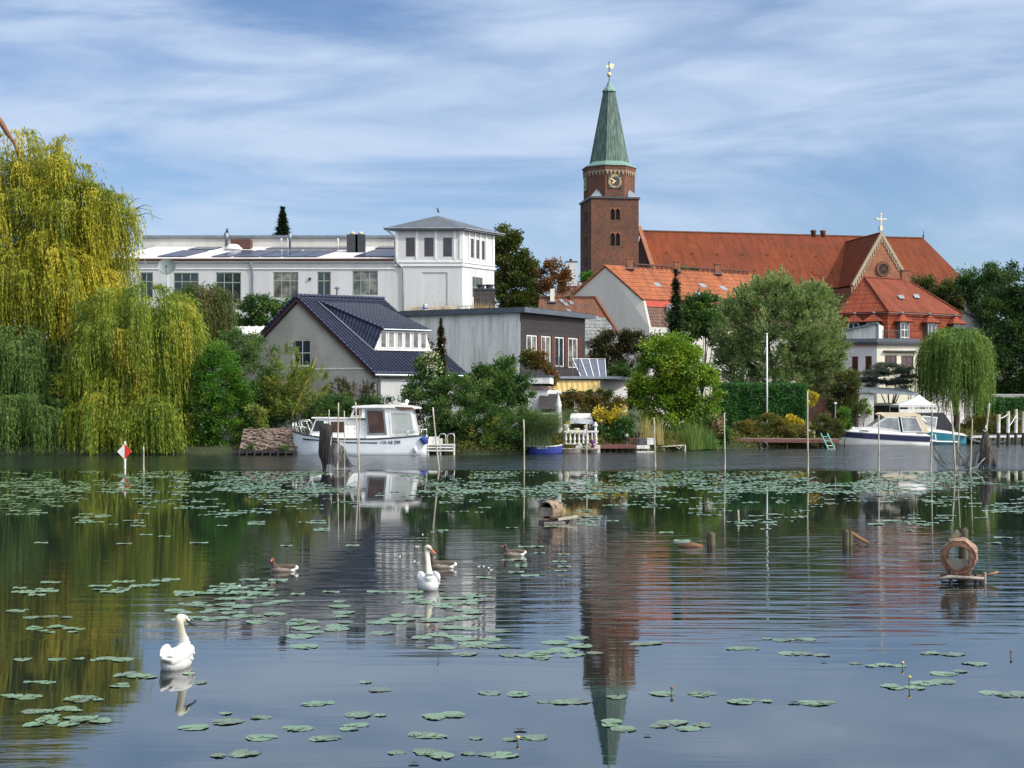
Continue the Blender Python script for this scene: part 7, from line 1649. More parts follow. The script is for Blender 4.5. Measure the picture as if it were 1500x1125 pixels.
def lobe_world(lobes, Y):
    out = []
    for l in lobes:
        px, py, rx, ry = l[:4]; y = Y + (l[4] if len(l) > 4 else 0); s = y / F
        out.append((np.array(W(px, py, y)), np.array((rx * s, (rx * .8 + ry * .2) * s * .85, ry * s))))
    return out
def clumps_on(lob, n, inner=.45):
    """clump centres through the shells of the lobes"""
    w = np.array([r[0] * r[2] for c, r in lob]); idx = rng.choice(len(lob), n, p=w / w.sum()); C = np.array([c for c, r in lob])[idx]; Rr = np.array([r for c, r in lob])[idx]
    d = unit(n); k = inner + (1 - inner) * rng.random((n, 1)) ** .5; return C + d * Rr * k, d, Rr
def limbs(root, base, tops, r0, mat='bark', name='trunk', split=.35):
    base = V(base); c = sum((V(t) for t in tops), V()) / len(tops); mb = MB(); fork = base.lerp(V((c.x, c.y, c.z)), split); fork.x += R.uniform(-.2, .2)
    mid = base.lerp(fork, .5) + V((R.uniform(-.15, .15), R.uniform(-.1, .1), 0)); mb.tube([base - V((0, 0, .3)), base + V((0, 0, .3)), mid, fork], [r0 * 1.35, r0 * 1.05, r0 * .85, r0 * .75], 10)
    for t in tops:
        t = V(t); m = fork.lerp(t, .5) + V((R.uniform(-.3, .3), R.uniform(-.3, .3), .25)); mb.tube([fork, m, t], [r0 * .5, r0 * .3, r0 * .08], 7)
    return mb.build(name, K[mat], root, smooth=True)
def tree(name, label, cat, lobes, Y, n, leaf, mat, clump=.55, ncl=None, up=.3, droop=.0, trunk=.18, base=None, group=None, inner=.45, part='crown', stems=7, zmin=None, aspect=.8, spray=0.0):
    lob = lobe_world(lobes, Y); cx = np.mean([c[0] for c, r in lob]); cy = np.mean([c[1] for c, r in lob]); bx_ = X(base, Y) if base is not None else cx
    gz = max(.05, GZ if cy > shore_y(bx_) + 4 else .35); root = thing(name, label, cat, (bx_, cy, gz), group)
    area = sum(r[0] * r[2] for c, r in lob); ncl = ncl or int(area / (clump * clump) * 2.6) + 8
    Cc, dd, Rr = clumps_on(lob, ncl, inner); per = rng.integers(0, ncl, n); g = rng.normal(size=(n, 3)) * np.array((1, 1, aspect)) * .5; g *= np.minimum(1, 1.35 / np.maximum(np.linalg.norm(g, axis=1, keepdims=True), 1e-6))
    cs = clump * (.6 + .8 * rng.random(ncl)); P = Cc[per] + g * cs[per][:, None]
    out = norm(dd[per] * .6 + norm(g) * .7); D = norm(out + unit(n) * .7 + np.array((0, 0, up - droop)))
    if spray: # shoots: leaves strung along upright twigs at the clump edge
        tw = norm(dd + np.array((0, 0, .9)) + unit(ncl) * .35); t = rng.random(n); k = rng.random(n) < spray; P[k] = (Cc[per] + tw[per] * (t * cs[per] * 1.25)[:, None] + rng.normal(size=(n, 3)) * .06)[k]; D[k] = norm(tw[per] + unit(n) * .55)[k]
    N = norm(unit(n) * .8 + out * .5 + np.array((0, 0, .6))); T = np.clip(.5 + rng.normal(size=ncl)[per] * .23 + rng.normal(size=n) * .15, 0, 1)
    zc = zmin if zmin is not None else .12; k = P[:, 2] > zc; P, D, N, T = P[k], D[k], N[k], T[k]
    L, Wd = leaf; sz = .7 + .6 * rng.random(len(P))
    leaves_obj(part, K[mat], root, P, D, N, L * sz, Wd * sz, T)
    sel = rng.choice(ncl, min(stems, ncl), replace=False); limbs(root, (bx_, cy, gz - .05), [tuple(Cc[i]) for i in sel], trunk, name='trunk' if part == 'crown' else 'stem')
    return root
LC = dict(
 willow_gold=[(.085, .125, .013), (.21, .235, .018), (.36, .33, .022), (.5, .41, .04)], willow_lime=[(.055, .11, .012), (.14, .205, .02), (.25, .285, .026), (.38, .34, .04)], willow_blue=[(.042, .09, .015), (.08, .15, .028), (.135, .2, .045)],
 ivy_dark=[(.025, .06, .012), (.05, .1, .02), (.09, .1, .025), (.13, .075, .025)], bright=[(.02, .075, .01), (.045, .14, .014), (.08, .19, .02), (.15, .24, .03)], bamboo=[(.06, .11, .018), (.12, .18, .03), (.2, .24, .045), (.28, .27, .06)],
 dark=[(.018, .048, .013), (.035, .08, .02), (.065, .11, .027)], olive=[(.025, .05, .012), (.05, .085, .018), (.085, .1, .025), (.12, .085, .03)], rust=[(.07, .04, .015), (.14, .07, .025), (.2, .09, .03)],
 shrub=[(.018, .055, .014), (.04, .105, .025), (.075, .15, .035), (.15, .2, .06)], brownred=[(.025, .03, .012), (.05, .05, .018), (.09, .055, .025)], domehedge=[(.03, .055, .012), (.07, .09, .02), (.12, .09, .025), (.17, .085, .035)],
 yellow=[(.2, .18, .02), (.42, .33, .03), (.6, .45, .04)], lime=[(.05, .12, .01), (.1, .2, .015), (.17, .27, .02), (.25, .32, .03)], sage=[(.075, .14, .04), (.15, .22, .075), (.225, .295, .115), (.32, .36, .19)],
 hedge=[(.014, .06, .014), (.03, .11, .022), (.06, .17, .03)], conifer=[(.012, .03, .014), (.025, .05, .02), (.04, .07, .03)], blueconifer=[(.05, .075, .065), (.09, .115, .1), (.15, .165, .145)], brownconifer=[(.03, .04, .015), (.06, .055, .022), (.09, .06, .03)],
 reed=[(.03, .085, .013), (.065, .14, .022), (.11, .18, .035), (.24, .23, .08)], reed_dry=[(.2, .17, .06), (.34, .29, .11), (.46, .38, .17)], pampas=[(.05, .1, .045), (.09, .15, .065), (.15, .2, .095), (.22, .21, .1)], pink=[(.25, .1, .08), (.42, .2, .15), (.5, .32, .24)], cream=[(.5, .48, .34), (.65, .62, .48)], greygreen=[(.1, .13, .09), (.17, .2, .14), (.25, .27, .2)], weedy=[(.05, .08, .015), (.1, .12, .025), (.17, .15, .04), (.24, .17, .05)])
for k_, v_ in LC.items(): K['leaf_' + k_] = M_leaf('leaf_' + k_, v_, .3)

def willow(name, label, lobes, Y, nb, ns, length, mat, base, slant=(.25, 0), leaf=(.24, .05), trunk=.4, zfloor=.08, bunch=.75, tops=9, group='weeping willows', up_only=True, gap=.16):
    """boughs arch over a dome of lobes; from each bough end a bunch of strands hangs, leaf by leaf"""
    lob = lobe_world(lobes, Y); cx = X(base, Y); cy = np.mean([c[1] for c, r in lob]); gz = .75 if cy > shore_y(cx) + 2.5 else .4; root = thing(name, label, 'willow tree', (cx, cy, gz), group)
    C, d, Rr = clumps_on(lob, nb * 3, .8); k = (d[:, 2] > -.15) if up_only else np.ones(len(d), bool); C, d = C[k][:nb], d[k][:nb]; nb = len(C)
    Ps, Ds, Ts = [], [], []; tint = rng.normal(size=nb) * .22
    for i in range(nb):
        m = ns; out = norm(np.array([[d[i, 0] + .15 * rng.normal(), d[i, 1] + .15 * rng.normal(), 0]]))[0]
        S0 = C[i] + rng.normal(size=(m, 3)) * np.array((bunch, bunch, bunch * .4)) * .55; L = np.clip(length * (.4 + .85 * rng.random(m)) * (.5 + .85 * rng.random()), .8, None)
        so_ = norm(out + rng.normal(size=(m, 3)) * np.array((.5, .5, 0)))
        kmax = int(length * 1.9 / gap); t = (np.arange(kmax) + rng.random((m, kmax)) * .8) * gap; ok = t < L[:, None]
        reach = bunch * (.6 + .9 * rng.random((m, 1))); hx = reach * (1 - np.exp(-t / .7)); dz = .28 * np.exp(-((t - .45) / .5) ** 2) - t * (1 - np.exp(-t / .9))
        sw = (slant[0] + .1 * rng.normal(size=(m, 1))) * t * .35; wob = .07 * np.sin(t * 1.7 + rng.random((m, 1)) * 6)
        P = S0[:, None, :] + so_[:, None, :] * hx[..., None]; P[..., 0] += sw + wob; P[..., 2] += dz; P[..., 1] += wob * .6 + slant[1] * t
        P = P[ok]; q = len(P); fl = 1 - np.exp(-t[ok] / .8); D = norm(np.stack([rng.normal(size=q) * .38 + slant[0] * .3, rng.normal(size=q) * .38, -(.25 + .9 * fl)], 1) + np.repeat(so_, ok.sum(1), 0) * (1 - fl)[:, None] * .8)
        Ps.append(P); Ds.append(D); Ts.append(.5 + tint[i] + np.repeat(rng.normal(size=m) * .1, ok.sum(1)) + rng.normal(size=q) * .1)
    P, D, T = map(np.concatenate, (Ps, Ds, Ts)); k = P[:, 2] > zfloor + .25 * rng.random(len(P)); P, D, T = P[k], D[k], T[k]; n = len(P); sz = .65 + .7 * rng.random(n); N = norm(unit(n) + np.array((0, -.3, .3)))
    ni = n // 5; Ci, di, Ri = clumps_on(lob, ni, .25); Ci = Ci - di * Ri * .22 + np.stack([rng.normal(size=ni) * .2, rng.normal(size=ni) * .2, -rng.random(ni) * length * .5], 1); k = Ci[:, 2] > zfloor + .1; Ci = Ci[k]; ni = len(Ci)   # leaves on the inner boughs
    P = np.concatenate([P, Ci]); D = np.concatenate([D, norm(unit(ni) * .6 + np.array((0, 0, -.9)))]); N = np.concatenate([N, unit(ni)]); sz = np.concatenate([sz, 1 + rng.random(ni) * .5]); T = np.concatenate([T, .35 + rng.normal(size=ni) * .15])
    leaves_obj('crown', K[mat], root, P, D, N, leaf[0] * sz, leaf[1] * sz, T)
    sel = rng.choice(nb, min(tops, nb), replace=False); limbs(root, (cx, cy, gz - .1), [tuple(C[i]) for i in sel], trunk, name='trunk', split=.4)
    return root

big = willow('weeping_willow', 'huge golden weeping willow at the left edge, tallest of the willows', [(30, 245, 58, 58, 2), (98, 245, 24, 42, 0), (40, 330, 80, 80, 1), (118, 335, 60, 66, 0), (158, 312, 28, 36, -1), (90, 410, 78, 70, -1), (20, 430, 70, 70, 0), (150, 385, 28, 40, 1)], 110, 300, 30, 3.3, 'leaf_willow_gold', 75, (.42, 0), (.29, .075), trunk=.55, bunch=.62, up_only=False)
mb = MB(); mb.tube([W(-14, 160, 109), W(2, 180, 109), W(12, 197, 109.3), W(20, 208, 109.6), W(40, 260, 110)], [.24, .22, .18, .12, .06], 8); mb.build('bare_branch', K['branch'], big, smooth=True)
mb = MB()
for pts in (((185, 310), (203, 305), (222, 308)), ((195, 307), (212, 300), (224, 303)), ((190, 320), (215, 312), (238, 322)), ((188, 300), (198, 292), (205, 290))): mb.tube([W(a, b, 110) for a, b in pts], [.05, .025, .01], 5)
mb.build('bare_twig', K['bark'], big)
willow('weeping_willow', 'yellow green weeping willow trailing into the water behind the red and white mark', [(205, 470, 85, 50, 0), (150, 520, 45, 42, -1.2), (240, 505, 42, 55, .5), (180, 560, 50, 40, -.8), (225, 570, 45, 50, 0), (190, 605, 85, 26, -2.2), (235, 610, 40, 26, -2.4)], 105.2, 230, 32, 4.2, 'leaf_willow_lime', 190, (.12, 0), (.28, .065), trunk=.35, bunch=.58, zfloor=.02, up_only=False)
willow('weeping_willow', 'blue green weeping willow hanging low at the left edge by the water', [(30, 515, 62, 34, 0), (-5, 540, 40, 40, 0), (75, 545, 30, 34, .5), (40, 580, 60, 30, .4), (30, 605, 70, 24, -2.6)], 106, 170, 30, 3.8, 'leaf_willow_blue', 30, (.03, 0), (.28, .06), trunk=.3, bunch=.52, zfloor=.02, up_only=False)
tree('willow_sapling', 'small yellowish willow sapling leaning over the water between two willows', 'tree', [(100, 560, 22, 28), (115, 610, 28, 22), (135, 630, 20, 18), (90, 640, 22, 16)], 104, 3200, (.26, .06), 'leaf_willow_lime', .4, droop=.6, base=105, trunk=.08)
willow('ivy_hung_tree', 'dark green tree draped in hanging creeper left of the white building wall', [(292, 442, 38, 22, 1), (270, 470, 45, 30, 0), (310, 470, 20, 40, 1)], 109, 110, 26, 3.2, 'leaf_ivy_dark', 285, (.0, 0), trunk=.25, bunch=.55, group='creeper hung trees')
tree('leafy_bush', 'bright green bush beside the trailing willow at the water', 'bush', [(315, 545, 34, 45), (300, 600, 26, 45), (335, 600, 36, 50), (330, 640, 42, 24), (300, 645, 22, 18), (320, 575, 40, 60)], 104, 36000, (.17, .1), 'leaf_bright', .5, group='bushes along the bank', part='foliage', trunk=.08)
tree('leafy_bush', 'mid green bush behind the brick embankment', 'bush', [(370, 545, 42, 50, 2), (350, 510, 30, 30, 3), (385, 600, 38, 36, 1), (405, 575, 35, 40, 2), (360, 600, 25, 45)], 105, 26000, (.17, .09), 'leaf_shrub', .5, group='bushes along the bank', part='foliage', trunk=.08)
tree('climbing_hop', 'lime yellow climbing plant falling over the bush by the brick embankment', 'climber', [(374, 600, 12, 10), (381, 618, 9, 20), (380, 636, 7, 10)], 103, 2600, (.15, .1), 'leaf_bamboo', .28, part='foliage', trunk=.03)
bm = tree('bamboo', 'feathery yellow green bamboo in front of the grey gable', 'bamboo', [(425, 560, 32, 50), (455, 575, 32, 40), (400, 590, 25, 30), (440, 600, 45, 22)], 105.5, 17000, (.26, .045), 'leaf_bamboo', .55, up=.5, part='foliage', trunk=.04, spray=.5)
mb = MB(); mb.tube([W(428, 610, 105), W(440, 580, 104.8), W(455, 545, 104.6), W(464, 522, 104.6)], [.05, .045, .035, .015], 6); mb.build('yellow_cane', M_noise('cane', (.42, .33, .06), (.52, .4, .08), 3, .6), bm)
tree('leafy_bush', 'dark green bush behind the cabin cruiser bow', 'bush', [(490, 600, 35, 24), (530, 600, 28, 28), (560, 605, 24, 26), (470, 610, 30, 20)], 105.5, 15000, (.16, .09), 'leaf_shrub', .45, group='bushes along the bank', part='foliage', trunk=.06)
tree('brown_shrub', 'brownish tall shrub against the foot of the grey gable', 'shrub', [(500, 575, 18, 22), (520, 580, 22, 20), (540, 578, 12, 16)], 107, 4500, (.2, .05), 'leaf_brownred', .35, up=.8, part='foliage', trunk=.04, spray=.5)
tree('sumac_tree', 'dark green layered tree in front of the white factory wall', 'tree', [(378, 445, 26, 14), (395, 458, 28, 18), (360, 468, 22, 12), (410, 450, 18, 14), (390, 475, 40, 14)], 128, 13000, (.3, .1), 'leaf_shrub', .55, droop=.5, trunk=.15)
tree('tall_tree', 'tall olive brown tree rising behind the white tower', 'tree', [(752, 372, 26, 36), (745, 345, 16, 12), (770, 392, 18, 24), (755, 425, 34, 34), (770, 445, 28, 20), (735, 365, 14, 20)], 192, 46000, (.34, .22), 'leaf_olive', .9, base=757, trunk=.3, group='trees behind the houses')
tree('russet_tree', 'thin russet tree between the olive tree and the church tower', 'tree', [(812, 395, 13, 14), (800, 405, 10, 12), (822, 405, 14, 12), (812, 420, 24, 18)], 185, 5000, (.28, .18), 'leaf_rust', .7, base=812, trunk=.15, group='trees behind the houses', inner=.2)
tree('round_tree', 'small green treetop peeping up at the foot of the church tower', 'tree', [(860, 406, 11, 7), (868, 410, 8, 6)], 205, 2500, (.3, .2), 'leaf_bright', .6, trunk=.12, group='trees behind the houses')
def fir(name, label, px, top, bot, hw, Y, mat, n, tiers=9, cat='conifer', lean=0, ragged=.35, leaf=(.35, .07), group=None, zb=None, ex=.9):
    z1 = Z(top, Y); z0 = Z(bot, Y) if zb is None else zb; r = hw / F * Y; cx = X(px, Y); gz = GZ; root = thing(name, label, cat, (cx, Y, gz), group)
    f = rng.random(n) ** .75; ti = np.round(f * tiers) / tiers; f = np.clip(ti + rng.normal(size=n) * .25 / tiers, 0, 1); a0 = rng.integers(0, 9, n); ang = a0 * .698 + ti * 40 + rng.normal(size=n) * .13; rad = r * (f ** ex + .02) * (1 - ragged * rng.random(n)) * (.8 + .2 * np.sin(a0 * 3 + ti * 17)) * rng.random(n) ** .45
    P = np.stack([cx + np.cos(ang) * rad + lean * (1 - f), Y + np.sin(ang) * rad, z1 - (z1 - z0) * f - rad * .22 + rng.normal(size=n) * .05], 1); D = np.stack([np.cos(ang), np.sin(ang), -.25 + .3 * rng.random(n)], 1) + unit(n) * .45; N = norm(unit(n) * .5 + np.array((0, 0, 1)))
    leaves_obj('crown', K[mat], root, P, D, N, leaf[0] * (.6 + .8 * rng.random(n)), leaf[1], np.clip(.5 + rng.normal(size=n) * .25, 0, 1)); mb = MB(); mb.tube([V((cx, Y, gz - .3)), V((cx + lean * .5, Y, (z0 + z1) / 2)), V((cx + lean, Y, z1 - .1))], [r * .16 + .05, r * .08 + .03, .015], 8); mb.build('trunk', K['bark'], root); return root
fir('fir_tree', 'dark fir top standing alone above the white factory roof', 414, 304, 352, 21, 235, 'leaf_conifer', 4600, 5, ragged=.8, leaf=(.9, .24), group='conifers')
fir('fir_tree', 'tiny distant fir tip above the white factory roof by the flue', 332.5, 336, 356, 8, 300, 'leaf_conifer', 900, 5, ragged=.6, leaf=(.6, .16), group='conifers')
fir('column_conifer', 'slim brown green columnar conifer before the concrete wall', 646, 468, 560, 23, 106.2, 'leaf_brownconifer', 16000, 11, ragged=.65, leaf=(.24, .09), group='conifers', zb=1.2, ex=.55)
fir('slim_spruce', 'slim dark spruce between the orange roof and the sage coloured tree', 990, 396, 500, 27, 146, 'leaf_conifer', 13000, 10, ragged=.7, leaf=(.45, .14), group='conifers', zb=2.5, ex=.5)
sh = tree('flowering_shrub', 'shrub with cream flower heads at the stern of the cabin cruiser', 'shrub', [(628, 540, 16, 26), (620, 575, 24, 35), (640, 585, 22, 34), (605, 590, 16, 30)], 104.5, 15000, (.15, .09), 'leaf_shrub', .4, group='bushes along the bank', part='foliage', trunk=.06)
n_ = 420; P_ = np.array([W(R.gauss(631, 7), R.gauss(532, 14), 103.6 + R.random()) for i in range(n_)]); leaves_obj('blossom', K['leaf_cream'], sh, P_, unit(n_), unit(n_), .13, .11, rng.random(n_))
tree('leafy_bush', 'large dark bush between the white jetty and the blue rowing boat', 'bush', [(660, 590, 36, 45), (690, 610, 45, 45), (655, 635, 38, 26), (720, 630, 45, 34), (760, 625, 28, 34), (700, 580, 30, 26)], 103.6, 36000, (.17, .085), 'leaf_shrub', .5, group='bushes along the bank', part='foliage', trunk=.08)
tree('lilac_tree', 'upright leafy tree covering the white outbuilding', 'tree', [(722, 560, 36, 28), (742, 538, 14, 16), (705, 548, 16, 14), (755, 570, 30, 24), (735, 590, 48, 24), (690, 565, 18, 14)], 105.2, 26000, (.21, .1), 'leaf_shrub', .5, base=728, trunk=.12, group='trees along the bank')
tree('yellow_leaved_shrub', 'low shrub with pale yellow leaves at the water below the large dark bush', 'shrub', [(692, 630, 7, 12), (722, 622, 9, 11), (716, 640, 8, 9), (688, 650, 6, 8)], 102.2, 1300, (.14, .09), 'leaf_bamboo', .25, part='foliage', trunk=.02)
def blades(name, label, cat, spots, Y, n, h, mat, arch=.3, wd=.03, lean=(0, 0), kind=None, group=None, seg=5, zb=.1):
    """grass and reed blades: narrow tapering strips that bend over"""
    xs = np.array([X(R.choice(spots) + R.uniform(-1, 1) * 6, Y) for i in range(n)]); ys = Y + rng.normal(size=n) * .5; hh = h * (.35 + .8 * rng.random(n) ** 1.3) * np.array([.8 + .5 * mnoise.noise((x * 1.6, 2, 8)) for x in xs]); a = rng.random(n) * 2 * math.pi; ar = arch * (.3 + rng.random(n)) * hh
    c = (float(xs.mean()), Y, zb); vs = np.zeros((n, seg + 1, 2, 3)); w = wd * (.7 + .6 * rng.random(n))
    for k in range(seg + 1):
        t = k / seg; dx = (np.cos(a) * ar + lean[0] * hh) * t * t; dy = (np.sin(a) * ar + lean[1] * hh) * t * t; z = zb + hh * (t - (arch * .55) * t ** 3)
        for s_ in (0, 1): vs[:, k, s_] = np.stack([xs + dx + (s_ - .5) * w * (1 - t * .92), ys + dy, z], 1)
    off = np.array(c); v = vs.reshape(-1, 3) - off; m = (seg + 1) * 2; b = np.arange(n)[:, None] * m; q = np.concatenate([b + np.array((k * 2, k * 2 + 1, k * 2 + 3, k * 2 + 2)) for k in range(seg)], 0)
    me = bpy.data.meshes.new(name); me.from_pydata(v.tolist(), [], q.tolist()); at = me.attributes.new('tint', 'FLOAT', 'FACE'); at.data.foreach_set('value', np.tile(np.clip(.5 + rng.normal(size=n) * .22, 0, 1), seg).astype(np.float32)); me.materials.append(K[mat]); o = link(bpy.data.objects.new(name, me)); o.location = c; return tag(o, label, cat, group, kind)
blades('arching_grass', 'tall arching ornamental grass hanging over the blue rowing boat', 'grass', [774, 780, 786, 792, 798], 104.4, 2600, 5.0, 'leaf_pampas', .8, .045, (.4, -.12), kind='stuff', zb=.5)
blades('reeds', 'bright green reeds at the water behind the pale gangplank', 'reeds', list(range(968, 1046, 3)), 113.2, 1300, 2.5, 'leaf_reed', .25, .045, kind='stuff')
blades('reeds', 'fresh upright clump of reeds right of the pale gangplank', 'reeds', [1008, 1012, 1016, 1020], 111.8, 200, 3.0, 'leaf_reed', .2, .05, kind='stuff')
blades('dry_reeds', 'straw coloured dry reeds behind the white storage box', 'reeds', list(range(938, 966, 3)), 110.5, 500, 2.6, 'leaf_reed_dry', .2, .045, kind='stuff', zb=.5)
tree('climber', 'dark russet climbing plant on the wood clad wall', 'climber', [(780, 527, 14, 12), (798, 530, 12, 12), (804, 552, 9, 20)], 115.5, 5500, (.2, .15), 'leaf_domehedge', .4, part='foliage', trunk=.04)
tree('domed_hedge', 'reddish green domed hedge behind the garden swing seat', 'hedge', [(850, 592, 34, 20), (882, 594, 28, 22), (865, 612, 50, 24), (903, 612, 12, 30), (828, 612, 14, 24)], 112.5, 22000, (.17, .12), 'leaf_domehedge', .42, part='foliage', trunk=.06, inner=.7)
tree('yellow_bush', 'bright yellow leaved bush right of the white balustrade', 'bush', [(890, 610, 14, 9), (900, 616, 15, 9), (880, 604, 7, 6), (908, 606, 5, 5)], 109.8, 1700, (.24, .14), 'leaf_yellow', .5, inner=.1, part='foliage', trunk=.04)
tree('garden_perennials', 'mixed green perennials along the red brown jetty', 'plants', [(885, 632, 14, 10), (900, 634, 18, 9), (915, 625, 14, 14)], 109.4, 6500, (.2, .09), 'leaf_shrub', .4, part='foliage', trunk=.03)
tree('silver_shrub', 'silvery grey green shrub behind the small globe lamp', 'shrub', [(922, 615, 14, 14), (928, 628, 12, 12)], 110.3, 3800, (.2, .06), 'leaf_greygreen', .35, part='foliage', trunk=.03, up=.6)
tree('dark_shrub', 'brownish dark shrub in front of the pale grey gable', 'shrub', [(900, 505, 32, 18), (925, 500, 24, 14), (890, 530, 30, 24), (930, 525, 28, 24), (955, 510, 20, 14)], 132, 19000, (.22, .12), 'leaf_brownred', .6, part='foliage', trunk=.1)
tree('dark_shrub', 'deep green shrub beside the tilted solar panel', 'shrub', [(905, 555, 20, 26), (925, 575, 22, 28), (900, 585, 18, 18)], 129, 15000, (.2, .11), 'leaf_dark', .55, part='foliage', trunk=.1)
tree('walnut_tree', 'light green broad tree left of the sage coloured willow', 'tree', [(975, 515, 42, 24), (960, 545, 42, 30), (1005, 540, 40, 36), (1025, 575, 32, 44), (960, 590, 36, 36), (990, 605, 52, 34), (930, 575, 18, 26)], 118.5, 46000, (.25, .115), 'leaf_lime', .62, droop=.45, base=990, trunk=.22, group='trees along the bank')
tree('sage_willow', 'big round sage coloured tree standing right of the light green tree', 'tree', [(1140, 455, 72, 46), (1135, 418, 34, 16), (1085, 485, 44, 50), (1105, 445, 46, 32), (1185, 450, 42, 34), (1195, 495, 46, 54), (1205, 535, 36, 46), (1080, 530, 38, 44), (1140, 535, 82, 56), (1150, 495, 80, 60)], 134, 150000, (.27, .085), 'leaf_sage', .62, up=.6, base=1140, trunk=.35, group='trees along the bank', spray=.3, inner=.6)
tree('maple_tree', 'dark green tree before the orange roof behind the slim spruce', 'tree', [(1020, 450, 26, 22), (1040, 440, 16, 14), (1010, 475, 30, 24), (1040, 475, 24, 28)], 150, 17000, (.28, .18), 'leaf_shrub', .7, base=1025, trunk=.2, group='trees behind the houses')
tree('plane_tree', 'green treetop just under the church roof', 'tree', [(1000, 396, 5, 4), (1017, 396, 8, 4)], 215, 700, (.35, .25), 'leaf_bright', .5, trunk=.12, group='trees behind the houses')
def hedge(label, x0, x1, y0, y1, Y, dep, mat, n, group='clipped hedges', name='clipped_hedge', dY=0):
    xa, xb, z1 = X(x0, Y), X(x1, Y), Z(y0, Y); z0 = max(.3, Z(y1, Y)) - .6; c = ((xa + xb) / 2, Y + dep / 2, GZ); root = thing(name, label, 'hedge', c, group); f = rng.random(n); u = rng.random(n); v = rng.random(n); P = np.zeros((n, 3)); O = np.zeros((n, 3))
    fr = f < .55; tp = (f >= .55) & (f < .8); sd_ = f >= .8
    P[:, 0] = xa + (xb - xa) * u; P[:, 1] = Y + dep * v; P[:, 2] = z0 + (z1 - z0) * rng.random(n); P[fr, 1] = Y; O[fr] = (0, -1, .2); P[tp, 2] = z1; O[tp] = (0, 0, 1); s_ = np.where(rng.random(n) < .5, xa, xb); P[sd_, 0] = s_[sd_]; O[sd_, 0] = np.where(s_[sd_] == xa, -1, 1)
    lump = np.array([mnoise.noise((p[0] * 1.3, p[2] * 1.3 + p[1], 5)) for p in P]); P += O * lump[:, None] * .18 + rng.normal(size=(n, 3)) * .09; leaves_obj('foliage', K[mat], root, P, norm(O * .7 + unit(n) * .8), norm(O + unit(n) * .6), .17 * (.6 + .8 * rng.random(n)), .1, np.clip(.5 + lump * .35 + rng.normal(size=n) * .16, 0, 1))
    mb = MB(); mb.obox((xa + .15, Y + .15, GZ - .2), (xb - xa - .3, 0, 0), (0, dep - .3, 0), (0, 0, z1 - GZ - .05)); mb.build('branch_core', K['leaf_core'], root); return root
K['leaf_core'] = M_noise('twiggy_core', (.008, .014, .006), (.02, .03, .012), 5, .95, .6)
hedge('clipped dark green hedge behind the flagpole', 1051, 1181, 564, 616, 126, 2.2, 'leaf_hedge', 26000)
hedge('long clipped hedge behind the white mooring posts', 1436, 1540, 584, 612, 143, 2.0, 'leaf_hedge', 16000)
wl_ = MB(); wl_.obox((X(1420, 147), 147, 0), (16, 0, 0), (0, .4, 0), (0, 0, Z(579, 147))); wl_.obox((X(1420, 147) - .05, 146.95, Z(579, 147)), (16.1, 0, 0), (0, .5, 0), (0, 0, .12)); tag(wl_.build('garden_wall', K['pale_grey'], loc=(X(1470, 147), 147, 0)), 'pale grey garden wall just above the right hand hedge', 'wall')
tree('round_topiary', 'rounded clipped bush at the foot of the flagpole', 'bush', [(1130, 622, 19, 15), (1138, 630, 18, 12)], 119.5, 9000, (.14, .08), 'leaf_weedy', .3, part='foliage', trunk=.04, inner=.8, group='round bushes by the long jetty')
tree('round_topiary', 'largest round clipped bush beside the turquoise ladder', 'bush', [(1211, 623, 18, 14), (1216, 632, 18, 16)], 120.4, 9000, (.14, .08), 'leaf_olive', .3, part='foliage', trunk=.04, inner=.8, group='round bushes by the long jetty')
tree('round_topiary', 'small round green bush left of the boat shed wall', 'bush', [(1238, 618, 11, 10), (1236, 606, 9, 8)], 124, 5000, (.14, .08), 'leaf_bright', .3, part='foliage', trunk=.04, inner=.7, group='round bushes by the long jetty')
tree('flower_border', 'flowering border with pink and rusty leaves along the long jetty', 'plants', [(1085, 631, 22, 9), (1110, 632, 18, 8), (1160, 632, 22, 8), (1185, 630, 14, 10), (1095, 622, 14, 6)], 119, 13000, (.17, .09), 'leaf_weedy', .35, part='foliage', trunk=.03, stems=12)
tree('golden_shrub', 'orange yellow shrub in the middle of the flowering border', 'shrub', [(1157, 616, 9, 6), (1168, 619, 8, 6)], 120.2, 1700, (.2, .12), 'leaf_yellow', .28, part='foliage', trunk=.03, group='yellow shrubs')
tree('golden_shrub', 'small yellow shrub below the sage coloured tree beside the clipped hedge', 'shrub', [(1192, 582, 5, 8), (1188, 592, 4, 4)], 125, 500, (.2, .12), 'leaf_yellow', .25, part='foliage', trunk=.03, group='yellow shrubs')
rs = tree('rose_bush', 'rose bush with pink blooms at the left end of the long jetty', 'bush', [(1045, 630, 14, 20), (1055, 640, 12, 14), (1038, 645, 10, 10)], 115.5, 8500, (.16, .09), 'leaf_shrub', .35, part='foliage', trunk=.04, group='bushes along the bank')
n_ = 130; P_ = np.array([W(R.gauss(1052, 6), R.gauss(622, 8), 114.6) for i in range(n_)]); leaves_obj('blossom', K['leaf_pink'], rs, P_, unit(n_), unit(n_), .14, .12, rng.random(n_))
tree('leafy_bush', 'bush growing under the long jetty at the waterline', 'bush', [(1100, 650, 14, 6), (1135, 650, 22, 6), (1165, 650, 14, 5), (1212, 650, 8, 6)], 118.3, 5000, (.14, .08), 'leaf_bamboo', .25, part='foliage', trunk=.02, zmin=.02)
tree('elder_tree', 'yellowish green tree between the sage tree and the boat shed', 'tree', [(1242, 558, 16, 22), (1232, 585, 20, 26), (1250, 595, 12, 22)], 131, 13000, (.19, .1), 'leaf_olive', .5, trunk=.12, base=1240, group='trees along the bank')
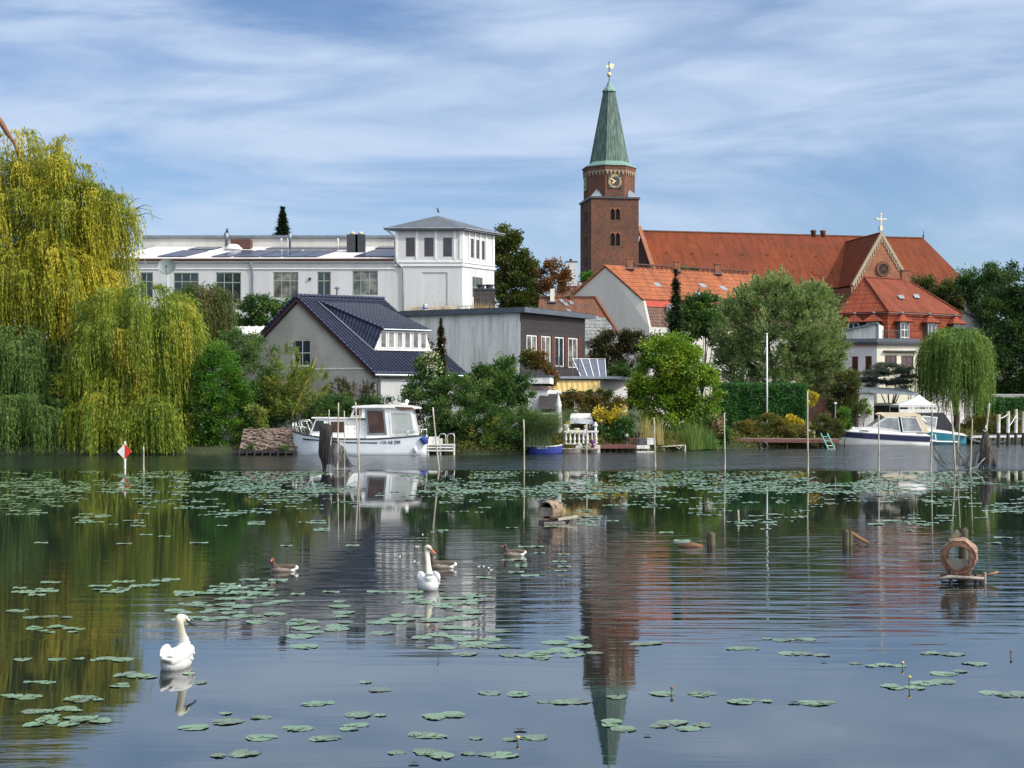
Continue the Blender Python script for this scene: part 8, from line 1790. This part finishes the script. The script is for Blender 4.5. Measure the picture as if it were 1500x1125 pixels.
tree('shed_climber', 'sparse climber on the white boat shed wall', 'climber', [(1266, 590, 7, 12), (1273, 600, 5, 10)], 133.8, 600, (.16, .1), 'leaf_lime', .25, part='foliage', trunk=.02, base=1266)
bc = tree('blue_spruce', 'low spreading blue grey conifer in front of the cream house', 'conifer', [(1300, 540, 30, 11), (1285, 552, 26, 10), (1318, 552, 24, 11), (1305, 563, 42, 10)], 139, 17000, (.3, .06), 'leaf_blueconifer', .6, aspect=.3, trunk=.15, group='conifers')
K['leaf_willow_lime2'] = M_leaf('leaf_willow_fresh', [(.035, .085, .014), (.075, .15, .022), (.13, .21, .035), (.2, .26, .06)], .3)
willow('weeping_willow', 'round fresh green weeping willow beside the boat shed', [(1398, 507, 38, 24, 0), (1374, 522, 22, 24, -.5), (1423, 522, 20, 26, 0), (1398, 515, 34, 30, -1.5)], 137, 150, 26, 4.6, 'leaf_willow_lime2', 1398, (.03, 0), (.26, .06), trunk=.3, bunch=.65, zfloor=2.4)
tree('tall_tree', 'dark green tall tree at the right edge of the photo', 'tree', [(1490, 425, 34, 40), (1470, 470, 45, 50), (1505, 480, 40, 60), (1480, 530, 50, 50), (1510, 550, 40, 50)], 178, 42000, (.3, .18), 'leaf_dark', .95, base=1490, trunk=.4, group='trees behind the houses')
tree('tall_tree', 'dark green tree right of the church roof behind the willow', 'tree', [(1430, 415, 30, 30), (1450, 440, 38, 40), (1440, 500, 40, 50), (1465, 400, 24, 18), (1460, 560, 40, 40)], 186, 36000, (.3, .18), 'leaf_dark', .95, base=1445, trunk=.4, group='trees behind the houses')
tree('tall_tree', 'lighter green tree low against the red church roof', 'tree', [(1370, 425, 24, 15), (1395, 430, 26, 16), (1350, 415, 14, 7), (1410, 445, 18, 14)], 205, 12000, (.32, .2), 'leaf_olive', .9, base=1385, trunk=.3, group='trees behind the houses')
tree('bank_plants', 'weedy yellow green plants on the bank behind the mooring walkway', 'plants', [(1435, 622, 20, 14), (1470, 622, 24, 14), (1505, 622, 24, 14), (1420, 630, 14, 10)], 138, 12000, (.18, .1), 'leaf_weedy', .45, part='foliage', trunk=.03, stems=12)
tree('bank_plants', 'low green plants at the waterline between the reeds and the jetty', 'plants', [(1030, 652, 20, 7), (1050, 655, 12, 4), (1010, 655, 18, 5)], 113.6, 4500, (.18, .07), 'leaf_reed', .3, part='foliage', trunk=.02, zmin=.02)
tree('bank_plants', 'low plants on the brick embankment edge by the boat bow', 'plants', [(415, 657, 7, 4), (368, 655, 5, 3)], 101.1, 420, (.16, .08), 'leaf_shrub', .22, part='foliage', trunk=.02, zmin=.05)
tree('leafy_bush', 'dark undergrowth under the huge golden willow', 'bush', [(60, 600, 60, 45), (110, 590, 50, 60), (170, 620, 60, 35), (20, 630, 50, 30)], 111, 16000, (.2, .11), 'leaf_dark', .6, part='foliage', trunk=.05, group='bushes along the bank')
fn = thing('slat_fence', 'weathered grey slat fence half hidden under the left willows', 'fence', (X(95, 108.5), 108.5, GZ)); mb = MB()
for i in range(14): mb.obox((X(70, 108.5) + i * .2, 108.5, GZ), (.13, 0, 0), (0, .03, 0), (0, 0, 1.5))
mb.build('slats', K['wood_grey'], fn); mb = MB(); mb.obox((X(70, 108.5), 108.54, 1.3), (2.8, 0, 0), (0, .05, 0), (0, 0, .1)); mb.build('rail', K['wood_grey'], fn); mb = MB(); mb.obox((X(70, 108.5), 108.54, 2.1), (2.8, 0, 0), (0, .05, 0), (0, 0, .1)); mb.build('rail', K['wood_grey'], fn)
# ragged low growth all along the water's edge
n_ = 42000; x_ = np.concatenate([X(345, 102) + (X(1228, 119) - X(345, 102)) * rng.random(n_ * 3 // 4), X(1228, 131) + 14 * rng.random(n_ // 4)]); n_ = len(x_); u_ = rng.random(n_); dn_ = np.array([.5 + .5 * mnoise.noise((x * .7, 4, 2)) for x in x_]); y_ = np.array([shore_y(x) for x in x_]) - .15 + 3.6 * u_; P_ = np.stack([x_, y_, .05 + np.minimum(.75, u_ * 1.6) + rng.random(n_) * (.25 + .75 * dn_)], 1); k_ = ~((x_ > X(348, 101)) & (x_ < X(430, 101)))
tag(leaves_obj('bank_growth', K['leaf_weedy'], None, P_[k_], (unit(n_) * .7 + np.array((0, -.3, .8)))[k_], norm(unit(n_) + np.array((0, -.5, .5)))[k_], .22, .07, np.clip(.45 + rng.normal(size=n_) * .2, 0, 1)[k_], loc=(0, 103, 0)), 'low grasses and weeds along the whole water edge', 'grass', kind='stuff')
# one far wooded mass beyond the roofs
n_ = 30000; a_ = rng.random(n_) * 2 - 1; x_ = a_ * 170; y_ = 330 + rng.random(n_) * 12; hh_ = 9 + np.array([3.5 * mnoise.noise((x * .06, 3, 0)) + 2 * mnoise.noise((x * .2, 7, 0)) for x in x_]); P_ = np.stack([x_, y_, GZ + hh_ * rng.random(n_) ** .4], 1)
tag(leaves_obj('distant_woods', K['leaf_dark'], None, P_, unit(n_), norm(unit(n_) + np.array((0, -.6, .6))), 1.3, .9, rng.random(n_), loc=(0, 330, GZ)), 'dark belt of distant trees behind the town roofs', 'woods', kind='stuff')
# ---------------------------------------------------------------- water lilies
def pad_mat(name, c1, c2, c3):
    m, nt, b = new_mat(name); oi = nt.nodes.new('ShaderNodeObjectInfo'); co = n_coord(nt, 'Object'); add = nt.nodes.new('ShaderNodeVectorMath'); nt.links.new(co, add.inputs[0]); nt.links.new(oi.outputs['Random'], add.inputs[1])
    f = n_noise(nt, add.outputs[0], 9.0, 4); c = n_ramp(nt, f, [(.3, c1), (.55, c2), (.7, c3)]); v = n_ramp(nt, n_noise(nt, add.outputs[0], 30.0, 2), [(.3, (.8, .8, .8)), (.7, (1.1, 1.1, 1.1))])
    nt.links.new(n_mix(nt, 1.0, c, v, 'MULTIPLY'), b.inputs['Base Color']); b.inputs['Roughness'].default_value = .22; b.inputs['Specular IOR Level'].default_value = .9; return m
K['pad'] = pad_mat('lily_pad_green', (.09, .155, .075), (.14, .225, .115), (.205, .295, .17)); K['pad_old'] = pad_mat('lily_pad_brown', (.05, .045, .02), (.12, .17, .09), (.18, .24, .14))
def pad_mesh(k, mat):
    r_ = random.Random(100 + k); n = 26; notch = .16; vs = [(.02, 0, .002)]; rings = 3
    for j in range(1, rings + 1):
        for i in range(n + 1):
            t = notch + (2 * math.pi - 2 * notch) * i / n; r = j / rings * (1 + .07 * math.sin(3 * t + k) + (.07 if 'old' in mat else .025) * math.sin(9 * t + k * 2) + (.05 * math.sin(15 * t + k) if 'old' in mat else 0)); edge = (j == rings)
            z = .003 + (.004 * math.sin(2 * t + k) + .005 * abs(math.sin(4 * t + k * 1.3)) if edge else .002 * math.sin(3 * t + k)); vs.append((math.cos(t) * r, math.sin(t) * r * .9, max(z - .002, .0005)))
    fs = [(0, 1 + i, 2 + i) for i in range(n)]
    for j in range(rings - 1):
        a = 1 + j * (n + 1); b = a + n + 1
        fs += [(a + i, b + i, b + i + 1, a + i + 1) for i in range(n)]
    me = bpy.data.meshes.new('lily_pad'); me.from_pydata(vs, [], fs); me.polygons.foreach_set('use_smooth', [True] * len(fs)); me.materials.append(K[mat]); return me
PM = [pad_mesh(k, 'pad') for k in range(6)]; PO = [pad_mesh(k + 10, 'pad_old') for k in range(4)]
pads = []   # (x, y, radius, old)
def spread(n, x0, x1, y0, y1, r0, r1, old=0.0, keep=None):
    for i in range(n):
        px, py = R.uniform(x0, x1), R.uniform(y0, y1)
        if keep and not keep(px, py): continue
        Y = YW(py); pads.append((X(px, Y), Y, R.uniform(r0, r1), R.random() < old))
def cluster(px, py, n, wx, wy, r0, r1, old=0.0):
    for i in range(n + n // 2):
        a, b = R.gauss(px, wx), R.gauss(py, wy)
        if b < 690: continue
        Y = YW(b); pads.append((X(a, Y), Y, R.uniform(r0, r1), R.random() < old))
# near water: loose groups
for px, py, n, wx, wy in ((985, 1063, 4, 30, 6), (905, 1068, 3, 14, 5), (1340, 1003, 4, 28, 4), (1300, 974, 3, 22, 2), (1432, 974, 2, 12, 2), (1475, 1017, 4, 20, 3), (1100, 1029, 3, 20, 1.5), (1215, 1031, 3, 24, 2), (1010, 1016, 3, 22, 1.5), (1180, 959, 2, 18, 2), (1395, 958, 3, 22, 1.2), (1160, 938, 3, 20, 2), (450, 1067, 2, 16, 2), (510, 1065, 2, 16, 2), (640, 1077, 2, 22, 2), (740, 1083, 3, 26, 3), (640, 1103, 3, 30, 2), (700, 1106, 3, 30, 1.5), (365, 1106, 3, 24, 3), (645, 1049, 3, 20, 2), (540, 1047, 2, 16, 1.5), (415, 1080, 3, 28, 2), (325, 1058, 1, 8, 2), (275, 1068, 1, 6, 2), (330, 1046, 1, 8, 1), (800, 962, 5, 40, 4), (830, 955, 4, 30, 3), (730, 1016, 3, 20, 2), (810, 1029, 2, 14, 1), (70, 1052, 3, 24, 3), (120, 1055, 3, 18, 3), (60, 1060, 2, 20, 2), (90, 1040, 2, 16, 2), (125, 1025, 2, 14, 2), (60, 1043, 2, 12, 1), (175, 1003, 2, 16, 2), (130, 1022, 2, 14, 2), (60, 1000, 2, 18, 1), (15, 968, 1, 6, 1), (40, 1020, 3, 16, 2), (170, 990, 3, 24, 2), (150, 965, 4, 30, 2), (70, 920, 4, 26, 2), (90, 925, 3, 20, 2), (20, 895, 3, 14, 1), (60, 905, 3, 20, 1.5), (240, 989, 3, 30, 2), (300, 1000, 1, 10, 1), (1390, 985, 2, 16, 2), (890, 1020, 1, 8, 1), (960, 945, 2, 18, 2), (1085, 950, 2, 18, 1), (560, 1010, 1, 8, 1), (530, 1000, 1, 8, 1), (470, 1030, 2, 14, 1), (380, 1052, 2, 12, 1)):
    cluster(px, py, n, wx, wy * .8, .06, .165, .45 if px > 240 else .1)
# middle belt
spread(85, 20, 470, 848, 872, .11, .2, .05, lambda a, b: mnoise.noise((a * .012, b * .06, 1)) > -.12)
spread(120, 240, 700, 866, 915, .11, .2, .08, lambda a, b: mnoise.noise((a * .012, b * .05, 4)) > -.05)
spread(26, 430, 760, 905, 950, .13, .22, .1, lambda a, b: mnoise.noise((a * .012, b * .05, 9)) > 0)
spread(14, 600, 850, 925, 960, .12, .2, .15); spread(14, 700, 830, 800, 850, .12, .2)
near = sorted(pads, key=lambda p: p[1])[:290]; rest = sorted(pads, key=lambda p: p[1])[290:]
zones = (('pale green lily pad floating in the near left water beside the golden reflection', lambda x, y: x < -2.2 and y < 22), ('weathered lily pad floating on the open blue water nearest the camera', lambda x, y: y < 17.5), ('pale lily pad of the loose groups between the swans and the near edge', lambda x, y: y < 21.5), ('green lily pad in the dense belt left of the front facing swan', lambda x, y: True))
for x, y, r, old in near:
    o = link(bpy.data.objects.new('lily_pad', R.choice(PO if old else PM))); o.location = (x, y, .001 + R.random() * .003); o.scale = (r, r, 1); o.rotation_euler = (R.gauss(0, .006), R.gauss(0, .006), R.uniform(0, 6.28))
    for i, (lb, fn_) in enumerate(zones):
        if fn_(x, y): tag(o, lb, 'lily pad', ('lily pads in the near left water', 'lily pads on the open blue water', 'lily pads between the swans and the near edge', 'lily pads in the belt left of the swan')[i]); break
# the far belt: far too many to count, one carpet
pads = rest
def far_keep(a, b):
    d = mnoise.noise((a * .010, b * .045, 2)) + .55 * mnoise.noise((a * .04, b * .16, 6)); lim = -.15 if a < 480 or a > 640 else .12
    return d > lim + max(0, (b - 735) / 60)
spread(4200, -60, 1560, 690.5, 722, .12, .3, .03, far_keep); spread(1500, -60, 1560, 718, 772, .12, .26, .03, far_keep); spread(60, 0, 1500, 772, 800, .14, .25, .03, lambda a, b: mnoise.noise((a * .02, b * .05, 3)) > .1)
mbv, mbf = [], []
for x, y, r, old in pads:
    n = 9; k = len(mbv); tx, ty = R.gauss(0, .015), R.gauss(0, .02); ph = R.random() * 6; lift = .004 + r * .014
    for i in range(n): t = ph + .2 + (2 * math.pi - .4) * i / (n - 1); dx, dy = math.cos(t) * r, math.sin(t) * r; mbv.append((x + dx, y + dy, lift + dx * tx + dy * ty + .012 * math.sin(3 * t)))
    mbv.append((x, y, lift)); mbf += [(k + i, k + i + 1, k + n) for i in range(n - 1)]
me = bpy.data.meshes.new('lily_pads'); me.from_pydata(mbv, [], mbf); me.materials.append(K['pad']); o = link(bpy.data.objects.new('lily_pads', me)); tag(o, 'broad carpet of lily pads across the far half of the lake', 'lily pads', kind='stuff')
# flower buds, dark curled leaves
def bud(px, py, h, label, col='bud'):
    Y = YW(py); c = V((X(px, Y), Y, 0)); mb = MB(); mb.tube([c + V((0, 0, -.05)), c + V((.01, 0, h))], .007, 6); o = mb.build('lily_bud', K['leaf_stalk'], loc=c); tag(o, label, 'flower bud', 'water lily buds')
    mb = MB(); mb.ell(c + V((.01, 0, h + .012)), .02, .02, .018, 10, 8); mb.build('flower', K[col], o, smooth=True)
K['leaf_stalk'] = M_noise('stalk', (.05, .09, .02), (.09, .13, .03), 5, .6); K['bud'] = M_noise('bud_yellow', (.42, .3, .08), (.55, .42, .15), 9, .5); K['bud_brown'] = K['branch']; K['bud_white'] = M_noise('bud_white', (.6, .6, .55), (.72, .72, .66), 9, .5)
for px, py, h, lb, c in ((1321, 978, .05, 'small yellow bud standing alone right of the middle', 'bud'), (1331, 1006, .1, 'taller yellow bud above the pads at the lower right', 'bud'), (757, 1088, .04, 'orange bud on the double pads near the lower middle', 'bud'), (983, 1017, .06, 'thin brown bud on the pads right of the spire reflection', 'bud_brown'), (1480, 962, .06, 'reddish bud at the right edge of the lake', 'bud_brown'), (715, 835, .03, 'white bud on the water right of the front facing swan', 'bud_white'), (350, 862, .03, 'white bud in the lily belt left of the goose wake', 'bud_white')): bud(px, py, h, lb, c)
for px, py, r, lb in ((762, 1070, .07, 'dark curled leaf on the pads near the lower middle'), (1163, 1030, .07, 'dark curled leaf between two pads at the lower right'), (606, 1119, .05, 'dark leaf tip at the bottom edge of the lake'), (948, 1078, .04, 'dark leaf scrap below the large pale pads'), (1347, 1005, .04, 'dark leaf scrap right of the taller yellow bud'), (1207, 970, .04, 'dark floating leaf scrap in the open water')):
    Y = YW(py); c = V((X(px, Y), Y, .01)); vs = []; n = 9
    for i in range(n): t = -1 + 2 * i / (n - 1); w = r * .55 * (1 - t * t) + .004; z = .004 + r * .1 * abs(math.sin(t * 2.2)); vs += [c + V((t * r, -w, z)), c + V((t * r, w, z * .4))]
    mb = MB(); mb.add(vs, [(2 * i, 2 * i + 2, 2 * i + 3, 2 * i + 1) for i in range(n - 1)]); o = mb.build('curled_leaf', K['pad_dark'] if 'pad_dark' in K else K.setdefault('pad_dark', M_noise('dark_leaf', (.008, .008, .006), (.03, .025, .015), 20, .6)), loc=c, smooth=True); tag(o, lb, 'leaf', 'dead leaves on the water')

for i in range(16):   # shed white feathers near the swan
    px, py = (R.gauss(615, 22), R.uniform(775, 836)) if i < 10 else (R.uniform(690, 760), R.uniform(828, 838)); Y = YW(py); c = V((X(px, Y), Y, .004)); a = R.random() * 3; mb = MB(); d = V((math.cos(a), math.sin(a), 0)) * .045; q = V((-math.sin(a), math.cos(a), 0)) * .014
    mb.add([c - d, c + q + V((0, 0, .014)), c + d + V((0, 0, .02)), c - q + V((0, 0, .006))], [(0, 1, 2, 3)]); tag(mb.build('feather', K['bud_white'], loc=c), 'tiny white feather drifting on the water ' + ('around the front facing swan' if i < 10 else 'right of the front facing swan'), 'feather', 'feathers around the swan' if i < 10 else 'feathers right of the swan')
